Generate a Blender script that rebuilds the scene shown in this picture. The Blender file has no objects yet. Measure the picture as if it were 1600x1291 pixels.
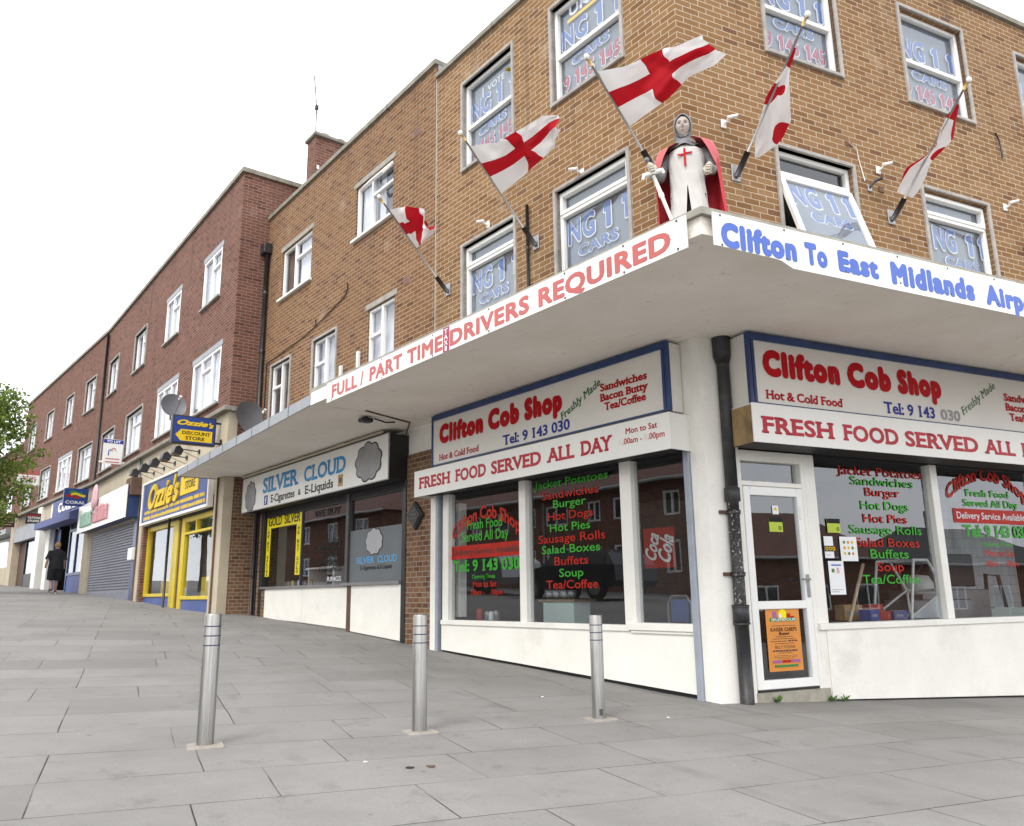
import bpy, bmesh, math, random
from mathutils import Matrix, Vector
R = math.radians
random.seed(7)
sc = bpy.context.scene
COL = sc.collection

# ------------------------------------------------------------------ camera
cam_d = bpy.data.cameras.new('camera')
cam = bpy.data.objects.new('camera', cam_d)
COL.objects.link(cam)
cam_d.sensor_fit = 'HORIZONTAL'
cam_d.sensor_width = 36.0
cam_d.lens = 36.0 * 1254.08 / 1600.0
cam_d.clip_start = 0.05
cam_d.clip_end = 3000
EYE = 1.0
cam.matrix_world = (Matrix.Translation((0, 0, EYE)) @ Matrix.Rotation(R(90 + 12.729), 4, 'X')
                    @ Matrix.Rotation(R(-0.788), 4, 'Z'))
sc.camera = cam

# ------------------------------------------------------------------ sky, sun, exposure
SUN_EL, SUN_AZ = 52.0, 205.0        # degrees; azimuth clockwise from +Y, i.e. behind the camera on the left
w = bpy.data.worlds.new('World')
sc.world = w
w.use_nodes = True
nt = w.node_tree
nt.nodes.clear()
out = nt.nodes.new('ShaderNodeOutputWorld')
sky = nt.nodes.new('ShaderNodeTexSky')
sky.sky_type = 'NISHITA'
sky.sun_disc = False
sky.sun_elevation = R(SUN_EL)
sky.sun_rotation = R(SUN_AZ)
bg1 = nt.nodes.new('ShaderNodeBackground')
bg1.inputs['Strength'].default_value = 0.1
nt.links.new(sky.outputs[0], bg1.inputs['Color'])
# a bright, nearly closed sheet of cloud over that sky
tc = nt.nodes.new('ShaderNodeTexCoord')
mp = nt.nodes.new('ShaderNodeMapping')
mp.inputs['Scale'].default_value = (1.0, 1.0, 2.6)
nt.links.new(tc.outputs['Generated'], mp.inputs['Vector'])
nz = nt.nodes.new('ShaderNodeTexNoise')
nz.inputs['Scale'].default_value = 2.3
nz.inputs['Detail'].default_value = 6
nz.inputs['Roughness'].default_value = 0.6
nt.links.new(mp.outputs[0], nz.inputs['Vector'])
cr = nt.nodes.new('ShaderNodeValToRGB')
cr.color_ramp.elements[0].position = 0.34
cr.color_ramp.elements[0].color = (0.93, 0.96, 1.02, 1)
cr.color_ramp.elements[1].position = 0.62
cr.color_ramp.elements[1].color = (1.14, 1.13, 1.12, 1)
nt.links.new(nz.outputs['Fac'], cr.inputs['Fac'])
bg2 = nt.nodes.new('ShaderNodeBackground')
bg2.inputs['Strength'].default_value = 1.0
nt.links.new(cr.outputs[0], bg2.inputs['Color'])
mx = nt.nodes.new('ShaderNodeMixShader')
mx.inputs['Fac'].default_value = 0.93
nt.links.new(bg1.outputs[0], mx.inputs[1])
nt.links.new(bg2.outputs[0], mx.inputs[2])
nt.links.new(mx.outputs[0], out.inputs['Surface'])

sun_d = bpy.data.lights.new('sun', 'SUN')
sun_d.energy = 1.1
sun_d.angle = R(18)
sun_d.color = (1.0, 0.96, 0.9)
sun = bpy.data.objects.new('sun', sun_d)
COL.objects.link(sun)
az = R(SUN_AZ)
el = R(SUN_EL)
sdir = Vector((math.sin(az) * math.cos(el), math.cos(az) * math.cos(el), math.sin(el)))
sun.rotation_euler = sdir.to_track_quat('Z', 'Y').to_euler()
sun.location = (0, 0, 40)

sc.view_settings.view_transform = 'Standard'
sc.view_settings.look = 'None'
sc.view_settings.exposure = 1.1
sc.view_settings.gamma = 1.0
sc.view_settings.use_curve_mapping = False
sc.cycles.max_bounces = 8
sc.cycles.transparent_max_bounces = 16

# ------------------------------------------------------------------ frames of reference (the walls)
class Frame:
    def __init__(s, x, y, ang):
        s.ang = R(ang)
        s.m = Matrix.Translation((x, y, 0)) @ Matrix.Rotation(s.ang, 4, 'Z')
    def w(s, u, y, z):
        return s.m @ Vector((u, y, z))
FA = Frame(1.9244, 7.9252, -51.581)      # street front, u runs to the right, corner at u = 0, y into the wall
FB = Frame(1.9244, 7.9252, 25.488)       # side front, corner at u = 0
FR = Frame(-6.1755, 17.0595, -52.508)    # red terrace, first stretch
FQ = Frame(-14.8255, 28.3358, -49.471)   # red terrace, second stretch
FT = Frame(-24.7096, 39.8968, -48.47)    # next building up the hill
FW = Frame(0, 0, 0)

K = Vector((1.9244, 7.9252, 0))
dA = Vector((-0.62140, 0.78349, 0))
nA = Vector((-0.78349, -0.62140, 0))
def lerp_tab(x, xs, ys):
    if x <= xs[0]: return ys[0]
    for i in range(1, len(xs)):
        if x <= xs[i]:
            t = (x - xs[i-1]) / (xs[i] - xs[i-1])
            return ys[i-1] + t * (ys[i] - ys[i-1])
    return ys[-1]
GX = [-60, -30, -8, -5, 0, 4.8, 5.8, 7.6, 12.2, 15.5, 19.5, 26.2, 33.3, 43, 60, 100]
GY = [-1.5, -0.95, -0.26, -0.17, -0.02, 0.24, 0.32, 0.44, 0.665, 0.76, 0.96, 1.19, 1.45, 1.78, 2.2, 2.6]
def gz(x, y):
    d = Vector((x, y, 0)) - K
    s, n = d.dot(dA), d.dot(nA)
    return lerp_tab(s, GX, GY) + (0.045 * max(n, -12) if n < 0 else 0.018 * min(n, 8))
def gzf(F, u, y):
    p = F.w(u, y, 0)
    return gz(p.x, p.y)

# ------------------------------------------------------------------ node helpers and materials
MATS = {}
def new_mat(name):
    m = bpy.data.materials.new(name)
    m.use_nodes = True
    n = m.node_tree
    n.nodes.clear()
    o = n.nodes.new('ShaderNodeOutputMaterial')
    p = n.nodes.new('ShaderNodeBsdfPrincipled')
    n.links.new(p.outputs[0], o.inputs['Surface'])
    MATS[name] = m
    return m, n, p, o
def N(n, t, **kw):
    x = n.nodes.new(t)
    for k, v in kw.items():
        if k in x.inputs: x.inputs[k].default_value = v
        else: setattr(x, k, v)
    return x
def ramp(n, fac, stops):
    c = n.nodes.new('ShaderNodeValToRGB')
    e = c.color_ramp.elements
    while len(e) > 1: e.remove(e[-1])
    e[0].position, e[0].color = stops[0][0], (*stops[0][1], 1)
    for p, col in stops[1:]:
        k = e.new(p)
        k.color = (*col, 1)
    n.links.new(fac, c.inputs['Fac'])
    return c.outputs['Color']
def mixc(n, fac, a, b, mode='MIX'):
    m = n.nodes.new('ShaderNodeMix')
    m.data_type = 'RGBA'
    m.blend_type = mode
    for sock, v in ((m.inputs['Factor'], fac), (m.inputs['A'], a), (m.inputs['B'], b)):
        pass
    ins = [i for i in m.inputs if i.enabled]
    fs, as_, bs = ins[0], ins[1], ins[2]
    for s, v in ((fs, fac), (as_, a), (bs, b)):
        if hasattr(v, 'links'): n.links.new(v, s)
        elif isinstance(v, (int, float)): s.default_value = v
        else: s.default_value = (*v, 1)
    return [o for o in m.outputs if o.enabled][0]
def math_n(n, op, a, b=0.0):
    m = n.nodes.new('ShaderNodeMath')
    m.operation = op
    for i, v in enumerate((a, b)):
        if hasattr(v, 'links'): n.links.new(v, m.inputs[i])
        else: m.inputs[i].default_value = v
    return m.outputs[0]
def maprange(n, v, a, b, c, d):
    m = n.nodes.new('ShaderNodeMapRange')
    n.links.new(v, m.inputs[0])
    for i, q in enumerate((a, b, c, d)): m.inputs[i+1].default_value = q
    return m.outputs[0]
def bump(n, p, h, strength=0.3, dist=0.01):
    b = n.nodes.new('ShaderNodeBump')
    b.inputs['Strength'].default_value = strength
    b.inputs['Distance'].default_value = dist
    n.links.new(h, b.inputs['Height'])
    n.links.new(b.outputs[0], p.inputs['Normal'])

def plain(name, col, rough=0.5, var=0.12, scale=4.0, bmp=0.0, metal=0.0, dirt=None, dirt_amt=0.35, spec=0.5, fine=60):
    """painted or plain surface: slow tone drift, fine speckle, worn patches of another colour"""
    if name in MATS: return MATS[name]
    m, n, p, o = new_mat(name)
    t = N(n, 'ShaderNodeTexCoord')
    a = N(n, 'ShaderNodeTexNoise', Scale=scale, Detail=5.0, Roughness=0.6)
    n.links.new(t.outputs['Object'], a.inputs['Vector'])
    f = N(n, 'ShaderNodeTexNoise', Scale=fine, Detail=2.0)
    n.links.new(t.outputs['Object'], f.inputs['Vector'])
    lo = tuple(c * (1 - var) for c in col)
    hi = tuple(min(c * (1 + var), 0.95) for c in col)
    c1 = ramp(n, a.outputs['Fac'], [(0.3, lo), (0.7, hi)])
    c2 = mixc(n, maprange(n, f.outputs['Fac'], 0.35, 0.7, 0.0, 0.1), c1, tuple(c * 0.6 for c in col))
    if dirt:
        d = N(n, 'ShaderNodeTexNoise', Scale=scale * 0.45, Detail=9.0, Roughness=0.72)
        n.links.new(t.outputs['Object'], d.inputs['Vector'])
        c2 = mixc(n, maprange(n, d.outputs['Fac'], 0.55, 0.75, 0.0, dirt_amt), c2, dirt)
    n.links.new(c2, p.inputs['Base Color'])
    p.inputs['Roughness'].default_value = rough
    p.inputs['Metallic'].default_value = metal
    if name.startswith(('letter_', 'vinyl_', 'taxi_')): spec = 0.12
    p.inputs['Specular IOR Level'].default_value = spec
    if bmp: bump(n, p, f.outputs['Fac'], bmp, 0.006)
    return m

def brick(name, stops, mortar, bw=0.225, bh=0.075, msize=0.006, blotch=0.25, offs=0.5, dark=(0.05, 0.035, 0.03)):
    if name in MATS: return MATS[name]
    m, n, p, o = new_mat(name)
    uv = N(n, 'ShaderNodeUVMap')
    uv.uv_map = 'UVMap'
    wob = N(n, 'ShaderNodeTexNoise', Scale=9.0, Detail=2.0)
    n.links.new(uv.outputs[0], wob.inputs['Vector'])
    wv = N(n, 'ShaderNodeVectorMath', operation='SCALE')
    wv.inputs['Scale'].default_value = 0.006
    n.links.new(wob.outputs['Color'], wv.inputs[0])
    ad = N(n, 'ShaderNodeVectorMath', operation='ADD')
    n.links.new(uv.outputs[0], ad.inputs[0])
    n.links.new(wv.outputs[0], ad.inputs[1])
    b = N(n, 'ShaderNodeTexBrick')
    b.offset = offs
    b.inputs['Color1'].default_value = (0, 0, 0, 1)
    b.inputs['Color2'].default_value = (1, 1, 1, 1)
    b.inputs['Mortar'].default_value = (0.5, 0.5, 0.5, 1)
    b.inputs['Scale'].default_value = 1.0
    b.inputs['Mortar Size'].default_value = msize
    b.inputs['Mortar Smooth'].default_value = 0.15
    b.inputs['Brick Width'].default_value = bw
    b.inputs['Row Height'].default_value = bh
    n.links.new(ad.outputs[0], b.inputs['Vector'])
    col = ramp(n, b.outputs['Color'], stops)
    g = N(n, 'ShaderNodeTexNoise', Scale=45.0, Detail=4.0, Roughness=0.7)
    n.links.new(uv.outputs[0], g.inputs['Vector'])
    col = mixc(n, maprange(n, g.outputs['Fac'], 0.3, 0.75, 0.0, 0.38), col, tuple(c * 0.55 for c in stops[len(stops)//2][1]))
    big = N(n, 'ShaderNodeTexNoise', Scale=0.55, Detail=6.0, Roughness=0.65)
    n.links.new(uv.outputs[0], big.inputs['Vector'])
    mc = mixc(n, maprange(n, big.outputs['Fac'], 0.4, 0.75, 0.0, 0.45), mortar, tuple(c * 0.55 for c in mortar))
    c = mixc(n, b.outputs['Fac'], col, mc)
    c = mixc(n, maprange(n, big.outputs['Fac'], 0.5, 0.8, 0.0, blotch), c, dark)
    sm = N(n, 'ShaderNodeMapping')
    sm.inputs['Scale'].default_value = (2.6, 0.16, 1)
    n.links.new(uv.outputs[0], sm.inputs['Vector'])
    sk = N(n, 'ShaderNodeTexNoise', Scale=1.0, Detail=6.0, Roughness=0.7)
    n.links.new(sm.outputs[0], sk.inputs['Vector'])
    c = mixc(n, maprange(n, sk.outputs['Fac'], 0.54, 0.72, 0.0, 0.42), c, dark)
    pt = N(n, 'ShaderNodeTexNoise', Scale=1.6, Detail=3.0)
    n.links.new(uv.outputs[0], pt.inputs['Vector'])
    c = mixc(n, maprange(n, pt.outputs['Fac'], 0.62, 0.74, 0.0, 0.30), c, mortar)
    n.links.new(c, p.inputs['Base Color'])
    p.inputs['Roughness'].default_value = 0.9
    p.inputs['Specular IOR Level'].default_value = 0.2
    h = math_n(n, 'SUBTRACT', maprange(n, g.outputs['Fac'], 0, 1, 0, 0.35), b.outputs['Fac'])
    bump(n, p, h, 0.55, 0.008)
    return m

brick('tan_brick', [(0.0, (0.15, 0.072, 0.032)), (0.08, (0.205, 0.105, 0.045)), (0.35, (0.255, 0.142, 0.064)), (0.6, (0.238, 0.13, 0.057)), (0.85, (0.285, 0.168, 0.083)), (0.95, (0.205, 0.107, 0.05)), (1.0, (0.145, 0.07, 0.04))], (0.47, 0.385, 0.28), msize=0.0058, blotch=0.1)
brick('plum_brick', [(0.0, (0.11, 0.05, 0.028)), (0.12, (0.18, 0.086, 0.04)), (0.45, (0.225, 0.118, 0.052)), (0.75, (0.19, 0.092, 0.048)), (0.92, (0.25, 0.14, 0.066)), (1.0, (0.12, 0.055, 0.038))], (0.40, 0.325, 0.24), msize=0.0056, blotch=0.15)
brick('red_brick', [(0.0, (0.085, 0.036, 0.027)), (0.2, (0.155, 0.064, 0.043)), (0.5, (0.182, 0.077, 0.052)), (0.8, (0.15, 0.068, 0.05)), (1.0, (0.215, 0.1, 0.068))], (0.277, 0.212, 0.183), msize=0.006, blotch=0.12)
brick('house_brick', [(0.0, (0.10, 0.04, 0.03)), (0.5, (0.2, 0.085, 0.055)), (1.0, (0.26, 0.12, 0.08))], (0.3, 0.25, 0.2))
brick('pillar_brick', [(0.0, (0.120, 0.055, 0.031)), (0.3, (0.191, 0.098, 0.051)), (0.7, (0.233, 0.131, 0.069)), (1.0, (0.155, 0.073, 0.046))],
      (0.322, 0.281, 0.226), bw=0.17, msize=0.0065, blotch=0.3)
brick('wall_tile', [(0.0, (0.6, 0.62, 0.63)), (1.0, (0.7, 0.71, 0.72))], (0.35, 0.35, 0.35), bw=0.15, bh=0.15, offs=0.0, msize=0.003)

plain('white_paint', (0.80, 0.785, 0.73), 0.55, 0.05, 2.5, 0.1, dirt=(0.45, 0.41, 0.35), dirt_amt=0.3)
plain('white_panel', (0.83, 0.81, 0.75), 0.45, 0.05, 2.2, 0.05, dirt=(0.5, 0.45, 0.39), dirt_amt=0.42)
plain('white_render', (0.80, 0.78, 0.735), 0.8, 0.06, 2.0, 0.5, dirt=(0.42, 0.38, 0.33), dirt_amt=0.55, fine=40)
plain('white_upvc', (0.82, 0.82, 0.80), 0.3, 0.03, 3.0, dirt=(0.6, 0.58, 0.52), dirt_amt=0.2)
plain('sign_white', (0.78, 0.77, 0.735), 0.3, 0.035, 1.2, dirt=(0.6, 0.57, 0.5), dirt_amt=0.18)
plain('sign_face', (0.71, 0.685, 0.64), 0.3, 0.05, 0.9, dirt=(0.55, 0.52, 0.46), dirt_amt=0.2)
plain('concrete', (0.315, 0.3, 0.262), 0.85, 0.22, 6.0, 0.5, dirt=(0.16, 0.15, 0.11), dirt_amt=0.6)
plain('window_concrete', (0.36, 0.335, 0.31), 0.85, 0.2, 7.0, 0.5, dirt=(0.15, 0.14, 0.12), dirt_amt=0.5)
plain('coping', (0.24, 0.224, 0.184), 0.9, 0.25, 5.0, 0.5, dirt=(0.10, 0.10, 0.07), dirt_amt=0.7)
plain('lead', (0.255, 0.27, 0.292), 0.5, 0.12, 3.0, 0.1, dirt=(0.5, 0.5, 0.5), dirt_amt=0.3)
plain('cream_render', (0.48, 0.416, 0.312), 0.85, 0.1, 2.5, 0.35, dirt=(0.26, 0.21, 0.16), dirt_amt=0.6)
plain('black_paint', (0.018, 0.018, 0.02), 0.42, 0.3, 8.0, 0.1)
plain('cast_iron', (0.02, 0.02, 0.022), 0.45, 0.4, 14.0, 0.35, dirt=(0.22, 0.2, 0.18), dirt_amt=0.25)
plain('chipped_iron', (0.022, 0.022, 0.024), 0.5, 0.4, 14.0, 0.3)
_m = MATS['chipped_iron']; _n = _m.node_tree
_p = [x for x in _n.nodes if x.type == 'BSDF_PRINCIPLED'][0]
_t = N(_n, 'ShaderNodeTexCoord')
_v = N(_n, 'ShaderNodeTexNoise', Scale=38.0, Detail=4.0, Roughness=0.75)
_n.links.new(_t.outputs['Object'], _v.inputs['Vector'])
_src = _p.inputs['Base Color'].links[0].from_socket
_n.links.new(mixc(_n, maprange(_n, _v.outputs['Fac'], 0.595, 0.62, 0, 1), _src, (0.55, 0.52, 0.46)), _p.inputs['Base Color'])
plain('dark_grey', (0.06, 0.06, 0.065), 0.5, 0.2)
plain('grey_rail', (0.30, 0.33, 0.38), 0.4, 0.1, 5.0)
plain('black_board', (0.012, 0.011, 0.012), 0.5, 0.2)
plain('blue_frame', (0.018, 0.045, 0.15), 0.35, 0.2)
plain('sign_blue', (0.016, 0.044, 0.216), 0.35, 0.15, 3.0, dirt=(0.12, 0.16, 0.4), dirt_amt=0.2)
plain('shop_blue', (0.06, 0.096, 0.272), 0.5, 0.15, 2.0, dirt=(0.2, 0.22, 0.35), dirt_amt=0.4)
plain('awning_blue', (0.0975, 0.12, 0.27), 0.7, 0.1)
plain('yellow_paint', (0.60, 0.45, 0.012), 0.4, 0.08, 3.0, dirt=(0.4, 0.3, 0.05), dirt_amt=0.3)
plain('letter_yellow', (0.722, 0.493, 0.0255), 0.4, 0.05)
plain('vinyl_yellow', (0.86, 0.72, 0.02), 0.4, 0.04)
plain('letter_red', (0.44, 0.006, 0.012), 0.35, 0.05)
plain('letter_red_faded', (0.46, 0.045, 0.06), 0.35, 0.14, 3.0)
plain('letter_salmon', (0.47, 0.13, 0.125), 0.4, 0.12, 1.2)
plain('letter_pink', (0.385, 0.056, 0.112), 0.4, 0.1)
plain('letter_sky', (0.095, 0.16, 0.50), 0.4, 0.06)
plain('letter_navy', (0.03, 0.045, 0.28), 0.35, 0.1)
plain('bollard_band', (0.03, 0.035, 0.10), 0.4, 0.1)
plain('shop_wall', (0.20, 0.19, 0.175), 0.8, 0.2, 2.0)
plain('letter_green', (0.015, 0.15, 0.03), 0.35, 0.1)
plain('letter_black', (0.015, 0.015, 0.015), 0.4, 0.1)
plain('letter_white', (0.82, 0.82, 0.82), 0.4, 0.03)
plain('letter_cyan', (0.05, 0.27, 0.55), 0.35, 0.2, 3.0)
plain('vinyl_red', (0.40, 0.022, 0.012), 0.4, 0.1)
plain('vinyl_green', (0.05, 0.33, 0.035), 0.4, 0.1)
plain('vinyl_cyan', (0.12, 0.4, 0.72), 0.4, 0.05)
plain('vinyl_grey', (0.16, 0.176, 0.184), 0.5, 0.06, 2.0)
plain('cloud_grey', (0.26, 0.26, 0.27), 0.4, 0.2, 3.0)
plain('cloud_pale', (0.38, 0.38, 0.40), 0.4, 0.08, 3.0)
plain('taxi_blue', (0.105, 0.175, 0.37), 0.5, 0.08, 3.0)
plain('taxi_red', (0.36, 0.07, 0.10), 0.5, 0.1, 3.0)
plain('taxi_white', (0.72, 0.74, 0.78), 0.5, 0.04)
plain('blind_board', (0.17, 0.195, 0.22), 0.7, 0.08, 1.5)
plain('net_curtain', (0.595, 0.595, 0.629), 0.9, 0.15, 3.0)  # net curtain, its colour lightened to stand in for sky mirrored by panes
plain('curtain_brown', (0.16, 0.104, 0.08), 0.9, 0.2, 5.0)
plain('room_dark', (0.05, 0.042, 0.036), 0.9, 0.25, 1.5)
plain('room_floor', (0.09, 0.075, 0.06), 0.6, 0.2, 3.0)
plain('wood', (0.24, 0.152, 0.08), 0.6, 0.25, 6.0, 0.2)
plain('brown_wood', (0.10, 0.055, 0.035), 0.7, 0.3, 6.0, 0.3)
plain('pale_wood', (0.62, 0.50, 0.33), 0.6, 0.15, 6.0)
plain('rust_ply', (0.288, 0.192, 0.088), 0.8, 0.5, 4.0, 0.2, dirt=(0.12, 0.06, 0.03), dirt_amt=0.8)
plain('steel_grey', (0.304, 0.304, 0.312), 0.35, 0.12, 8.0, 0.05, metal=0.6)
plain('dish_grey', (0.119, 0.119, 0.128), 0.5, 0.1)
plain('cam_white', (0.76, 0.75, 0.71), 0.4, 0.06)
plain('shutter', (0.195, 0.203, 0.247), 0.45, 0.12, 3.0, metal=0.3, dirt=(0.14, 0.14, 0.16), dirt_amt=0.3)
plain('roof_felt', (0.08, 0.08, 0.08), 0.9, 0.2)
plain('roof_tile', (0.16, 0.08, 0.06), 0.85, 0.3, 8.0, 0.3)
plain('pot', (0.264, 0.12, 0.072), 0.85, 0.2)
plain('gutter', (0.385, 0.385, 0.385), 0.5, 0.1)
plain('paper', (0.78, 0.79, 0.80), 0.6, 0.04)
plain('poster_orange', (0.64, 0.24, 0.036), 0.5, 0.12, 4.0)
plain('poster_purple', (0.33, 0.10, 0.32), 0.5, 0.1)
plain('sticker_lime', (0.425, 0.527, 0.0255), 0.4, 0.08)
plain('cooler_red', (0.42, 0.025, 0.015), 0.4, 0.1)
plain('mint', (0.52, 0.62, 0.58), 0.5, 0.05)
plain('box_blue', (0.03, 0.07, 0.30), 0.5, 0.3, 20)
plain('box_red', (0.45, 0.05, 0.03), 0.5, 0.3, 20)
plain('box_tan', (0.42, 0.28, 0.13), 0.6, 0.2, 20)
plain('stone', (0.33, 0.307, 0.255), 0.9, 0.2, 9.0, 0.5, dirt=(0.2, 0.15, 0.09), dirt_amt=0.6)
plain('bollard_base', (0.27, 0.245, 0.215), 0.9, 0.2, 14.0, 0.5)
plain('weed', (0.09, 0.198, 0.027), 0.7, 0.3, 30)
plain('skin', (0.418, 0.245, 0.18), 0.5, 0.08, 20)
plain('hair', (0.294, 0.182, 0.07), 0.7, 0.25, 60)
plain('black_cloth', (0.012, 0.011, 0.014), 0.9, 0.3, 9)
plain('statue_face', (0.36, 0.31, 0.265), 0.55, 0.12, 25, dirt=(0.26, 0.21, 0.18), dirt_amt=0.4)
plain('statue_dark', (0.09, 0.065, 0.055), 0.6, 0.2, 25)
plain('statue_lip', (0.28, 0.15, 0.13), 0.5, 0.1, 25)
plain('statue_hand', (0.527, 0.476, 0.399), 0.6, 0.1, 25)
plain('mail', (0.192, 0.192, 0.2), 0.55, 0.35, 90, 0.9, metal=0.3, fine=160)
plain('tabard', (0.52, 0.50, 0.48), 0.85, 0.04, 6.0, 0.2, dirt=(0.55, 0.50, 0.47), dirt_amt=0.3)
plain('cape_red', (0.46, 0.02, 0.028), 0.7, 0.2, 6.0, 0.1)
plain('cape_sunlit_faded', (0.527, 0.119, 0.128), 0.8, 0.12, 6.0, 0.1)  # cape shoulders: overexposed sunlight, as well as fading, put into the colour
plain('gold', (0.55, 0.36, 0.10), 0.4, 0.2)
plain('green_band', (0.02, 0.22, 0.05), 0.4, 0.1)
plain('letter_pale_red', (0.527, 0.255, 0.281), 0.4, 0.15, 4)
plain('letter_pale_green', (0.272, 0.425, 0.34), 0.4, 0.15, 4)
plain('pink', (0.646, 0.383, 0.425), 0.5, 0.1)
plain('tyre', (0.02, 0.02, 0.02), 0.8, 0.2)
plain('plaque_iron', (0.035, 0.033, 0.032), 0.55, 0.4, 12, 0.4)

def glass_mat(name, tint, ior, rough=0.0):
    m, n, p, o = new_mat(name)
    n.nodes.remove(p)
    lw = N(n, 'ShaderNodeLayerWeight')
    lw.inputs['Blend'].default_value = 0.5
    fres = math_n(n, 'ADD', math_n(n, 'MULTIPLY', math_n(n, 'POWER', lw.outputs['Facing'], 5.0), 1.0 - ior), ior)
    tr = N(n, 'ShaderNodeBsdfTransparent')
    tr.inputs['Color'].default_value = (*tint, 1)
    gl = N(n, 'ShaderNodeBsdfGlossy')
    gl.inputs['Roughness'].default_value = rough
    gl.inputs['Color'].default_value = (0.92, 0.95, 1.0, 1)
    t = N(n, 'ShaderNodeTexCoord')
    nz = N(n, 'ShaderNodeTexNoise', Scale=1.3, Detail=1.0)
    n.links.new(t.outputs['Object'], nz.inputs['Vector'])
    b = N(n, 'ShaderNodeBump')
    b.inputs['Strength'].default_value = 0.06
    b.inputs['Distance'].default_value = 0.02
    n.links.new(nz.outputs['Fac'], b.inputs['Height'])
    n.links.new(b.outputs[0], gl.inputs['Normal'])
    ms = N(n, 'ShaderNodeMixShader')
    n.links.new(fres, ms.inputs[0])
    n.links.new(tr.outputs[0], ms.inputs[1])
    n.links.new(gl.outputs[0], ms.inputs[2])
    n.links.new(ms.outputs[0], o.inputs['Surface'])
    return m
glass_mat('shop_glass', (0.86, 0.89, 0.9), 0.14)
glass_mat('window_glass', (0.92, 0.94, 0.97), 0.10, 0.02)
glass_mat('case_glass', (0.9, 0.93, 0.95), 0.08)

def steel_mat():
    m, n, p, o = new_mat('brushed_steel')
    t = N(n, 'ShaderNodeTexCoord')
    mp = N(n, 'ShaderNodeMapping')
    mp.inputs['Scale'].default_value = (60, 60, 1.5)
    n.links.new(t.outputs['Object'], mp.inputs['Vector'])
    a = N(n, 'ShaderNodeTexNoise', Scale=3.0, Detail=4.0)
    n.links.new(mp.outputs[0], a.inputs['Vector'])
    d = N(n, 'ShaderNodeTexNoise', Scale=7.0, Detail=7.0, Roughness=0.7)
    n.links.new(t.outputs['Object'], d.inputs['Vector'])
    c = ramp(n, a.outputs['Fac'], [(0.3, (0.23, 0.225, 0.215)), (0.7, (0.38, 0.37, 0.355))])
    c = mixc(n, maprange(n, d.outputs['Fac'], 0.56, 0.7, 0.0, 0.4), c, (0.26, 0.23, 0.2))
    n.links.new(c, p.inputs['Base Color'])
    p.inputs['Metallic'].default_value = 0.9
    n.links.new(maprange(n, a.outputs['Fac'], 0.2, 0.8, 0.30, 0.50), p.inputs['Roughness'])
    bump(n, p, a.outputs['Fac'], 0.12, 0.002)
steel_mat()

def canopy_mat():
    m, n, p, o = new_mat('canopy_paint')
    t = N(n, 'ShaderNodeTexCoord')
    a = N(n, 'ShaderNodeTexNoise', Scale=1.1, Detail=7.0, Roughness=0.65)
    n.links.new(t.outputs['Object'], a.inputs['Vector'])
    f = N(n, 'ShaderNodeTexNoise', Scale=70.0, Detail=3.0)
    n.links.new(t.outputs['Object'], f.inputs['Vector'])
    c = ramp(n, a.outputs['Fac'], [(0.3, (0.75, 0.69, 0.61)), (0.7, (0.86, 0.81, 0.735))])
    e = N(n, 'ShaderNodeTexNoise', Scale=4.5, Detail=10.0, Roughness=0.8)
    n.links.new(t.outputs['Object'], e.inputs['Vector'])
    c = mixc(n, maprange(n, e.outputs['Fac'], 0.59, 0.66, 0.0, 0.55), c, (0.34, 0.27, 0.2))
    n.links.new(c, p.inputs['Base Color'])
    p.inputs['Roughness'].default_value = 0.85
    h = math_n(n, 'ADD', f.outputs['Fac'], math_n(n, 'MULTIPLY', a.outputs['Fac'], 3.0))
    bump(n, p, h, 0.5, 0.006)
canopy_mat()

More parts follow.
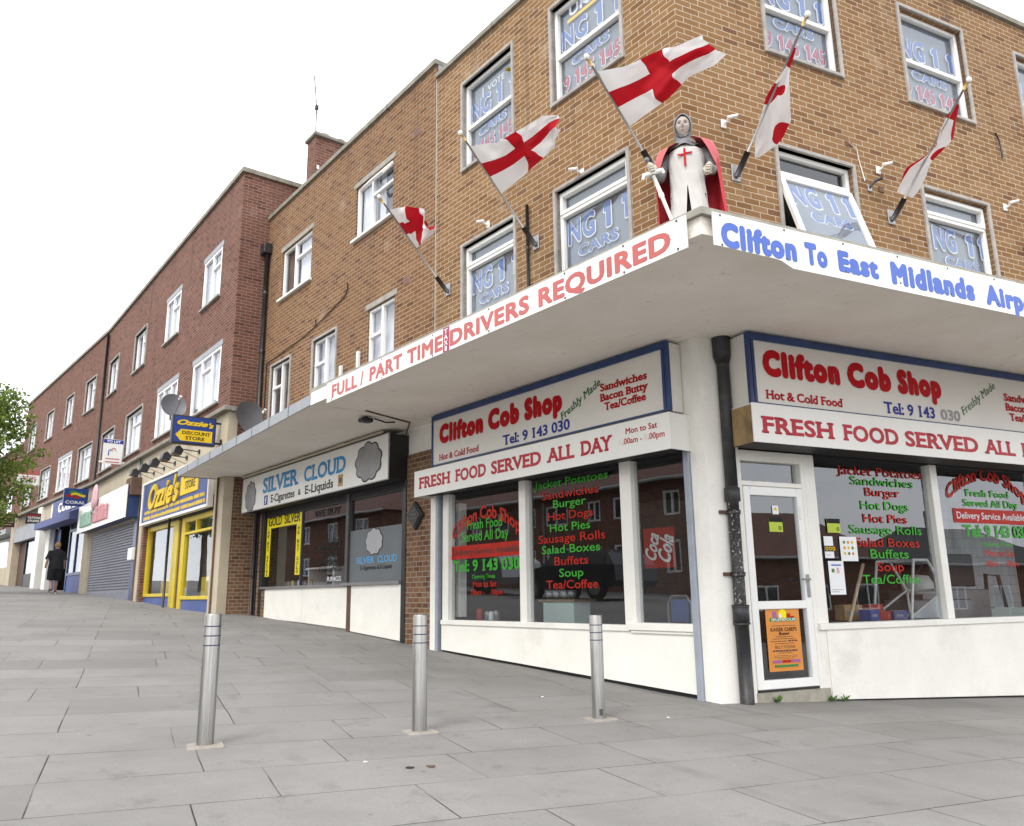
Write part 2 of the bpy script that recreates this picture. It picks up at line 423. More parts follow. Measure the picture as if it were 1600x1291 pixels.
def paving_mat():
    m, n, p, o = new_mat('paving')
    t = N(n, 'ShaderNodeTexCoord')
    mp = N(n, 'ShaderNodeMapping')
    mp.inputs['Rotation'].default_value = (0, 0, R(-25.2))
    mp.inputs['Location'].default_value = (0.33, 0.28, 0)
    n.links.new(t.outputs['Object'], mp.inputs['Vector'])
    wob = N(n, 'ShaderNodeTexNoise', Scale=0.9, Detail=2.0)
    n.links.new(mp.outputs[0], wob.inputs['Vector'])
    wv = N(n, 'ShaderNodeVectorMath', operation='SCALE')
    wv.inputs['Scale'].default_value = 0.03
    n.links.new(wob.outputs['Color'], wv.inputs[0])
    ad = N(n, 'ShaderNodeVectorMath', operation='ADD')
    n.links.new(mp.outputs[0], ad.inputs[0])
    n.links.new(wv.outputs[0], ad.inputs[1])
    b = N(n, 'ShaderNodeTexBrick')
    b.offset = 0.38
    b.offset_frequency = 3
    b.squash = 0.72
    b.squash_frequency = 4
    for k, v in (('Color1', (0, 0, 0, 1)), ('Color2', (1, 1, 1, 1)), ('Mortar', (0.5, 0.5, 0.5, 1))): b.inputs[k].default_value = v
    b.inputs['Scale'].default_value = 1.0
    b.inputs['Mortar Size'].default_value = 0.0042
    b.inputs['Mortar Smooth'].default_value = 0.2
    b.inputs['Brick Width'].default_value = 1.12
    b.inputs['Row Height'].default_value = 0.67
    n.links.new(ad.outputs[0], b.inputs['Vector'])
    slab = ramp(n, b.outputs['Color'], [(0.0, (0.198, 0.19, 0.181)), (0.35, (0.248, 0.24, 0.231)), (0.7, (0.222, 0.214, 0.205)), (1.0, (0.258, 0.249, 0.239))])
    sp = N(n, 'ShaderNodeTexNoise', Scale=160.0, Detail=3.0, Roughness=0.8)
    n.links.new(t.outputs['Object'], sp.inputs['Vector'])
    c = mixc(n, maprange(n, sp.outputs['Fac'], 0.38, 0.7, 0.0, 0.55), slab, (0.095, 0.09, 0.088))
    st = N(n, 'ShaderNodeTexNoise', Scale=0.7, Detail=9.0, Roughness=0.68)
    n.links.new(t.outputs['Object'], st.inputs['Vector'])
    c = mixc(n, maprange(n, st.outputs['Fac'], 0.42, 0.72, 0.0, 0.6), c, (0.125, 0.118, 0.11))
    st2 = N(n, 'ShaderNodeTexNoise', Scale=3.1, Detail=8.0, Roughness=0.75)
    n.links.new(t.outputs['Object'], st2.inputs['Vector'])
    c = mixc(n, maprange(n, st2.outputs['Fac'], 0.57, 0.70, 0.0, 0.5), c, (0.085, 0.08, 0.075))
    gum = N(n, 'ShaderNodeTexVoronoi', Scale=2.3)
    n.links.new(t.outputs['Object'], gum.inputs['Vector'])
    c = mixc(n, maprange(n, gum.outputs['Distance'], 0.034, 0.05, 0.75, 0.0), c, (0.10, 0.095, 0.09))
    gum2 = N(n, 'ShaderNodeTexVoronoi', Scale=3.7)
    n.links.new(mp.outputs[0], gum2.inputs['Vector'])
    c = mixc(n, maprange(n, gum2.outputs['Distance'], 0.03, 0.04, 0.45, 0.0), c, (0.36, 0.35, 0.34))
    # trodden, dirtier tarmac-like strip along the foot of the shop fronts: object z of the strip is not used, only distance to the wall lines
    sep = N(n, 'ShaderNodeTexNoise', Scale=6.0, Detail=4.0)
    n.links.new(t.outputs['Object'], sep.inputs['Vector'])
    jn = N(n, 'ShaderNodeTexNoise', Scale=1.7, Detail=3.0)
    n.links.new(t.outputs['Object'], jn.inputs['Vector'])
    jf = math_n(n, 'MULTIPLY', b.outputs['Fac'], maprange(n, jn.outputs['Fac'], 0.38, 0.56, 0.3, 1.0))
    b2 = N(n, 'ShaderNodeTexBrick')
    b2.offset, b2.offset_frequency, b2.squash, b2.squash_frequency = b.offset, b.offset_frequency, b.squash, b.squash_frequency
    for k in ('Scale', 'Brick Width', 'Row Height'): b2.inputs[k].default_value = b.inputs[k].default_value
    b2.inputs['Mortar Size'].default_value = 0.013
    b2.inputs['Mortar Smooth'].default_value = 0.6
    n.links.new(ad.outputs[0], b2.inputs['Vector'])
    chn = N(n, 'ShaderNodeTexNoise', Scale=14.0, Detail=5.0, Roughness=0.7)
    n.links.new(t.outputs['Object'], chn.inputs['Vector'])
    jf = math_n(n, 'MAXIMUM', jf, math_n(n, 'MULTIPLY', b2.outputs['Fac'], maprange(n, chn.outputs['Fac'], 0.60, 0.68, 0.0, 0.6)))
    # long scuff lines left by wheels
    wv2 = N(n, 'ShaderNodeTexWave', Scale=0.16, Distortion=9.0, Detail=2.0)
    wv2.inputs['Detail Scale'].default_value = 0.35
    n.links.new(mp.outputs[0], wv2.inputs['Vector'])
    c = mixc(n, math_n(n, 'MULTIPLY', maprange(n, wv2.outputs['Fac'], 0.988, 0.999, 0.0, 0.35), maprange(n, jn.outputs['Fac'], 0.5, 0.62, 0.0, 1.0)), c, (0.10, 0.095, 0.09))
    mossy = mixc(n, maprange(n, sep.outputs['Fac'], 0.6, 0.7, 0.0, 0.6), (0.03, 0.027, 0.024), (0.05, 0.065, 0.018))
    c = mixc(n, jf, c, mossy)
    n.links.new(c, p.inputs['Base Color'])
    p.inputs['Roughness'].default_value = 0.82
    p.inputs['Specular IOR Level'].default_value = 0.3
    h = math_n(n, 'SUBTRACT', math_n(n, 'MULTIPLY', sp.outputs['Fac'], 0.25), jf)
    bump(n, p, h, 0.5, 0.006)
paving_mat()
plain('tarmac', (0.19, 0.18, 0.168), 0.9, 0.16, 1.6, 0.6, dirt=(0.11, 0.10, 0.09), dirt_amt=0.5, fine=120)

def flag_mat():
    m, n, p, o = new_mat('flag_cloth')
    uv = N(n, 'ShaderNodeUVMap')
    uv.uv_map = 'UVMap'
    s = N(n, 'ShaderNodeSeparateXYZ')
    n.links.new(uv.outputs[0], s.inputs[0])
    du = math_n(n, 'ABSOLUTE', math_n(n, 'SUBTRACT', s.outputs['X'], 0.5))
    dv = math_n(n, 'ABSOLUTE', math_n(n, 'SUBTRACT', s.outputs['Y'], 0.5))
    f = math_n(n, 'MAXIMUM', math_n(n, 'LESS_THAN', du, 0.09), math_n(n, 'LESS_THAN', dv, 0.14))
    c = mixc(n, f, (0.74, 0.73, 0.74), (0.42, 0.008, 0.016))
    n.links.new(c, p.inputs['Base Color'])
    p.inputs['Roughness'].default_value = 0.8
    p.inputs['Specular IOR Level'].default_value = 0.2
    tr = N(n, 'ShaderNodeBsdfTranslucent')
    n.links.new(c, tr.inputs['Color'])
    ms = N(n, 'ShaderNodeMixShader')
    ms.inputs[0].default_value = 0.32
    n.links.new(p.outputs[0], ms.inputs[1])
    n.links.new(tr.outputs[0], ms.inputs[2])
    n.links.new(ms.outputs[0], o.inputs['Surface'])
flag_mat()

def leaf_mat():
    m, n, p, o = new_mat('leaf')
    uv = N(n, 'ShaderNodeUVMap')
    uv.uv_map = 'UVMap'
    s = N(n, 'ShaderNodeSeparateXYZ')
    n.links.new(uv.outputs[0], s.inputs[0])
    c = ramp(n, s.outputs['X'], [(0.0, (0.07, 0.12, 0.014)), (0.5, (0.15, 0.23, 0.03)), (1.0, (0.25, 0.33, 0.06))])
    n.links.new(c, p.inputs['Base Color'])
    p.inputs['Roughness'].default_value = 0.6
    tr = N(n, 'ShaderNodeBsdfTranslucent')
    n.links.new(c, tr.inputs['Color'])
    ms = N(n, 'ShaderNodeMixShader')
    ms.inputs[0].default_value = 0.35
    n.links.new(p.outputs[0], ms.inputs[1])
    n.links.new(tr.outputs[0], ms.inputs[2])
    n.links.new(ms.outputs[0], o.inputs['Surface'])
leaf_mat()
plain('bark', (0.12, 0.09, 0.065), 0.95, 0.3, 12, 0.6)

# ------------------------------------------------------------------ text outlines as flat mesh data
_tc = {}
def glyphs(s, bold=0.0, serif=False, spacing=1.0, slant=0.0):
    key = (s, bold, serif, spacing, slant)
    if key in _tc: return _tc[key]
    rb, bold = bold, 0.0
    one = s == '1'
    cu = bpy.data.curves.new('t', 'FONT')
    cu.body = s
    cu.size = 1.0
    cu.offset = bold
    cu.space_character = spacing
    cu.space_line = 0.9
    cu.resolution_u = 3
    cu.fill_mode = 'FRONT'
    cu.shear = slant
    ob = bpy.data.objects.new('t', cu)
    COL.objects.link(ob)
    dg = bpy.context.evaluated_depsgraph_get()
    me = bpy.data.meshes.new_from_object(ob.evaluated_get(dg))
    bm = bmesh.new()
    bm.from_mesh(me)
    bmesh.ops.remove_doubles(bm, verts=bm.verts, dist=1e-5)
    vs = [(v.co.x, v.co.y) for v in bm.verts]
    bm.verts.index_update()
    fs = [[v.index for v in f.verts] for f in bm.faces]
    if one:
        vs = [(.10, 0), (.27, 0), (.27, .70), (.16, .70), (0, .58), (0, .47), (.10, .53)]
        fs = [[0, 1, 2, 3, 6], [3, 4, 5, 6]]
    # make all faces wind the same way
    out_f = []
    for f in fs:
        a = sum(vs[f[i]][0] * vs[f[(i+1) % len(f)]][1] - vs[f[(i+1) % len(f)]][0] * vs[f[i]][1] for i in range(len(f)))
        out_f.append(f if a > 0 else f[::-1])
    if serif:
        st = 0.105 + 2 * bold
        t = 0.05 + bold
        for e in ([] if one else bm.edges):
            if not e.is_boundary: continue
            a, b = e.verts[0].co, e.verts[1].co
            if abs(a.y - b.y) > 2e-3: continue
            ln = abs(a.x - b.x)
            x0, x1 = min(a.x, b.x), max(a.x, b.x)
            fc = e.link_faces[0].calc_center_median()
            up = fc.y < a.y                       # material lies below: this is a top end
            if ln < st * 0.55: continue
            if not (a.y < 0.03 + bold or a.y > 0.42): continue
            if a.y < 0.03 + bold and up: continue
            if a.y > 0.42 and not up: continue
            se = 0.055
            if ln < st * 1.7: rx = (x0 - se, x1 + se)
            else: rx = (x0 - se, x0 + 0.01)
            y0, y1 = (a.y - t, a.y) if up else (a.y, a.y + t)
            k = len(vs)
            vs += [(rx[0], y0), (rx[1], y0), (rx[1], y1), (rx[0], y1)]
            out_f.append([k, k+1, k+2, k+3])
    bm.free()
    bpy.data.objects.remove(ob)
    bpy.data.meshes.remove(me)
    bpy.data.curves.remove(cu)
    lv = [0] * len(out_f)
    if rb > 0.004:
        nd = 6 if rb < 0.03 else 10
        v0, f0 = list(vs), list(out_f)
        for k in range(nd):
            ax, ay = rb * math.cos(6.2832 * k / nd), rb * math.sin(6.2832 * k / nd)
            o_ = len(vs)
            vs += [(x + ax, y + ay) for x, y in v0]
            out_f += [[i + o_ for i in f] for f in f0]
            lv += [k + 1] * len(f0)
    xs = [v[0] for v in vs]
    ys = [v[1] for v in vs]
    _tc[key] = (vs, out_f, min(xs), max(xs), min(ys), max(ys), lv)
    return _tc[key]
CAP = glyphs('H')[5]

# ------------------------------------------------------------------ mesh builder
class MB:
    def __init__(s):
        s.v, s.f, s.mi, s.mats, s.uv, s.sm, s.marks = [], [], [], [], {}, [], []
    def _m(s, m):
        if m not in s.mats: s.mats.append(m)
        return s.mats.index(m)
    def face(s, pts, m, uv=None, smooth=False):
        k = len(s.v)
        s.v += [tuple(p) for p in pts]
        s.f.append(list(range(k, k + len(pts))))
        s.mi.append(s._m(m))
        s.sm.append(smooth)
        if uv: s.uv[len(s.f) - 1] = uv
        return s
    def box(s, x0, x1, y0, y1, z0, z1, m):
        if x0 > x1: x0, x1 = x1, x0
        if y0 > y1: y0, y1 = y1, y0
        if z0 > z1: z0, z1 = z1, z0
        c = [(x0, y0, z0), (x1, y0, z0), (x1, y1, z0), (x0, y1, z0), (x0, y0, z1), (x1, y0, z1), (x1, y1, z1), (x0, y1, z1)]
        for q in ((0, 1, 5, 4), (1, 2, 6, 5), (2, 3, 7, 6), (3, 0, 4, 7), (4, 5, 6, 7), (3, 2, 1, 0)):
            s.face([c[i] for i in q], m)
        return s
    def bbox(s, x0, x1, y0, y1, z0, z1, m, b=0.006):
        """box with chamfered edges"""
        if x0 > x1: x0, x1 = x1, x0
        if y0 > y1: y0, y1 = y1, y0
        if z0 > z1: z0, z1 = z1, z0
        bm = bmesh.new()
        bmesh.ops.create_cube(bm, size=1)
        for v in bm.verts:
            v.co = ((x0 + x1) / 2 + v.co.x * (x1 - x0), (y0 + y1) / 2 + v.co.y * (y1 - y0), (z0 + z1) / 2 + v.co.z * (z1 - z0))
        bmesh.ops.bevel(bm, geom=bm.edges[:], offset=min(b, 0.3 * min(x1 - x0, y1 - y0, z1 - z0)), segments=1, affect='EDGES')
        for f in bm.faces: s.face([v.co[:] for v in f.verts], m)
        bm.free()
        return s
    def prism(s, poly, a0, a1, m, axis='z', mside=None):
        """poly: ccw list of 2d points in the plane across axis; z:(x,y) y:(x,z) x:(y,z)"""
        def P(p, a):
            return {'z': (p[0], p[1], a), 'y': (p[0], a, p[1]), 'x': (a, p[0], p[1])}[axis]
        n = len(poly)
        lo, hi = [P(p, a0) for p in poly], [P(p, a1) for p in poly]
        s.face(lo[::-1], m)
        s.face(hi, m)
        for i in range(n):
            j = (i + 1) % n
            s.face([lo[i], lo[j], hi[j], hi[i]], mside or m)
        return s
    def tube(s, pts, r, m, n=8, caps=True):
        pts = [Vector(p) for p in pts]
        rs = r if isinstance(r, (list, tuple)) else [r] * len(pts)
        rings = []
        ref = None
        for i, p in enumerate(pts):
            d = (pts[min(i+1, len(pts)-1)] - pts[max(i-1, 0)]).normalized()
            if ref is None: ref = Vector((0, 0, 1)) if abs(d.z) < 0.9 else Vector((1, 0, 0))
            a = d.cross(ref).normalized()
            b = a.cross(d).normalized()
            ref = b
            rings.append([p + (a * math.cos(2*math.pi*k/n) + b * math.sin(2*math.pi*k/n)) * rs[i] for k in range(n)])
        for i in range(len(rings) - 1):
            for k in range(n):
                s.face([rings[i][k], rings[i+1][k], rings[i+1][(k+1) % n], rings[i][(k+1) % n]][::-1], m, smooth=True)
        if caps:
            s.face(rings[0], m)
            s.face(rings[-1][::-1], m)
        return s
    def lathe(s, prof, m, c=(0, 0, 0), n=24, smooth=True, ms=None):
        for i in range(len(prof) - 1):
            (r0, z0), (r1, z1) = prof[i], prof[i+1]
            for k in range(n):
                a, b = 2*math.pi*k/n, 2*math.pi*(k+1)/n
                q = [(c[0]+r0*math.cos(a), c[1]+r0*math.sin(a), c[2]+z0), (c[0]+r0*math.cos(b), c[1]+r0*math.sin(b), c[2]+z0),
                     (c[0]+r1*math.cos(b), c[1]+r1*math.sin(b), c[2]+z1), (c[0]+r1*math.cos(a), c[1]+r1*math.sin(a), c[2]+z1)]
                if r0 < 1e-6: q = [q[0], q[2], q[3]]
                elif r1 < 1e-6: q = q[:3]
                s.face(q, ms[i] if ms else m, smooth=smooth)
        return s
    def grid(s, fn, nu, nv, m, smooth=True, uvs=True, mfn=None):
        P = [[fn(i / nu, j / nv) for i in range(nu + 1)] for j in range(nv + 1)]
        for j in range(nv):
            for i in range(nu):
                mm = mfn((i + .5) / nu, (j + .5) / nv) if mfn else m
                s.face([P[j][i], P[j][i+1], P[j+1][i+1], P[j+1][i]], mm,
                       uv=[(i/nu, j/nv), ((i+1)/nu, j/nv), ((i+1)/nu, (j+1)/nv), (i/nu, (j+1)/nv)] if uvs else None, smooth=smooth)
        return s
    def wall(s, u0, u1, z0, z1, holes, m, y=0.0, depth=0.12, rev=None):
        xs = sorted({u0, u1} | {h[0] for h in holes} | {h[1] for h in holes})
        zs = sorted({z0, z1} | {h[2] for h in holes} | {h[3] for h in holes})
        xs = [x for x in xs if u0 <= x <= u1]
        zs = [z for z in zs if z0 <= z <= z1]
        for i in range(len(xs) - 1):
            for j in range(len(zs) - 1):
                cx, cz = (xs[i] + xs[i+1]) / 2, (zs[j] + zs[j+1]) / 2
                if any(h[0] < cx < h[1] and h[2] < cz < h[3] for h in holes): continue
                s.face([(xs[i], y, zs[j]), (xs[i+1], y, zs[j]), (xs[i+1], y, zs[j+1]), (xs[i], y, zs[j+1])], m)
        for a, b, c, d in holes:
            y1 = y + depth
            rm = rev or m
            s.face([(a, y, c), (a, y1, c), (a, y1, d), (a, y, d)][::-1], rm)
            s.face([(b, y, c), (b, y1, c), (b, y1, d), (b, y, d)], rm)
            s.face([(a, y, c), (b, y, c), (b, y1, c), (a, y1, c)], rm)
            s.face([(a, y, d), (b, y, d), (b, y1, d), (a, y1, d)][::-1], rm)
        return s
    def text(s, t, x0, x1, z, h, m, y, bold=0.02, serif=False, warp=None, vert=False, spacing=1.0, cap=True, depth=0.0, slant=0.0, rot=0.0):
        """letters from x0 to x1, baseline z, cap height h, standing on plane y (facing -y)"""
        s.mark()
        vs, fs, a, b, c, d, lv = glyphs(t, bold, serif, spacing, slant)
        sx = (x1 - x0) / (b - a)
        sz = h / (CAP + bold if cap else (d - c))
        zb = 0.0 if cap else c
        P = []
        for (px, pz) in vs:
            q = (x0 + (px - a) * sx, z + (pz - zb) * sz)
            if rot:
                dx, dz = q[0] - x0, q[1] - z
                q = (x0 + dx * math.cos(rot) - dz * math.sin(rot), z + dx * math.sin(rot) + dz * math.cos(rot))
            if warp: q = warp(*q)
            P.append(q)
        for f, l in zip(fs, lv):
            s.face([(P[i][0], y - depth - 0.00012 * l, P[i][1]) for i in f], m)
        if depth:
            cnt = {}
            for f in fs:
                for i in range(len(f)):
                    e = (f[i], f[(i+1) % len(f)])
                    cnt[e] = 1
            for (i, j) in cnt:
                if (j, i) not in cnt:
                    s.face([(P[i][0], y - depth, P[i][1]), (P[i][0], y, P[i][1]), (P[j][0], y, P[j][1]), (P[j][0], y - depth, P[j][1])], m)
        s.mark()
        return s
    def mark(s):
        if not s.marks or s.marks[-1] != len(s.f): s.marks.append(len(s.f))
        return s
    def pieces(s):
        """the builder cut at its marks: each line of writing is a mesh of its own"""
        ed = sorted(set([0] + s.marks + [len(s.f)]))
        out = []
        for a, b in zip(ed[:-1], ed[1:]):
            if b <= a: continue
            q = MB()
            q.mats = s.mats
            for k in range(a, b):
                n0 = len(q.v)
                q.v += [s.v[i] for i in s.f[k]]
                q.f.append(list(range(n0, len(q.v))))
                q.mi.append(s.mi[k])
                q.sm.append(s.sm[k])
                if k in s.uv: q.uv[len(q.f) - 1] = s.uv[k]
            out.append(q)
        return out
    def xf(s, fn, start=0):
        s.v[start:] = [tuple(fn(Vector(p))) for p in s.v[start:]]
        return s
    def build(s, name, parent=None, base=(0, 0, 0), bevel=0.0, weld=False):
        me = bpy.data.meshes.new(name)
        bx, by, bz = base
        me.from_pydata([(p[0]-bx, p[1]-by, p[2]-bz) for p in s.v], [], s.f)
        for m in s.mats: me.materials.append(MATS[m])
        me.polygons.foreach_set('material_index', s.mi)
        me.polygons.foreach_set('use_smooth', s.sm)
        uvl = me.uv_layers.new(name='UVMap')
        dat = [0.0] * (2 * len(me.loops))
        for p in me.polygons:
            if p.index in s.uv:
                for li, q in zip(p.loop_indices, s.uv[p.index]): dat[2*li], dat[2*li+1] = q
                continue
            nx, ny, nz_ = (abs(c) for c in p.normal)
            for li, vi in zip(p.loop_indices, p.vertices):
                x, y, z = s.v[vi]
                if ny >= nx and ny >= nz_: q = (x, z)
                elif nx >= nz_: q = (y, z)
                else: q = (x, y)
                dat[2*li], dat[2*li+1] = q
        uvl.data.foreach_set('uv', dat)
        o = bpy.data.objects.new(name, me)
        COL.objects.link(o)
        if parent: o.parent = parent
        if weld or any(s.sm):
            bm = bmesh.new()
            bm.from_mesh(me)
            bmesh.ops.remove_doubles(bm, verts=bm.verts, dist=1e-5)
            bm.to_mesh(me)
            bm.free()
        if bevel:
            md = o.modifiers.new('bevel', 'BEVEL')
            md.width = bevel
            md.segments = 2
            md.limit_method = 'ANGLE'
        return o

def tag(o, label, cat, group=None, kind=None):
    if label: o['label'] = label
    if cat: o['category'] = cat
    if group: o['group'] = group
    if kind: o['kind'] = kind
    return o
class Thing:
    """an Empty at the base of a thing; its parts are built in the coordinates of frame F"""
    def __init__(s, name, label, cat, F, base, group=None, rz=0.0):
        s.o = bpy.data.objects.new(name, None)
        s.o.empty_display_size = 0.2
        COL.objects.link(s.o)
        s.base = base
        s.o.location = F.w(*base)
        s.o.rotation_euler = (0, 0, F.ang + rz)
        tag(s.o, label, cat, group)
    def part(s, mb, name, label=None, bevel=0.0):
        if mb.marks and len(mb.pieces()) > 1:
            for q in mb.pieces(): o = q.build(name, s.o, s.base, bevel)
            return o
        o = mb.build(name, s.o, s.base, bevel)
        if label: o['label'] = label
        return o
    def sub(s, mb, name, parent, bevel=0.0):
        return mb.build(name, parent, s.base, bevel)
def solo(mb, name, label, cat, F, base, group=None, bevel=0.0, kind=None):
    o = mb.build(name, None, base, bevel)
    o.location = F.w(*base)
    o.rotation_euler = (0, 0, F.ang)
    return tag(o, label, cat, group, kind)

def part_in(T, mb, name, F2, label=None, bevel=0.0):
    """part of T built in the coordinates of another frame"""
    if mb.marks and len(mb.pieces()) > 1:
        for q in mb.pieces(): q.marks = []; o = part_in(T, q, name, F2, label, bevel)
        return o
    o = mb.build(name, T.o, (0, 0, 0), bevel)
    tm = Matrix.Translation(T.o.location) @ Matrix.Rotation(T.o.rotation_euler.z, 4, 'Z')
    o.matrix_basis = tm.inverted() @ F2.m
    if label: o['label'] = label
    return o
def sub_in(mb, name, parent, bevel=0.0):
    if name == 'pane' and len(mb.f) > 1: mb.marks = list(range(len(mb.f)))
    if mb.marks and len(mb.pieces()) > 1:
        for q in mb.pieces(): o = q.build(name, parent, (0, 0, 0), bevel)
        return o
    return mb.build(name, parent, (0, 0, 0), bevel)

# ------------------------------------------------------------------ the ground
def make_ground():
    def lines(lo, hi, step, far):
        a = [lo + i * step for i in range(int((hi - lo) / step) + 1)]
        return [-q for q in far[::-1]] + a + far
    xs = lines(-48, 24, 1.0, [40, 70, 150, 400, 900])
    xs = sorted({x for x in xs if not (-48 < x < 24 and abs(x - round(x)) > 1e-6)} | {-60.0, -90.0})
    ys = sorted({-900.0, -400.0, -150.0, -60.0, -30.0} | {float(i) for i in range(-16, 66)} | {80.0, 110.0, 200.0, 400.0, 900.0})
    xs = sorted(set(xs))
    mb = MB()
    Z = {(x, y): gz(x, y) for x in xs for y in ys}
    for i in range(len(xs) - 1):
        for j in range(len(ys) - 1):
            q = [(xs[i], ys[j]), (xs[i+1], ys[j]), (xs[i+1], ys[j+1]), (xs[i], ys[j+1])]
            mb.face([(a, b, Z[(a, b)]) for a, b in q], 'paving', smooth=True)
    solo(mb, 'pavement', 'grey stone slab pavement rising up the hill to the left', 'pavement', FW, (0, 0, 0), kind='structure')
def gz_tri(x, y):
    # height of the grid sheet (cells of 1 m): bilinear, close to the rendered quads
    x0, y0 = math.floor(x), math.floor(y)
    fx, fy = x - x0, y - y0
    a = gz(x0, y0) * (1-fx) + gz(x0+1, y0) * fx
    b = gz(x0, y0+1) * (1-fx) + gz(x0+1, y0+1) * fx
    return a * (1-fy) + b * fy
make_ground()

# ------------------------------------------------------------------ windows
def window(T, F2, u0, u1, z0, z1, y=0.09, surround=None, bars=(), back='blind_board', letters=None, frame='white_upvc', fw=0.055,
           lintel=None, sill=None, curtains=(), backy=0.13, glass='window_glass', label=None, jut=0.03):
    mb = MB()
    if surround:
        t = 0.048
        mb.bbox(u0 - t, u0, -jut, y + 0.05, z0 - t, z1 + t, surround)
        mb.bbox(u1, u1 + t, -jut, y + 0.05, z0 - t, z1 + t, surround)
        mb.bbox(u0, u1, -jut - 0.002, y + 0.05, z1, z1 + t + 0.002, surround)
        mb.bbox(u0, u1, -jut - 0.012, y + 0.05, z0 - t - 0.002, z0, surround)
    a, b = y - 0.035, y + 0.035
    mb.bbox(u0, u0 + fw, a, b, z0, z1, frame)
    mb.bbox(u1 - fw, u1, a, b, z0, z1, frame)
    mb.bbox(u0 + fw, u1 - fw, a + .002, b, z0, z0 + fw, frame)
    mb.bbox(u0 + fw, u1 - fw, a + .002, b, z1 - fw, z1, frame)
    for k in bars:
        if k[0] == 'v': mb.bbox(k[1] - 0.03, k[1] + 0.03, a - .004, b, k[2], k[3], frame)
        elif k[0] == 'h': mb.bbox(k[2], k[3], a - .006, b, k[1] - 0.03, k[1] + 0.03, frame)
        elif k[0] == 's':                                   # an opening sash: raised frame
            _, c0, c1, d0, d1 = k
            for q in ((c0, c0 + .05, d0, d1), (c1 - .05, c1, d0, d1), (c0 + .05, c1 - .05, d0, d0 + .05), (c0 + .05, c1 - .05, d1 - .05, d1)):
                mb.bbox(q[0], q[1], a - 0.02, b - 0.005, q[2], q[3], frame)
    if lintel: mb.bbox(u0 - 0.08, u1 + 0.08, -0.012, y + 0.03, z1 + 0.001, z1 + lintel[1], lintel[0])
    if sill: mb.bbox(u0 - 0.07, u1 + 0.07, -0.07, y, z0 - 0.055, z0 - 0.001, sill)
    wobj = part_in(T, mb, 'window', F2, label)
    g = MB().face([(u0 + .01, y + .012, z0 + .01), (u1 - .01, y + .012, z0 + .01), (u1 - .01, y + .012, z1 - .01), (u0 + .01, y + .012, z1 - .01)], glass)
    sub_in(g, 'pane', wobj)
    bk = MB()
    yb = y + backy
    bk.face([(u0, yb, z0), (u1, yb, z0), (u1, yb, z1), (u0, yb, z1)], back)
    bk.face([(u0, y + .02, z0), (u1, y + .02, z0), (u1, yb, z0), (u0, yb, z0)], back)
    bk.face([(u0, y + .02, z1), (u1, y + .02, z1), (u1, yb, z1), (u0, yb, z1)], back)
    bk.face([(u0, y + .02, z0), (u0, yb, z0), (u0, yb, z1), (u0, y + .02, z1)], back)
    bk.face([(u1, y + .02, z0), (u1, yb, z0), (u1, yb, z1), (u1, y + .02, z1)], back)
    sub_in(bk, 'blind', wobj)
    if curtains:
        cb = MB()
        for c0, c1, mt in curtains:
            n = max(4, int((c1 - c0) / 0.035))
            def fn(i, j): return (c0 + (c1 - c0) * i, y + 0.075 + 0.018 * math.sin(i * n * 1.4 + j * 0.8), z0 + .02 + (z1 - z0 - .04) * j)
            cb.grid(fn, n * 2, 4, mt, uvs=False)
        sub_in(cb, 'curtain', wobj)
    if letters:
        lb = MB()
        for fn in letters: fn(lb)
        sub_in(lb, 'window_lettering', wobj)
    return wobj
def outlined(t, x0, x1, z, h, m, y, mo='taxi_white', b0=0.03, b1=0.065, grow=0.017):
    def f(lb):
        lb.text(t, x0 - grow, x1 + grow, z - grow * .4, h + grow * .8, mo, y + 0.006, bold=b1, spacing=1.12)
        lb.marks.clear()
        lb.text(t, x0, x1, z, h, m, y, bold=b0, spacing=1.14)
        lb.marks.clear(); lb.mark()
    return f

# ------------------------------------------------------------------ the tan brick corner block
BB = Thing('brick_building', 'three storey tan brick corner block with a flat white canopy over its shops', 'building', FA, (0, 0, 0))
dx, dy = 0.2238, 0.9746                   # direction of the side wall, seen in FA
BU = 9.0
def bpt(u, off): return (dx * u + dy * off, dy * u - dx * off)
UPA = [(-2.16, -0.79), (-4.27, -2.93)]
UPB = [(1.30, 2.62), (3.78, 5.16), (6.28, 7.62)]
RESA = [(-11.28, -9.74, 7.42, 8.55), (-7.78, -6.38, 7.53, 8.60), (-7.19, -6.25, 4.55, 5.97), (-9.43, -8.43, 4.5, 5.97), (-11.57, -10.56, 4.5, 5.94)]
ins = 0.055
def hole(u0, u1, z0, z1): return (u0 + ins, u1 - ins, z0 + ins, z1 - ins)
hA = [hole(u0, u1, 7.33, 8.89) for u0, u1 in UPA] + [hole(u0, u1, 4.62, 6.15) for u0, u1 in UPA]
hB = [hole(u0, u1, 7.32, 8.88) for u0, u1 in UPB] + [hole(u0, u1, 4.62, 6.14) for u0, u1 in UPB]
m_ = MB().wall(-4.98, 0, 3.56, 9.39, hA, 'tan_brick')
BB.part(m_, 'wall')
m_ = MB().wall(-12.19, -4.98, 3.56, 9.68, RESA, 'plum_brick')
for z in (8.72, 6.11):
    u = -5.62 if z > 7 else -5.86
    m_.box(u - .11, u + .11, -0.006, 0.05, z - .07, z + .08, 'pot')
    for i in range(3): m_.box(u - .09, u + .09, -0.009, 0.0, z - .05 + i * .045, z - .03 + i * .045, 'dark_grey')
m_.box(-5.0, -4.975, -0.004, 0.05, 3.7, 9.39, 'window_concrete')
BB.part(m_, 'wall', 'darker plum brown brick stretch of the street front')
part_in(BB, MB().wall(0, BU, 3.56, 9.43, hB, 'tan_brick'), 'wall', FB)
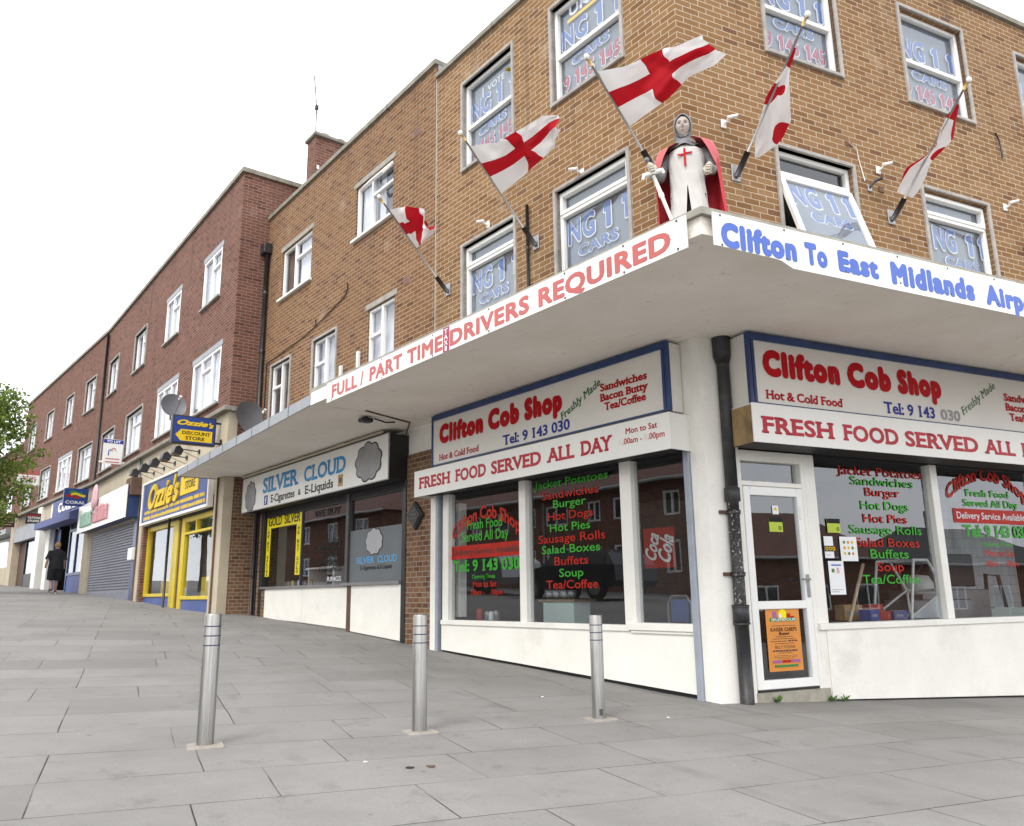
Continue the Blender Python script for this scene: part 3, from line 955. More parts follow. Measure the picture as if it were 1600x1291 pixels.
# roof slab, parapet copings
rf = MB()
rf.prism([(-12.19, 0.02), (-4.98, 0.02), (0, 0.02), bpt(BU, -0.03), (-6, 10), (-12.19, 9)], 9.1, 9.25, 'roof_felt')
roof = BB.part(rf, 'roof')
cp = MB()
cp.prism([(-4.96, -0.05), (0.04, -0.05), bpt(BU, 0.05), bpt(BU, -0.25), (-0.15, 0.25), (-4.96, 0.25)], 9.39, 9.47, 'coping')
cp.prism([(-12.19, -0.05), (-4.97, -0.05), (-4.97, 0.25), (-12.19, 0.25)], 9.68, 9.77, 'coping')
cp.box(-5.06, -4.975, 0.02, 2.2, 9.25, 9.679, 'lead')
cp.box(-5.06, -4.96, 0.251, 2.2, 9.68, 9.765, 'coping')
for u in (-1.7, -3.4, -6.6, -8.4, -10.2): cp.box(u - .006, u + .006, -0.053, 0.0, 9.38 if u > -5 else 9.67, 9.48 if u > -5 else 9.78, 'dark_grey')
BB.part(cp, 'coping')
ch = MB()
ch.bbox(-11.97, -11.5, 0.75, 2.2, 9.2, 11.86, 'red_brick', .004)
ch.bbox(-12.03, -11.44, 0.69, 2.26, 11.86, 11.96, 'coping', .02)
for i in range(3): ch.lathe([(0.15, 11.96), (0.14, 12.02), (0.16, 12.06), (0.10, 12.1), (0.0, 12.1)], 'pot', (-11.73, 1.05 + i * 0.42, 0), 12)
ch.bbox(-11.5, -11.494, 0.8, 0.86, 11.0, 11.1, 'white_paint')
o_ = ch.build('chimney', roof, BB.base)

# windows of the taxi office, front
def ng(u0, u1, zN, hN, zC, hC, y, phone=None, f=(.11, .46, .58, .81), fc=(0.24, 0.74), extra=()):
    W = u1 - u0
    L = [outlined('NG', u0 + W * f[0], u0 + W * f[1], zN, hN, 'taxi_blue', y),
         outlined('1', u0 + W * f[2], u0 + W * (f[2] + .085), zN, hN, 'taxi_blue', y),
         outlined('1', u0 + W * f[3], u0 + W * (f[3] + .085), zN, hN, 'taxi_blue', y),
         outlined('CARS', u0 + W * fc[0], u0 + W * fc[1], zC, hC, 'taxi_blue', y, grow=.016)]
    if phone:
        zP, hP = phone
        for t, a, b in (('9', .115, .195), ('1', .275, .335), ('45', .365, .53), ('1', .615, .675), ('45', .70, .87)):
            L.append(outlined(t, u0 + W * a, u0 + W * b, zP, hP, 'taxi_red', y, grow=.013))
    return L + list(extra)
YL = 0.105
def up(F2, u0, u1, letters): 
    a, b = u0 + ins, u1 - ins
    return window(BB, F2, a, b, 7.33 + ins, 8.89 - ins, surround='window_concrete', bars=[('h', 8.07, a + .03, b - .03)], letters=letters, backy=.045)
def lo(F2, u0, u1, letters, sash=True):
    a, b = u0 + ins, u1 - ins
    return window(BB, F2, a, b, 4.62 + ins, 6.15 - ins, surround='window_concrete',
                  bars=[('h', 5.755, a + .03, b - .03)] + ([('s', a + .02, b - .02, 5.77, 6.06)] if sash else []), letters=letters, backy=.045)
def ukip(lb):
    lb.text('UKIP', -1.86, -1.25, 8.63, 0.17, 'taxi_white', YL, bold=.03)
    lb.box(-1.9, -1.15, YL, YL + .002, 8.55, 8.60, 'letter_yellow')
def vote(lb):
    lb.text('VOTE', -3.72, -3.3, 8.52, 0.1, 'taxi_white', YL, bold=.0)
    lb.lathe([(0.0, 0.0), (0.05, 0.0)], 'letter_yellow', (-3.2, YL, 8.6), 10)
    lb.box(-3.85, -3.83, YL, YL + .002, 8.48, 8.64, 'taxi_white')
    lb.box(-3.08, -3.06, YL, YL + .002, 8.58, 8.72, 'taxi_white')
up(FA, -2.16, -0.79, ng(-2.16, -0.79, 8.20, 0.30, 7.87, 0.13, YL, (7.56, 0.215), extra=[ukip]))
up(FA, -4.27, -2.93, ng(-4.27, -2.93, 8.20, 0.30, 7.87, 0.13, YL, (7.56, 0.215), extra=[vote]))
lo(FA, -2.16, -0.79, ng(-2.16, -0.79, 5.36, 0.31, 5.14, 0.135, YL))
lo(FA, -4.27, -2.93, ng(-4.27, -2.93, 5.36, 0.31, 5.14, 0.135, YL))
for u0, u1 in UPB:
    up(FB, u0, u1, ng(u0, u1, 8.20, 0.30, 7.88, 0.13, YL, (7.56, 0.215)))
for k, (u0, u1) in enumerate(UPB[1:]):
    lo(FB, u0, u1, ng(u0, u1, 5.36, 0.31, 5.14, 0.135, YL, f=(.22, .53, .69, .87), fc=(.35, .83)))
# first window round the corner: its sash is pushed out at the bottom
u0, u1 = UPB[0]
a, b = u0 + ins, u1 - ins
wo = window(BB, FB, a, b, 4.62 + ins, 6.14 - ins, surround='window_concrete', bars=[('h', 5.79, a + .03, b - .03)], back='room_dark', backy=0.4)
sm_ = MB()
zt, zb = 5.76, 4.70
for q in ((a + .02, a + .09, zb, zt), (b - .09, b - .02, zb, zt), (a + .09, b - .09, zb, zb + .07), (a + .09, b - .09, zt - .07, zt)):
    sm_.bbox(q[0], q[1], 0.02, 0.075, q[2], q[3], 'white_upvc')
sm_.face([(a + .08, .045, zb + .06), (b - .08, .045, zb + .06), (b - .08, .045, zt - .06), (a + .08, .045, zt - .06)], 'window_glass')
sm_.face([(a + .08, .062, zb + .06), (b - .08, .062, zb + .06), (b - .08, .062, zt - .06), (a + .08, .062, zt - .06)], 'blind_board')
for f in ng(u0, u1, 5.38, 0.31, 5.15, 0.14, 0.055, f=(.14, .48, .6, .8), fc=(.3, .78)): f(sm_)
ca, sa = math.cos(R(17)), math.sin(R(17))
sm_.xf(lambda p: (p.x, 0.0 + (p.y) * ca - (zt - p.z) * sa, zt - (zt - p.z) * ca - p.y * sa))
sub_in(sm_, 'sash', wo)
# dwelling windows
def dwell(u0, u1, z0, z1, left_full=True, top=True, back='net_curtain', cur=(), lint=True, sur=None):
    m = u0 + (u1 - u0) * (0.42 if left_full else 0.5)
    bars = [('v', m, z0, z1)]
    zt = z1 - 0.38 if z1 > 7 else z1 - 0.5
    if left_full: bars.append(('h', zt, m, u1))
    else: bars.append(('h', zt, u0, m))
    return window(BB, FA, u0, u1, z0, z1, y=0.07, bars=bars, back=back, lintel=('concrete', 0.11) if lint else None,
                  sill='white_paint', curtains=cur, surround=sur)
dwell(*RESA[0], cur=[(-11.24, -10.75, 'curtain_brown'), (-10.6, -9.78, 'net_curtain')], back='curtain_brown')
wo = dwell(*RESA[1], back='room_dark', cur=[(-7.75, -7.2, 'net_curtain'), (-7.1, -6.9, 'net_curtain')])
sm_ = MB()                                 # open fanlight
c0, c1, d0, d1 = -7.15, -6.41, 8.2, 8.57
for q in ((c0, c0 + .05, d0, d1), (c1 - .05, c1, d0, d1), (c0 + .05, c1 - .05, d0, d0 + .05), (c0 + .05, c1 - .05, d1 - .05, d1)):
    sm_.bbox(q[0], q[1], 0.0, 0.05, q[2], q[3], 'white_upvc')
sm_.face([(c0 + .04, .03, d0 + .04), (c1 - .04, .03, d0 + .04), (c1 - .04, .03, d1 - .04), (c0 + .04, .03, d1 - .04)], 'window_glass')
ca2, sa2 = math.cos(R(38)), math.sin(R(38))
sm_.xf(lambda p: (p.x, p.y * ca2 - (d1 - p.z) * sa2, d1 - (d1 - p.z) * ca2 - p.y * sa2))
sub_in(sm_, 'sash', wo)
dwell(*RESA[2], left_full=False)
dwell(*RESA[3], left_full=False, lint=False, sur='window_concrete')
dwell(*RESA[4], left_full=False, back='curtain_brown', lint=False, sur='window_concrete')

# the canopy
cn = MB()
tip = (1.617, -1.94)
cn.prism([(-4.98, -1.98), tip, bpt(BU, 2.01), bpt(BU, -0.02), (-0.02, 0.02), (-4.98, 0.02)], 3.56, 3.70, 'canopy_paint')
cn.prism([(-4.99, -2.01), (1.655, -1.975), bpt(BU, 2.045), bpt(BU, -0.01), (-0.01, 0.01), (-4.99, 0.01)], 3.70, 3.757, 'concrete')
canopy = BB.part(cn, 'canopy')
cn = MB()
cn.prism([(-12.7, -1.47), (-4.985, -1.98), (-4.985, 0.02), (-12.19, 0.02), (-12.19, -0.69), (-12.7, -0.69)], 3.556, 3.66, 'canopy_paint')
cn.prism([(-12.72, -1.49), (-4.99, -2.0), (-4.99, -1.981), (-12.70, -1.471)], 3.54, 3.69, 'lead')
cn.prism([(-12.72, -1.49), (-12.701, -1.47), (-12.701, -0.69), (-12.72, -0.69)], 3.54, 3.69, 'lead')
cn.prism([(-12.7, -1.4), (-5.0, -1.9), (-5.0, 0.01), (-12.18, 0.01), (-12.18, -0.68), (-12.7, -0.68)], 3.66, 3.675, 'roof_felt')
for i in range(1, 9):
    t = i / 9
    u, y = -12.72 + 7.73 * t, -1.49 - 0.51 * t
    cn.box(u - .008, u + .008, y - .004, y + .004, 3.54, 3.692, 'dark_grey')
BB.part(cn, 'canopy', 'lower stretch of the canopy with a grey metal edge')

# ground storey structure
gs = MB()
gs.box(-12.19, -0.02, 0.03, 0.35, 3.15, 3.559, 'white_render')
gs.prism([bpt(0.02, -0.03), bpt(BU, -0.03), bpt(BU, -0.35), bpt(0.02, -0.35)], 3.15, 3.559, 'white_render')
gs.box(-5.75, -5.04, 0.0, 0.35, 0.1, 3.15, 'pillar_brick')
gs.box(-12.19, -11.62, 0.0, 0.3, 0.3, 3.15, 'pillar_brick')
gs.box(-11.85, -11.78, -0.02, 0.0, 0.4, 3.15, 'black_paint')
BB.part(gs, 'wall', 'ground floor brick piers and white beam under the canopy')
col = MB()
col.prism([(-0.10, -0.03), (0.0238, -0.03), bpt(0.40, 0.03), bpt(0.40, -0.25), (-0.10, 0.25)], -0.3, 3.559, 'white_render')
BB.part(col, 'column')

# cob shop, street side
sf = MB()
def frame_set(mb, bars, y0, y1, m='white_paint'):
    for (a, b, c, d) in bars: mb.bbox(a, b, y0, y1, c, d, m)
frame_set(sf, [(-5.02, -4.865, 0.1, 2.5)], -0.03, 0.1)
sf.bbox(-4.865, -4.80, -0.045, 0.06, 0.1, 2.5, 'grey_rail')
sf.box(-4.80, -4.745, 0.03, 0.06, 0.1, 2.5, 'black_paint')
frame_set(sf, [(-4.745, -4.60, 0.664, 2.42), (-2.99, -2.86, 0.664, 2.42), (-1.20, -1.035, 0.664, 2.42)], 0.0, 0.12)
sf.bbox(-4.745, -1.12, -0.03, 0.12, 0.60, 0.664, 'white_paint')
sf.bbox(-1.12, -0.245, -0.045, 0.12, 0.615, 0.69, 'white_paint')
sf.bbox(-1.1, -0.255, -0.03, 0.12, 0.585, 0.615, 'white_paint')
sf.bbox(-0.285, -0.25, 0.0, 0.12, 0.69, 2.42, 'white_paint')
sf.bbox(-0.25, -0.175, -0.05, 0.08, -0.05, 2.45, 'grey_rail')
sf.bbox(-0.175, -0.1, -0.02, 0.08, -0.05, 2.7, 'white_paint')
sf.box(-0.26, -0.1, -0.02, 0.08, 2.7, 3.5585, 'white_paint')
sf.box(-4.75, -0.245, 0.05, 0.11, 2.42, 2.75, 'black_board')
shopA = BB.part(sf, 'shop_window')
sub_in(MB().face([(-4.62, .07, .65), (-2.97, .07, .65), (-2.97, .07, 2.42), (-4.62, .07, 2.42)], 'shop_glass')
       .face([(-2.88, .07, .65), (-1.18, .07, .65), (-1.18, .07, 2.42), (-2.88, .07, 2.42)], 'shop_glass')
       .face([(-1.05, .07, .67), (-0.27, .07, .67), (-0.27, .07, 2.42), (-1.05, .07, 2.42)], 'shop_glass'), 'pane', shopA)
lt = MB()
yv = 0.062
def arc(cx, hw, rise, z0):
    def f(x, z):
        t = (x - cx) / hw
        return (x, z + rise * (1 - t * t) - rise)
    return f
lt.text('Clifton Cob Shop', -4.58, -3.03, 2.02, 0.17, 'vinyl_red', yv, .035, warp=arc(-3.8, 0.78, 0.27, 0))
lt.text('Fresh Food', -4.22, -3.42, 1.885, 0.13, 'vinyl_green', yv, .02)
lt.text('Served All Day', -4.35, -3.28, 1.725, 0.13, 'vinyl_green', yv, .02)
lt.box(-4.6, -3.0, yv, yv + .002, 1.49, 1.67, 'vinyl_red')
lt.text('Delivery Service Available', -4.56, -3.04, 1.54, 0.085, 'room_dark', yv - .003, .01)
lt.text('Tel: 9 143 030', -4.57, -3.05, 1.32, 0.15, 'vinyl_green', yv, .035, serif=True)
lt.text('Opening Times', -4.1, -3.58, 1.215, 0.055, 'vinyl_green', yv, .01)
lt.text('Mon to Sat', -4.08, -3.55, 1.105, 0.075, 'vinyl_red', yv, .02)
lt.text('.00am -    .00pm', -4.14, -3.42, 1.0, 0.07, 'vinyl_red', yv, .015)
MENU = [('Jacket Potatoes', -2.74, -1.43, 2.28, 'g'), ('Sandwiches', -2.59, -1.59, 2.135, 'r'), ('Burger', -2.39, -1.81, 2.02, 'g'), ('Hot Dogs', -2.49, -1.7, 1.875, 'r'),
        ('Hot Pies', -2.46, -1.75, 1.735, 'g'), ('Sausage Rolls', -2.68, -1.51, 1.605, 'r'), ('Salad Boxes', -2.62, -1.6, 1.475, 'g'), ('Buffets', -2.39, -1.8, 1.335, 'r'),
        ('Soup', -2.31, -1.89, 1.195, 'g'), ('Tea/Coffee', -2.55, -1.65, 1.06, 'r')]
for t, a, b, z, c in MENU: lt.text(t, a, b, z, 0.095, 'vinyl_red' if c == 'r' else 'vinyl_green', yv, .010)
sub_in(lt, 'window_lettering', shopA)
sp = MB()
sp.face([(-4.745, -0.01, 0.262), (-0.25, -0.01, 0.03), (-0.25, -0.01, 0.60), (-4.745, -0.01, 0.60)], 'white_panel')
sp.face([(-4.745, -0.01, 0.262), (-4.745, 0.06, 0.262), (-0.25, 0.06, 0.03), (-0.25, -0.01, 0.03)], 'white_panel')
sp.box(-4.745, -0.25, 0.03, 0.1, -0.3, 0.59, 'black_paint')
BB.part(sp, 'stall_riser')

# cob shop, side street
sf = MB()
frame_set(sf, [(0.40, 0.445, -0.05, 2.42), (1.25, 1.30, -0.05, 2.42), (1.30, 1.455, 0.664, 2.42), (3.28, 3.395, 0.664, 2.42), (5.2, 5.32, 0.664, 2.42), (7.1, 7.22, 0.664, 2.42)], 0.0, 0.12)
sf.bbox(0.445, 1.25, 0.0, 0.12, 2.05, 2.10, 'white_paint')
sf.bbox(0.445, 1.25, 0.0, 0.12, 2.31, 2.42, 'white_paint')
sf.bbox(1.30, BU, -0.035, 0.12, 0.60, 0.664, 'white_paint')
sf.bbox(1.30, 1.455, 0.0, 0.12, -0.1, 0.6, 'white_paint')
sf.box(0.4, BU, 0.05, 0.11, 2.42, 2.8, 'black_board')
shopB = part_in(BB, sf, 'shop_window', FB)
gl = MB()
for a, b, c, d in ((1.44, 3.3, .65, 2.42), (3.38, 5.22, .65, 2.42), (5.3, 7.12, .65, 2.42), (0.44, 1.26, 2.09, 2.32)):
    gl.face([(a, .07, c), (b, .07, c), (b, .07, d), (a, .07, d)], 'shop_glass')
sub_in(gl, 'pane', shopB)
lt = MB()
MENUB = [('Jacket Potatoes', 1.85, 3.22, 2.25, 'r'), ('Sandwiches', 2.04, 3.04, 2.14, 'g'), ('Burger', 2.25, 2.8, 2.02, 'r'), ('Hot Dogs', 2.16, 2.92, 1.87, 'g'), ('Hot Pies', 2.18, 2.87, 1.725, 'r'),
         ('Sausage Rolls', 1.95, 3.09, 1.6, 'g'), ('Salad Boxes', 2.03, 3.03, 1.46, 'r'), ('Buffets', 2.23, 2.83, 1.335, 'g'), ('Soup', 2.32, 2.73, 1.195, 'r'), ('Tea/Coffee', 2.07, 2.97, 1.06, 'g')]
for t, a, b, z, c in MENUB: lt.text(t, a, b, z, 0.095, 'vinyl_red' if c == 'r' else 'vinyl_green', yv, .010)
lt.text('Clifton Cob Shop', 3.6, 5.1, 2.29, 0.16, 'vinyl_red', yv, .035, warp=arc(4.35, 0.76, 0.28, 0))
lt.text('Fresh Food', 3.95, 4.75, 2.085, 0.085, 'vinyl_green', yv, .02)
lt.text('Served All Day', 3.88, 4.9, 1.963, 0.085, 'vinyl_green', yv, .02)
lt.box(3.68, 5.05, yv, yv + .002, 1.76, 1.93, 'vinyl_red')
lt.text('Delivery Service Available', 3.73, 5.0, 1.81, 0.08, 'taxi_white', yv - .003, .01)
lt.text('Tel: 9 143 030', 3.82, 5.05, 1.6, 0.14, 'vinyl_green', yv, .035, serif=True)
lt.text('Opening Times', 4.1, 4.7, 1.49, 0.05, 'vinyl_green', yv, .01)
lt.text('Mon to Sat', 4.15, 4.7, 1.37, 0.075, 'vinyl_red', yv, .02)
lt.text('.00am -   .00pm', 4.13, 4.75, 1.25, 0.07, 'vinyl_red', yv, .015)
sub_in(lt, 'window_lettering', shopB)
sp = MB()
sp.face([(1.40, -0.012, -0.075), (BU, -0.012, -0.44), (BU, -0.012, 0.60), (1.40, -0.012, 0.60)], 'white_panel')
sp.face([(1.40, -0.012, -0.075), (1.40, .06, -0.075), (1.40, .06, 0.60), (1.40, -0.012, 0.60)], 'white_panel')
sp.face([(1.40, -0.012, -0.075), (1.40, .06, -0.075), (BU, .06, -0.44), (BU, -0.012, -0.44)], 'white_panel')
sp.box(1.42, BU, 0.03, 0.1, -0.7, 0.59, 'black_paint')
sp.box(0.40, 1.36, -0.03, 0.2, -0.3, 0.04, 'stone')
part_in(BB, sp, 'stall_riser', FB)
d_ = MB()
frame_set(d_, [(0.45, 0.535, .065, 2.045), (1.165, 1.245, .065, 2.045), (0.535, 1.165, 1.955, 2.045), (0.535, 1.165, .82, .90), (0.535, 1.165, .065, .15)], -0.005, 0.06, 'white_upvc')
d_.box(0.45, 1.245, 0.0, 0.06, 0.042, 0.063, 'black_paint')
door = part_in(BB, d_, 'door', FB)
gl = MB()
for c, d in ((.14, .83), (.89, 1.97)): gl.face([(.52, .03, c), (1.18, .03, c), (1.18, .03, d), (.52, .03, d)], 'shop_glass')
sub_in(gl, 'pane', door)
hb = MB()
hb.bbox(1.185, 1.225, -0.018, -0.005, 0.93, 1.16, 'steel_grey', .004)
hb.tube([(1.205, -0.02, 1.11), (1.205, -0.05, 1.11)], 0.011, 'steel_grey')
hb.tube([(1.205, -0.05, 1.11), (1.09, -0.052, 1.11)], 0.010, 'steel_grey')
sub_in(hb, 'handle', door)
sub_in(MB().bbox(1.175, 1.215, -0.012, -0.004, 1.72, 1.86, 'cam_white', .003), 'lock_plate', door)

# rainwater pipes
def pipe(pts, r, m, collars=(), T=BB, F2=FA, head=None):
    mb = MB()
    mb.tube(pts, r, m, 12)
    for (x, y, z, h) in collars: mb.tube([(x, y, z - h), (x, y, z - h * .8), (x, y, z + h * .8), (x, y, z + h)], [r, r * 1.28, r * 1.28, r * 1.02], m, 12)
    if head: mb.bbox(*head, m, .015)
    return part_in(T, mb, 'drainpipe', F2)
mb = MB()
x, y = 0.235, -0.085
mb.tube([(x, y, 1.95), (x, y, 3.56)], 0.062, 'cast_iron', 14)
mb.tube([(x, y, 0.78), (x, y, 1.95)], 0.058, 'chipped_iron', 14)
mb.tube([(x, y, -0.1), (x, y, 0.78)], 0.066, 'cast_iron', 14)
for z in (0.78, 1.93): mb.tube([(x, y, z - .07), (x, y, z - .06), (x, y, z + .07), (x, y, z + .08)], [.062, .078, .078, .062], 'cast_iron', 14)
for z in (0.70, 0.86): mb.tube([(x, y, z - .012), (x, y, z + .012)], [.082, .082], 'cast_iron', 14)
for z in (1.16, 1.76): mb.tube([(x, y, z - .02), (x, y, z + .02)], [.07, .07], 'chipped_iron', 14); mb.box(x - .14, x - .05, y + .03, y + .06, z - .015, z + .02, 'brown_wood')
mb.tube([(x, y, 3.28), (x, y, 3.36), (x, y, 3.56)], [.066, .092, .098], 'cast_iron', 12)
part_in(BB, mb, 'drainpipe', FB)
pipe([(-12.05, -0.07, 3.7), (-12.05, -0.07, 8.75)], 0.045, 'cast_iron', [(-12.05, -0.07, z, .05) for z in (5.0, 6.4, 7.8)], head=(-12.17, -11.92, -0.2, 0.0, 8.75, 9.0))
pipe([(-2.66, -0.04, 3.75), (-2.66, -0.04, 6.14)], 0.022, 'cast_iron', [(-2.66, -0.04, z, .03) for z in (4.8, 5.5)])
pipe([(-11.9, -0.045, 0.3), (-11.9, -0.045, 3.15)], 0.035, 'cast_iron', [(-11.9, -0.045, 1.45, .05)])
cb = MB()
cb.tube([(-8.0, -0.02, 6.75), (-7.98, -0.02, 6.62), (-8.1, -0.02, 6.52), (-9.2, -0.02, 6.3), (-9.9, -0.02, 6.2), (-11.2, -0.02, 6.12), (-11.85, -0.02, 6.1), (-11.87, -0.02, 3.7)], 0.011, 'black_paint', 5)
cb.tube([(-9.35, -0.02, 6.28), (-9.36, -0.02, 6.42)], 0.011, 'black_paint', 5)
cb.mark()
cb.tube([(-4.9, -1.2, 3.55), (-5.2, -0.3, 3.54), (-5.8, 0.0, 3.5)], 0.012, 'brown_wood', 5)
BB.part(cb, 'cable')
mb = MB()
for q in ([(1.9, -.015, 7.3), (1.95, -.015, 6.2)], [(3.1, -.012, 6.05), (2.98, -.012, 5.9)], [(5.55, -.015, 7.5), (5.62, -.02, 7.05)]): pass
mb.tube([(5.55, -.02, 7.32), (5.57, -.04, 7.2), (5.63, -.02, 6.95)], 0.012, 'black_paint', 5); mb.mark()
mb.tube([(2.55, -.02, 6.42), (2.66, -.03, 6.36), (2.7, -.015, 6.2), (2.76, -.015, 5.95)], 0.006, 'cam_white', 5)
mb.box(2.5, 2.62, -.01, 0, 6.38, 6.44, 'red_brick')
part_in(BB, mb, 'cable', FB)

# shop interiors (dark rooms behind the glass)
rm = MB()
def room(mb, poly, z0, z1, mw, mf):
    n = len(poly)
    mb.face([(p[0], p[1], z0) for p in poly], mf)
    mb.face([(p[0], p[1], z1) for p in poly][::-1], mw)
    for i in range(n):
        p, q = poly[i], poly[(i+1) % n]
        mb.face([(p[0], p[1], z0), (q[0], q[1], z0), (q[0], q[1], z1), (p[0], p[1], z1)][::-1], mw)
def room_open(mb, poly, z0, z1, mw, mf, skip):
    n = len(poly)
    mb.face([(p[0], p[1], z0) for p in poly], mf)
    mb.face([(p[0], p[1], z1) for p in poly][::-1], mw)
    for i in range(n):
        if i in skip: continue
        p, q = poly[i], poly[(i+1) % n]
        mb.face([(p[0], p[1], z0), (q[0], q[1], z0), (q[0], q[1], z1), (p[0], p[1], z1)][::-1], mw)
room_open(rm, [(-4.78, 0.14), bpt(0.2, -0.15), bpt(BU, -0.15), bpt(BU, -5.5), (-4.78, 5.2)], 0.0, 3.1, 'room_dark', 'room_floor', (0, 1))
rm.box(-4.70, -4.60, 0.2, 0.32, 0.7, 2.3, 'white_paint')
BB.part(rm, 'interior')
rm = MB()
p0, p1 = 6.5, 8.6
rm.wall(p0, p1, 0.0, 2.6, [], 'wall_tile', y=2.6)
part_in(BB, rm, 'interior', FB, 'white tiled kitchen wall inside the corner shop')

# silver jewellery and vapour shop front
sf = MB()
for a, b in ((-11.62, -11.5), (-5.86, -5.75)): sf.bbox(a, b, -0.02, 0.12, 0.2, 2.76, 'black_paint')
sf.bbox(-7.80, -7.70, 0.0, 0.1, 1.22, 2.76, 'dark_grey')
sf.bbox(-9.72, -9.69, 0.03, 0.1, 1.22, 2.76, 'dark_grey')
sf.bbox(-11.5, -7.75, -0.05, 0.12, 1.165, 1.215, 'steel_grey')
sf.bbox(-7.75, -5.86, -0.07, 0.12, 1.175, 1.23, 'steel_grey')
sf.bbox(-11.5, -5.86, 0.02, 0.12, 2.62, 2.76, 'black_paint')
shopS = BB.part(sf, 'shop_window')
gl = MB()
for a, b in ((-11.52, -7.72), (-7.72, -5.84)): gl.face([(a, .06, 1.2), (b, .06, 1.2), (b, .06, 2.65), (a, .06, 2.65)], 'shop_glass')
sub_in(gl, 'pane', shopS)
def cloud(mb, cx, cz, rx, rz, y, m, mo, lobes=9):
    for k, (rr, mm, yy) in enumerate(((1.0, mo, y + .003), (0.93, m, y))):
        n = 90
        pts = []
        for i in range(n):
            t = 2 * math.pi * i / n
            q = rr * (0.9 + 0.13 * abs(math.sin(t * lobes / 2 + 0.4)))
            pts.append((cx + rx * q * math.cos(t), yy, cz + rz * q * math.sin(t)))
        mb.face(pts, mm)
lt = MB()
yv2 = 0.05
lt.box(-11.48, -9.76, yv2, yv2 + .002, 2.40, 2.70, 'vinyl_yellow')
lt.box(-11.48, -11.27, yv2, yv2 + .002, 1.42, 2.40, 'vinyl_yellow')
lt.box(-9.98, -9.76, yv2, yv2 + .002, 1.42, 2.40, 'vinyl_yellow')
lt.text('GOLD', -11.4, -10.72, 2.45, 0.18, 'letter_black', yv2 - .003, .02)
lt.text('SILVER', -10.58, -9.82, 2.45, 0.18, 'letter_black', yv2 - .003, .02)
def vtext(mb, t, x, z, h, w, step, m, y):
    for c in t:
        if c != ' ': mb.text(c, x - (w/4 if c in 'I1' else w/2), x + (w/4 if c in 'I1' else w/2), z, h, m, y, .02)
        z -= step
vtext(lt, 'WE BUY SILVER', -11.375, 2.29, 0.055, 0.085, 0.0715, 'letter_black', yv2 - .003)
vtext(lt, 'WE BUY GOLD', -9.87, 2.28, 0.065, 0.09, 0.083, 'letter_black', yv2 - .003)
lt.text('WE BUY', -9.2, -8.12, 2.46, 0.12, 'letter_black', yv2, .02)
for t, a, b, z in (('JEWELS', -8.75, -8.05, 1.93), ('WATCHES &', -9.0, -8.05, 1.81), ('POCKET', -8.8, -8.15, 1.69), ('WATCHES', -8.95, -8.12, 1.57), ('EXCHANGE', -8.9, -8.0, 1.44), ('RINGS', -8.55, -8.0, 1.27)):
    lt.text(t, a, b, z, 0.08, 'taxi_white' if t == 'RINGS' else 'letter_black', yv2, .01)
lt.box(-7.7, -5.86, yv2, yv2 + .002, 1.23, 2.10, 'vinyl_grey')
cloud(lt, -6.85, 1.88, 0.30, 0.225, yv2 - .006, 'cloud_pale', 'letter_black')
lt.text('SILVER', -7.45, -6.82, 1.535, 0.105, 'vinyl_cyan', yv2 - .003, .02, serif=True)
lt.text('CLOUD', -6.72, -6.1, 1.535, 0.105, 'vinyl_cyan', yv2 - .003, .02, serif=True)
lt.text('E-Cigarettes & E-Liquids', -7.3, -6.25, 1.43, 0.065, 'letter_black', yv2 - .003, .015, serif=True)
sub_in(lt, 'window_lettering', shopS)
sp = MB()
sp.face([(-11.28, -0.01, 0.60), (-9.45, -0.01, 0.545), (-9.45, -0.01, 1.165), (-11.28, -0.01, 1.165)], 'white_panel')
sp.face([(-9.44, -0.012, 0.545), (-7.62, -0.012, 0.475), (-7.62, -0.012, 1.165), (-9.44, -0.012, 1.165)], 'white_panel')
sp.bbox(-7.62, -7.48, -0.03, 0.1, 0.3, 1.165, 'brown_wood')
sp.face([(-7.48, -0.02, 0.44), (-5.86, -0.02, 0.34), (-5.86, -0.02, 1.175), (-7.48, -0.02, 1.175)], 'white_panel')
sp.box(-11.5, -5.86, 0.01, 0.1, 0.0, 1.164, 'stone')
sp.box(-11.5, -11.28, 0.0, 0.1, 0.2, 1.164, 'pillar_brick')
BB.part(sp, 'stall_riser')
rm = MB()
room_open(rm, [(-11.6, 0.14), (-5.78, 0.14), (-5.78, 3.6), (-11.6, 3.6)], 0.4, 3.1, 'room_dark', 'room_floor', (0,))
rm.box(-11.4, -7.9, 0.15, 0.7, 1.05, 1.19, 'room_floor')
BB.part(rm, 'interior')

# ------------------------------------------------------------------ canopy edge signs
T = Thing('sign_board', 'long white board on the canopy edge with faded red capitals and a pink strip', 'sign', FA, (-1.5, -1.985, 3.46))
mb = MB()
mb.box(-4.44, 1.535, -2.012, -2.0, 3.462, 3.722, 'sign_white')
mb.box(-4.95, -4.44, -2.008, -1.998, 3.53, 3.70, 'sign_white')
T.part(mb, 'board')
mb = MB()
Y = -2.0135
zb, hh = 3.505, 0.165
for t, a, b in (('FULL', -4.30, -3.60), ('/', -3.52, -3.44), ('PART', -3.29, -2.53), ('TIME', -2.425, -1.71), ('DRIVERS', -1.575, -0.285), ('REQUIRED', -0.155, 1.385)):
    mb.text(t, a, b, zb, hh, 'letter_salmon', Y, .045, spacing=1.08)
T.part(mb, 'lettering')
mb = MB()
mb.box(-1.70, -1.585, -2.0155, -2.0125, 3.463, 3.721, 'letter_pink')
vtext(mb, 'TAXI', -1.643, 3.655, 0.05, 0.07, 0.062, 'letter_white', -2.017)
T.part(mb, 'taxi_strip')
mb = MB()
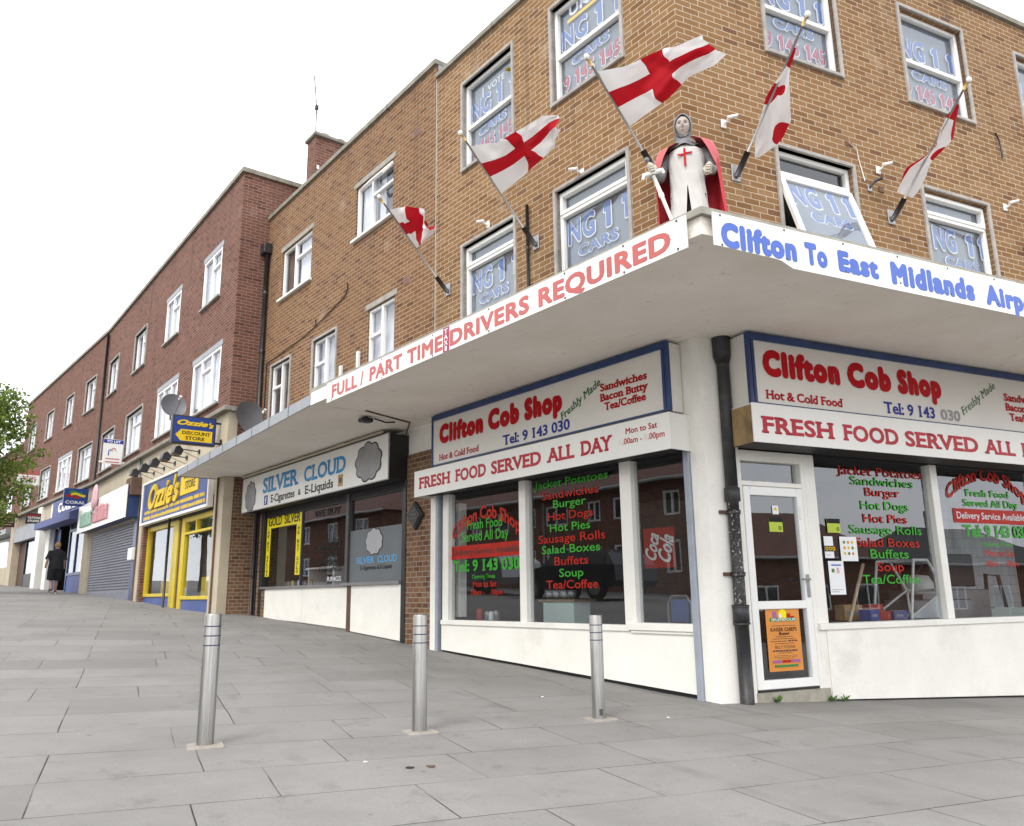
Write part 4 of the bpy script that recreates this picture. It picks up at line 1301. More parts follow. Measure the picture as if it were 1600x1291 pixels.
for u in (-4.3, -3.0, -1.9, -0.9, 0.2, 0.9, 1.45):
    for z in (3.48, 3.705): mb.box(u - .008, u + .008, -2.017, -2.012, z - .008, z + .008, 'dark_grey')
T.part(mb, 'screw_heads')

T = Thing('sign_board', 'white board on the side canopy edge with tall blue letters and a torn bottom corner', 'sign', FB, (1.0, -2.045, 3.4))
mb = MB()
tor = [(-1.468, 3.46), (-0.9, 3.452), (-0.83, 3.445), (-0.72, 3.40), (BU, 3.402), (BU, 3.722), (-1.468, 3.722)]
mb.prism([(x, z) for x, z in tor], -2.07, -2.058, 'sign_white', axis='y')
T.part(mb, 'board')
mb = MB()
Y = -2.072
for t, a, b, z, h in (('Clifton', -1.405, -0.67, 3.475, .175), ('To', -0.585, -0.35, 3.475, .165), ('East', -0.235, 0.215, 3.475, .16), ('Midlands', 0.36, 1.40, 3.465, .175), ('Airport', 1.545, 2.45, 3.46, .17)):
    mb.text(t, a, b, z, h * 1.06, 'letter_sky', Y, .075, spacing=1.16)
T.part(mb, 'lettering')
mb = MB()
for i in range(9):
    for z in (3.47, 3.705): mb.box(-1.4 + i * .62 - .007, -1.4 + i * .62 + .007, -2.075, -2.07, z - .007, z + .007, 'dark_grey')
T.part(mb, 'screw_heads')

# ------------------------------------------------------------------ corner shop fascia signs
def fascia(label, F, x0, x1, yf, side, off):
    T = Thing('fascia_sign', label, 'sign', F, ((x0 + x1) / 2, 0, 2.8))
    mb = MB()
    mb.box(x0, x1, -yf, -0.031, 2.80, 3.53, 'sign_face')
    T.part(mb, 'panel')
    fb = MB()
    fb.bbox(x0 - .01, x1 + .01, -yf - .02, -yf + .03, 3.465, 3.54, 'blue_frame', .004)
    for a, b in ((x0 - .01, x0 + .03), (x0 + .042, x0 + .075)) if side == 'B' else ((x0 - .01, x0 + .022),): fb.bbox(a, b, -yf - .018, -yf + .03, 2.80, 3.464, 'blue_frame', .004)
    for a, b in ((x1 - .03, x1 + .01), (x1 - .075, x1 - .042)) if side == 'A' else ((x1 - .03, x1 + .01),): fb.bbox(a, b, -yf - .018, -yf + .03, 2.80, 3.464, 'blue_frame', .004)
    fb.box(x0, x1, -yf - .012, -yf, 2.80, 2.822, 'blue_frame')
    T.part(fb, 'frame')
    return T
T = fascia('white fascia sign in blue frame above the large street windows, left of the corner', FA, -4.66, -0.215, 0.235, 'A', 0)
lt = MB()
Y = -0.239
def cobtext(lt, d, Y):
    for t, a, b in (('Clifton', 0, 1.06), ('Cob', 1.17, 1.83), ('Shop', 1.93, 2.64)):
        lt.text(t, d + a, d + b, 3.13, 0.255, 'letter_red', Y, .088, spacing=1.2)
cobtext(lt, -4.48, Y)
lt.text('Hot & Cold Food', -4.48, -3.52, 2.87, 0.085, 'letter_red_faded', Y, .026, serif=True)
lt.text('Tel: 9 143 030', -3.0, -1.72, 2.865, 0.125, 'letter_navy', Y, .028, serif=True)
lt.text('Freshly Made', -1.86, -1.12, 2.985, 0.09, 'letter_green', Y, .012, serif=True, rot=R(24), slant=.2)
for t, a, b, z in (('Sandwiches', -1.2, -0.5, 3.2), ('Bacon Butty', -1.21, -0.49, 3.085), ('Tea/Coffee', -1.15, -0.53, 2.975)):
    lt.text(t, a, b, z, 0.085, 'letter_red', Y, .034, serif=True)
T.part(lt, 'lettering')
T = fascia('white fascia sign in blue frame on the side street, above the cob shop door', FB, 0.29, BU - .2, 0.40, 'B', 0)
lt = MB()
Y = -0.404
cobtext(lt, 0.47, Y)
lt.text('Hot & Cold Food', 0.48, 1.53, 2.87, 0.09, 'letter_red', Y, .03, serif=True)
lt.text('Tel: 9 143', 2.14, 2.95, 2.865, 0.125, 'letter_navy', Y, .028, serif=True)
lt.text('030', 3.05, 3.38, 2.865, 0.12, 'cloud_grey', Y, .028, serif=True)
lt.text('Freshly Made', 3.44, 4.2, 2.94, 0.09, 'letter_green', Y, .0, serif=True, rot=R(31), slant=.2)
for t, a, b, z in (('Sandwiches', 4.22, 5.0, 3.19), ('Bacon Butty', 4.22, 5.0, 3.07), ('Tea/Coffee', 4.27, 4.95, 2.95)):
    lt.text(t, a, b, z, 0.09, 'letter_red', Y, .034, serif=True)
T.part(lt, 'lettering')
# lower boards: shutter boxes with FRESH FOOD SERVED ALL DAY
T = Thing('sign_board', 'white box sign with red serif capitals and opening hours over the street windows', 'sign', FA, (-2.5, 0, 2.39))
mb = MB()
mb.box(-4.985, -0.145, -0.335, -0.322, 2.388, 2.762, 'sign_white')
mb.box(-4.98, -0.15, -0.322, -0.0, 2.745, 2.76, 'sign_white')
mb.box(-0.165, -0.15, -0.322, -0.0, 2.39, 2.744, 'sign_white')
mb.box(-4.98, -4.965, -0.322, -0.0, 2.39, 2.744, 'sign_white')
mb.box(-4.96, -0.17, -0.30, -0.0, 2.42, 2.5, 'black_board')
T.part(mb, 'board')
lt = MB()
Y = -0.3365
for t, a, b in (('FRESH', -4.86, -4.05), ('FOOD', -3.93, -3.23), ('SERVED', -3.12, -2.13), ('ALL', -2.03, -1.55), ('DAY', -1.45, -0.95)):
    lt.text(t, a, b, 2.50, 0.16, 'letter_red_faded', Y, .036, serif=True, spacing=1.04)
lt.text('Mon to Sat', -0.75, -0.31, 2.63, 0.062, 'letter_red', Y, .02)
lt.text('.00am -   .00pm', -0.80, -0.22, 2.525, 0.062, 'letter_red', Y, .015)
for u in (-0.86, -0.5): lt.box(u, u + .05, Y, Y + .001, 2.53, 2.59, 'sign_face')
T.part(lt, 'lettering')
T = Thing('sign_board', 'white box sign with red serif capitals and a rusty end, over the shop door', 'sign', FB, (3, 0, 2.39))
mb = MB()
mb.box(0.25, BU, -0.443, -0.43, 2.41, 2.80, 'sign_white')
mb.box(0.26, BU, -0.43, 0.0, 2.785, 2.799, 'sign_white')
mb.box(0.252, 0.272, -0.43, -0.03, 2.41, 2.785, 'rust_ply')
mb.box(0.28, BU, -0.40, 0.0, 2.43, 2.52, 'black_board')
T.part(mb, 'board')
lt = MB()
Y = -0.4445
for t, a, b in (('FRESH', .35, 1.32), ('FOOD', 1.44, 2.26), ('SERVED', 2.36, 3.56), ('ALL', 3.66, 4.22), ('DAY', 4.34, 4.95)):
    lt.text(t, a, b, 2.51, 0.165, 'letter_red_faded', Y, .036, serif=True, spacing=1.04)
T.part(lt, 'lettering')

# ------------------------------------------------------------------ silver cloud fascia
T = Thing('fascia_sign', 'white fascia sign with two grey clouds and blue serif capitals under the lower canopy', 'sign', FA, (-9, 0, 2.76))
mb = MB()
mb.box(-11.98, -5.752, -0.335, -0.32, 2.755, 3.475, 'sign_white')
mb.box(-11.97, -5.752, -0.32, 0.02, 2.76, 3.47, 'black_board')
T.part(mb, 'panel')
fb = MB()
for a, b, c, d in ((-11.99, -5.745, 2.745, 2.762), (-11.99, -5.745, 3.468, 3.485), (-11.99, -11.97, 2.762, 3.468), (-5.765, -5.745, 2.762, 3.468)): fb.bbox(a, b, -.342, -.318, c, d, 'steel_grey', .003)
T.part(fb, 'frame')
lt = MB()
Y = -0.337
lt.text('SILVER', -10.84, -9.10, 3.065, 0.30, 'letter_cyan', Y, .032, serif=True)
lt.text('CLOUD', -8.86, -7.19, 3.065, 0.275, 'letter_cyan', Y, .032, serif=True)
lt.text('E-Cigarettes', -10.4, -9.25, 2.835, 0.15, 'letter_black', Y, .022, serif=True)
lt.text('&', -9.1, -8.97, 2.85, 0.11, 'letter_black', Y, .022, serif=True)
lt.text('E-Liquids', -8.8, -7.64, 2.835, 0.15, 'letter_black', Y, .022, serif=True)
lt.box(-10.74, -10.56, Y, Y + .001, 2.81, 3.0, 'letter_navy')
lt.text('f', -10.69, -10.6, 2.83, 0.14, 'letter_white', Y - .002, .02)
lt.box(-7.46, -7.28, Y, Y + .001, 2.82, 3.02, 'box_tan')
lt.lathe([(0.0, 0), (0.05, 0)], 'dark_grey', (0, 0, 0), 14)
lt.xf(lambda p: (-7.37 + p.x, Y - .002, 2.92 + p.y), len(lt.v) - 14 * 3)
cloud(lt, -11.5, 3.06, 0.30, 0.325, Y - .004, 'cloud_grey', 'letter_black')
cloud(lt, -6.4, 3.11, 0.45, 0.325, Y - .004, 'cloud_grey', 'letter_black')
T.part(lt, 'lettering')
mb = MB()
mb.tube([(-11.9, -0.37, 3.51), (-5.9, -0.37, 3.51)], 0.022, 'cream_render', 8)
for u in (-10.5, -8.9, -7.3): mb.tube([(u, -0.37, 3.51), (u, -0.37, 3.556)], 0.014, 'cream_render', 6); mb.bbox(u - .15, u + .15, -.40, -.345, 3.495, 3.53, 'cream_render', .005)
T.part(mb, 'strip_light')

# diamond plaque on the brick pillar
mb = MB()
mb.prism([(-5.43, 1.965), (-5.215, 2.185), (-5.445, 2.395), (-5.65, 2.2)], -0.06, 0.0, 'plaque_iron', axis='y')
mb.prism([(-5.43, 2.0), (-5.25, 2.185), (-5.445, 2.36), (-5.615, 2.2)], -0.075, -0.06, 'plaque_iron', axis='y')
for k in range(3): mb.bbox(-5.55 + .03 * k, -5.32 - .02 * k, -.083, -.075, 2.12 + k * .06, 2.145 + k * .06, 'dark_grey', .003)
solo(mb, 'wall_plaque', 'black iron diamond shaped plaque on the brick pillar between the two shops', 'plaque', FA, (-5.43, 0, 2.18))

# ------------------------------------------------------------------ bollards
def bollard():
    T = Thing('bollard', '', 'bollard', FW, (0, 0, 0), 'steel bollards on the pavement')
    mb = MB()
    r = 0.053
    mb.lathe([(r, -0.1), (r, 0.805), (r - .004, 0.812), (0.0, 0.814)], 'brushed_steel', n=32)
    for i in range(3):
        z = 0.61 + .060 * i
        mb.lathe([(r, z), (r + .0012, z + .0004), (r + .0012, z + .007), (r, z + .0075)], 'bollard_band', n=32)
    T.part(mb, 'post')
    b = MB()
    b.bbox(-.115, .115, -.115, .115, -.06, .006, 'bollard_base', .01)
    T.part(b, 'base')
    return T.o
def dup(root, loc, rz, label):
    r = root.copy(); COL.objects.link(r)
    r.location = loc; r.rotation_euler = (0, 0, rz); r['label'] = label
    for ch_ in root.children:
        c = ch_.copy(); COL.objects.link(c); c.parent = r
        for g in ch_.children:
            d = g.copy(); COL.objects.link(d); d.parent = c
    return r
b0 = bollard()
P = [(-1.985, 5.445, 0.088), (-0.696, 6.11, 0.047), (0.669, 6.868, 0.007)]
LB = ['leftmost stainless steel bollard, nearest the camera on the pavement', 'middle stainless steel bollard, in front of the brick pillar',
      'stainless steel bollard nearest the corner, with a small dark sticker near its foot']
b0.location = (P[0][0], P[0][1], gz_tri(P[0][0], P[0][1])); b0.rotation_euler = (0, 0, R(24)); b0['label'] = LB[0]
for i in (1, 2): last = dup(b0, (P[i][0], P[i][1], gz_tri(P[i][0], P[i][1])), R(24 + 3 * i), LB[i])
mb = MB()
mb.grid(lambda i, j: (0.0545 * math.cos(R(-120 + 34 * i)), 0.0545 * math.sin(R(-120 + 34 * i)), 0.03 + .05 * j), 4, 1, 'dark_grey', uvs=False)
o = mb.build('sticker', last)

# ------------------------------------------------------------------ flags
def poly_at(pts, t):
    L = [0]
    for i in range(1, len(pts)): L.append(L[-1] + (pts[i] - pts[i-1]).length)
    d = t * L[-1]
    for i in range(1, len(pts)):
        if d <= L[i] or i == len(pts) - 1:
            k = (d - L[i-1]) / max(L[i] - L[i-1], 1e-9)
            return pts[i-1].lerp(pts[i], min(max(k, 0), 1))
def flag(label, F, u, z0, top, bot, wave, seed, limp=None, lean=0.0, L=1.62, u_tip=None):
    """pole at 45 degrees off the wall; the cloth is given in the plane of pole and wall: (distance along wall, distance up the pole)"""
    T = Thing('flag', label, 'flag', F, (u, 0, z0), 'cross flags on wall poles')
    s2 = math.sqrt(0.5)
    ul = (u_tip - u) / L if u_tip is not None else 0.0
    def P(a, q, o=0.0):      # a along wall, q along the pole, o out of that plane
        return Vector((u + a, -0.07 - q * s2 + o * s2, z0 + q * s2 + o * s2))
    def pole(q): return P(ul * q, q)
    mb = MB()
    mb.tube([pole(0.05), pole(L)], 0.0125, 'steel_grey', 8)
    po = T.part(mb, 'pole')
    mb = MB()
    mb.lathe([(0, 0.035), (.02, .03), (.032, .01), (.032, -.01), (.02, -.03), (0.012, -.035)], 'cam_white', pole(L + .02), 10)
    mb.tube([pole(L - .09), pole(L)], 0.017, 'gold', 8)
    T.part(mb, 'finial')
    mb = MB()
    mb.bbox(u - .06, u + .06, -.02, 0, z0 - .1, z0 + .1, 'steel_grey', .006)
    mb.tube([pole(-0.06), pole(0.22)], 0.034, 'black_paint', 10)
    T.part(mb, 'bracket')
    rnd = random.Random(seed)
    ph = [rnd.uniform(0, 6) for _ in range(4)]
    tp = [Vector((a, q, 0)) for a, q in top]
    bt = [Vector((a, q, 0)) for a, q in bot]
    def fn(i, j):
        p = poly_at(bt, i).lerp(poly_at(tp, i), j)
        o = wave * min(1.0, 2.2 * i + (0.25 if limp else 0)) * (math.sin(i * 7.5 + j * 2.2 + ph[0]) + 0.5 * math.sin(i * 13 - j * 4.5 + ph[1]) + 0.3 * math.sin(j * 9 + i * 3 + ph[2]) + 0.13 * math.sin(i * 27 + j * 11 + ph[3]) + 0.1 * math.sin(i * 17 - j * 23 + ph[0]))
        return P(p.x, p.y, o)
    mb = MB()
    mb.grid(fn, 36, 22, 'flag_cloth')
    if limp:
        for k in list(mb.uv): mb.uv[k] = [limp(*q) for q in mb.uv[k]]
    T.part(mb, 'cloth')
    return T

flag('windblown cross flag with a small scrunched up cloth, over the left of the canopy lettering', FA, -4.61, 5.55,
     [(0.03, 1.42), (0.379, 1.31), (0.504, 1.10), (0.62, 0.88)], [(0.0, 0.73), (0.195, 0.745), (0.38, 0.77), (0.50, 0.80)], 0.10, 3)
flag('windblown cross flag flying beside the first floor windows with its fly edge curling up', FA, -2.52, 5.55,
     [(-0.018, 1.453), (0.382, 1.285), (0.901, 1.253), (1.274, 1.228), (1.36, 1.16)], [(-0.003, 0.734), (0.497, 0.772), (0.78, 0.811), (1.1, 0.85), (1.429, 0.98)], 0.085, 5)
flag('largest looking windblown cross flag, flying above the knight statue', FA, -0.40, 5.66,
     [(0.024, 1.188), (0.452, 1.054), (0.789, 0.988), (1.273, 0.892)], [(-0.016, 0.514), (0.349, 0.537), (0.676, 0.56), (0.875, 0.62), (1.185, 0.58), (1.362, 0.612)], 0.09, 8, L=1.36)
def spots(lst):
    def f(i, j):
        d = 4.0
        for ci, cj, ri, rj in lst:
            d = min(d, math.sqrt(((i - ci) / ri) ** 2 + ((j - cj) / rj) ** 2))
        return (0.0, 0.5 + min(d * 0.14, 0.45))
    return f
flag('limp cross flag hanging down its pole just right of the knight statue', FB, 0.69, 5.58,
     [(0.03, 1.32), (0.07, 1.141), (0.20, 0.936), (0.375, 0.645), (0.353, 0.463), (0.15, 0.19)], [(0.01, 1.32), (0.0, 1.15), (-0.046, 0.958), (-0.067, 0.759), (0.008, 0.552), (0.105, 0.18)],
     0.035, 11, limp=spots([(0.05, .5, .11, 2.0), (0.42, 0.08, .10, .34), (0.72, .95, .10, .4), (0.36, .5, .05, .2)]))
flag('limp cross flag wrapped along its pole, over the airport sign between the side windows', FB, 3.16, 5.54,
     [(0.05, 1.37), (0.109, 1.256), (0.243, 1.009), (0.18, 0.738), (0.085, 0.252)], [(0.026, 1.37), (-0.041, 1.221), (0.0, 0.878), (-0.167, 0.572), (-0.163, 0.269)],
     0.03, 13, limp=spots([(0.06, .5, .10, 2.0), (0.24, .92, .12, .35), (0.52, .95, .08, .45), (0.66, .02, .26, .16)]))
flag('limp cross flag at the right edge of the picture', FB, 5.85, 5.54,
     [(0.05, 1.37), (0.109, 1.1), (0.2, 0.8), (0.1, 0.5), (0.08, 0.1)], [(0.02, 1.37), (-0.041, 1.1), (0.0, 0.8), (-0.167, 0.4), (-0.2, 0.02)],
     0.03, 17, limp=spots([(0.3, .5, .12, .5), (0.8, .6, .12, .5)]))

# ------------------------------------------------------------------ security cameras on the brick
def camera_unit(label, F, u, z, aim, knob=True):
    T = Thing('security_camera', label, 'camera', F, (u, 0, z), 'white security cameras on the brick walls')
    mb = MB()
    mb.bbox(u - .035, u + .035, -.02, 0, z - .075, z + .035, 'cam_white', .01)
    mb.tube([(u, -.01, z - .03), (u, -.07, z - .02), (u + aim * .02, -.09, z + .02)], .014, 'cam_white', 8)
    T.part(mb, 'bracket')
    mb = MB()
    a = Vector((u + aim * .02, -.09, z + .02))
    d = Vector((aim, -.55, .12)).normalized()
    mb.tube([a - d * .02, a + d * .10], .022, 'cam_white', 10)
    mb.tube([a + d * .10, a + d * .102], .017, 'dark_grey', 10)
    T.part(mb, 'body')
camera_unit('white security camera above the right hand first floor window of the street front', FA, -1.60, 6.17, -1.0)
camera_unit('white security camera above the left hand first floor taxi office window', FA, -3.58, 6.24, -1.0)
camera_unit('white security camera on the side wall just right of the corner, behind the statue', FB, 0.57, 6.19, 0.8)
camera_unit('white security camera on the brick between the tilted window and the next flag', FB, 3.03, 6.18, 0.8)
camera_unit('white security camera at the far right, past the last first floor window', FB, 5.51, 6.18, 0.7)
mb = MB()
mb.bbox(2.80, 2.87, -.02, 0, 5.82, 5.9, 'steel_grey', .008)
mb.tube([(2.83, -.01, 5.87), (2.85, -.08, 5.93), (2.95, -.11, 5.98)], .018, 'black_paint', 8)
mb.box(3.0, 3.08, -.015, 0, 5.86, 5.93, 'brown_wood')
solo(mb, 'wall_bracket', 'empty black lamp bracket on the side wall below a security camera', 'bracket', FB, (2.84, 0, 5.86))

# two white posts standing on the canopy, a lamp under it
for u, z, lab in ((-7.45, 5.27, 'taller white post standing on the canopy by the narrow window'), (-8.12, 5.16, 'left hand white post standing on the canopy')):
    mb = MB()
    mb.bbox(u - .035, u + .035, -.06, -.005, 3.676, z, 'white_paint', .006)
    for k in range(4): mb.box(u - .008, u + .008, -.063, -.06, 4.2 + k * .25, 4.22 + k * .25, 'dark_grey')
    solo(mb, 'white_post', lab, 'post', FA, (u, 0, 3.676))
mb = MB()
mb.bbox(-5.33, -5.17, -1.1, -0.92, 3.47, 3.53, 'black_paint', .015)
mb.tube([(-5.25, -1.0, 3.5), (-5.25, -1.0, 3.556)], .02, 'black_paint', 8)
mb.tube([(-5.2, -0.9, 3.53), (-5.22, -0.7, 3.50), (-5.3, -0.5, 3.54)], .012, 'black_paint', 6)
solo(mb, 'security_light', 'small black security light hanging under the canopy where it steps down', 'lamp', FA, (-5.25, -1.0, 3.5))

# ------------------------------------------------------------------ things in and on the corner shop
T = Thing('event_poster', 'orange event poster taped inside the lower pane of the shop door', 'poster', FB, (0.85, 0.02, 0.22))
mb = MB().box(0.63, 1.07, 0.018, 0.022, 0.225, 0.83, 'poster_orange')
T.part(mb, 'paper_sheet')
mb = MB()
Y = 0.016
mb.lathe([(0, 0), (0.055, 0)], 'vinyl_yellow', (0, 0, 0), 16)
mb.xf(lambda p: (0.85 + p.x, Y, 0.765 + p.y))
for k, (a, b, c, d, m) in enumerate(((.68, 1.02, .70, .735, 'green_band'), (.72, .77, .735, .80, 'poster_purple'), (.80, .84, .735, .77, 'sign_white'), (.9, .95, .735, .775, 'vinyl_red'), (.95, 1.0, .735, .75, 'vinyl_red'),
                                     (.68, .79, .305, .33, 'poster_purple'), (.80, .91, .305, .33, 'vinyl_red'), (.92, 1.03, .305, .33, 'poster_purple'), (.70, 1.0, .265, .285, 'green_band'))):
    mb.box(a, b, Y - .0005 * k, Y + .001, c, d, m)
mb.text('SPLENDOUR', .69, 1.01, .705, .025, 'sign_white', Y - .008, .02)
mb.text('KAISER CHIEFS', .68, 1.02, .605, .035, 'letter_black', Y, .01)
mb.text('Busted', .78, .92, .57, .028, 'letter_black', Y, .02, slant=.3)
mb.text('BILLY OCEAN', .72, .98, .44, .03, 'brown_wood', Y, .0)
for z, a, b, h in ((.655, .69, 1.01, .006), (.55, .74, .96, .006), (.53, .7, 1.0, .006), (.505, .67, .88, .008), (.505, .9, 1.02, .014), (.485, .72, .98, .006), (.41, .69, 1.01, .016), (.395, .76, .94, .006), (.37, .7, 1.0, .004), (.355, .7, 1.0, .004), (.34, .74, .96, .004)):
    x = a
    while x < b:
        w_ = random.uniform(.015, .05)
        mb.box(x, min(x + w_, b), Y, Y + .001, z, z + h, 'brown_wood')
        x += w_ + .008
T.part(mb, 'print')
def sheet(label, name, cat, u0, u1, z0, z1, m, y=.055, draw=None, group=None):
    T = Thing(name, label, cat, FB, ((u0 + u1) / 2, y, z0), group)
    T.part(MB().box(u0, u1, y, y + .003, z0, z1, m), 'paper_sheet')
    if draw:
        mb = MB(); draw(mb, u0, u1, z0, z1, y - .002); T.part(mb, 'print')
def lines_(mb, u0, u1, z0, z1, y):
    z = z1 - .03
    while z > z0 + .02:
        mb.box(u0 + .02, u0 + .02 + (u1 - u0 - .04) * random.uniform(.4, 1), y, y + .001, z, z + .005, 'cloud_grey'); z -= .022
def d_menu(mb, u0, u1, z0, z1, y):
    for k in range(3):
        for j in range(3): mb.lathe([(0, 0), (.018, 0)], ['weed', 'poster_orange', 'letter_yellow'][(k + j) % 3], (0, 0, 0), 8); mb.xf(lambda p, k=k, j=j: (u0 + .06 + .06 * k + p.x, y, z1 - .06 - .06 * j + p.y), len(mb.v) - 24)
def d_menu2(mb, u0, u1, z0, z1, y):
    lines_(mb, u0, u1, z0, z0 + .08, y)
    mb.box(u0 + .04, u0 + .08, y, y + .001, z1 - .12, z1 - .08, 'weed')
    mb.box(u0 + .11, u0 + .15, y, y + .001, z1 - .13, z1 - .07, 'pink')
    mb.box(u0 + .04, u1 - .04, y, y + .001, z1 - .05, z1 - .035, 'letter_sky')
def d_star(mb, u0, u1, z0, z1, y):
    mb.box(u0, u1, y, y + .001, z0 + .07, z0 + .13, 'letter_black')
    for k in range(3):
        mb.lathe([(0.012, 0), (.022, 0)], 'letter_yellow', (0, 0, 0), 10); mb.xf(lambda p, k=k: (u0 + .03 + .05 * k + p.x, y - .001, z0 + .1 + p.y), len(mb.v) - 40)
    lines_(mb, u0, u1, z0, z0 + .06, y)
def d_hyg(mb, u0, u1, z0, z1, y):
    mb.box(u0, u1, y, y + .001, z1 - .05, z1, 'letter_black')
    mb.lathe([(0.012, 0), (.02, 0)], 'letter_black', (0, 0, 0), 10); mb.xf(lambda p: (u1 - .04 + p.x, y - .001, z0 + .04 + p.y), len(mb.v) - 40)
sheet('white notice sheet with rows of coloured pictures in the side window', 'notice', 'notice', 1.78, 2.03, 1.30, 1.56, 'paper', draw=d_menu, group='papers in the side window')
sheet('tall white notice sheet, lowest of the papers in the side window', 'notice', 'notice', 1.58, 1.80, 0.95, 1.30, 'paper', draw=d_menu2, group='papers in the side window')
sheet('narrow white card with a black band of yellow rings in the side window', 'notice', 'notice', 1.55, 1.68, 1.33, 1.56, 'paper', draw=d_star, group='papers in the side window')
sheet('lime green and black hygiene sticker in the side window above the papers', 'sticker', 'sticker', 1.62, 1.81, 1.60, 1.75, 'sticker_lime', draw=d_hyg, group='lime green stickers on the glass')
sheet('lime green and black sticker on the upper pane of the shop door', 'sticker', 'sticker', 0.78, 0.96, 1.59, 1.74, 'sticker_lime', y=.022, draw=d_hyg, group='lime green stickers on the glass')
sheet('small yellow and white warning sticker on the door above the lime green one', 'sticker', 'sticker', 0.84, 0.92, 1.77, 1.86, 'paper', y=.022,
      draw=lambda mb, a, b, c, d, y: mb.prism([(a + .015, c + .04), (b - .015, c + .04), ((a + b) / 2, d - .01)], y, y + .001, 'letter_yellow', axis='y'))
mb = MB()
mb.tube([(1.98, .25, .3), (2.08, .3, .67), (2.37, .3, 1.28)], 0.018, 'pale_wood', 8)
solo(mb, 'broom_handle', 'pale wooden broom handle leaning inside the side window', 'broom', FB, (1.98, .25, .3))
T = Thing('shop_counter', 'low dark counter just inside the side window with stock spread on it', 'counter', FB, (2.5, .6, 0))
mb = MB(); mb.bbox(1.7, 3.0, .22, .85, 0.0, .66, 'room_floor', .01); T.part(mb, 'cabinet')
def carton(label, u, y, z, w, d, h, m, rz, grp='packets on the side window counter'):
    mb = MB()
    mb.bbox(-w/2, w/2, -d/2, d/2, 0, h, m, .004)
    mb.box(-w/2 + .03, w/2 - .06, -d/2 - .001, -d/2, h * .35, h * .6, 'cloud_grey')
    mb.box(-w/2 - .001, w/2 + .001, -.01, .01, h - .001, h + .002, 'pale_wood')
    c, s = math.cos(R(rz)), math.sin(R(rz))
    mb.xf(lambda p: (u + p.x * c - p.y * s, y + p.x * s + p.y * c, z + p.z))
    solo(mb, 'packet', label, 'packet', FB, (u, y, z), grp)
carton('dark blue packet on the counter near the broom handle', 2.42, .33, .66, .2, .14, .12, 'box_blue', 14)
carton('brown cardboard packet behind the blue one on the counter', 2.4, .6, .66, .26, .16, .17, 'box_tan', -5)
carton('red packet lying slanted in the middle of the counter', 2.66, .34, .66, .2, .12, .10, 'box_red', 30)
carton('bright blue packet on the counter beside the glass case', 2.86, .33, .66, .18, .13, .10, 'awning_blue', -12)
carton('second red packet at the back of the counter', 2.8, .62, .66, .24, .14, .17, 'box_red', 4)
T = Thing('display_case', 'slant fronted glass display case behind the side window mullion', 'display case', FB, (3.4, .5, 0))
mb = MB()
ed = [(3.03, .66), (3.17, 1.33), (3.40, 1.33), (3.64, .98), (3.66, .66)]
for y in (.28, .80):
    for i in range(4): mb.tube([(ed[i][0], y, ed[i][1]), (ed[i+1][0], y, ed[i+1][1])], .017, 'white_upvc', 6)
    mb.tube([(3.04, y, .69), (3.64, y, .98)], .014, 'white_upvc', 6)
for p in ed[:4]: mb.tube([(p[0], .28, p[1]), (p[0], .80, p[1])], .017, 'white_upvc', 6)
mb.bbox(3.04, 3.9, .25, .9, .0, .66, 'steel_grey', .01)
T.part(mb, 'case_frame')
mb = MB()
mb.face([(p[0], .28, p[1]) for p in ed], 'case_glass')
mb.face([(ed[2][0], .28, ed[2][1]), (ed[3][0], .28, ed[3][1]), (ed[3][0], .80, ed[3][1]), (ed[2][0], .80, ed[2][1])], 'case_glass')
mb.face([(3.05, .29, .67), (3.64, .29, .67), (3.64, .29, .97)], 'paper')
T.part(mb, 'case_glazing')
mb = MB(); mb.bbox(3.2, 3.6, .5, .75, .67, .72, 'mint', .01); T.part(mb, 'tray')
mb = MB(); mb.lathe([(.0, .32), (.14, .3), (.19, .2), (.19, .08), (0, .06)], 'white_paint', (4.1, 1.0, .86), 16)
solo(mb, 'rice_cooker', 'round white cooker behind the slant fronted glass case', 'cooker', FB, (4.1, 1.0, .86))
mb = MB(); mb.bbox(3.8, 4.9, .85, 1.3, 0, .86, 'steel_grey', .01)
solo(mb, 'side_table', 'steel work table behind the glass case', 'table', FB, (4.3, 1.0, 0))
T = Thing('fryer_range', 'pale steel fryer range in front of the white tiles at the right', 'cooker', FB, (6, 2.0, 0))
mb = MB(); mb.bbox(5.2, 6.65, 1.8, 2.4, 0, .98, 'steel_grey', .01); mb.bbox(6.68, 7.6, 1.85, 2.4, 0, .7, 'mint', .01)
T.part(mb, 'cabinet')
mb = MB(); mb.bbox(5.5, 6.45, 1.85, 2.5, 1.02, 1.5, 'black_board', .02); T.part(mb, 'hood')
mb = MB(); mb.tube([(6.72, 1.9, .7), (6.76, 1.9, 1.2), (7.05, 1.9, 1.18), (7.16, 1.9, .6)], .03, 'brown_wood', 8); T.part(mb, 'pipe')
T = Thing('serving_unit', 'pale green serving unit with four cups in a row, behind the middle street window', 'cabinet', FA, (-2.85, .6, 0))
mb = MB(); mb.bbox(-3.14, -2.56, .5, .8, 0, .90, 'mint', .01); mb.bbox(-3.2, -2.5, .47, .85, .90, .93, 'wood', .005); T.part(mb, 'cabinet')
for k in range(4):
    mb = MB(); mb.lathe([(.0, 0), (.05, 0), (.062, .11), (.055, .11), (.045, .01)], 'steel_grey', (-3.08 + k * .14, .58, .932), 14); T.part(mb, 'cup')
T = Thing('drinks_cooler', 'tall red drinks cooler with white script behind the right hand street pane', 'cooler', FA, (-1.6, 1.2, 0))
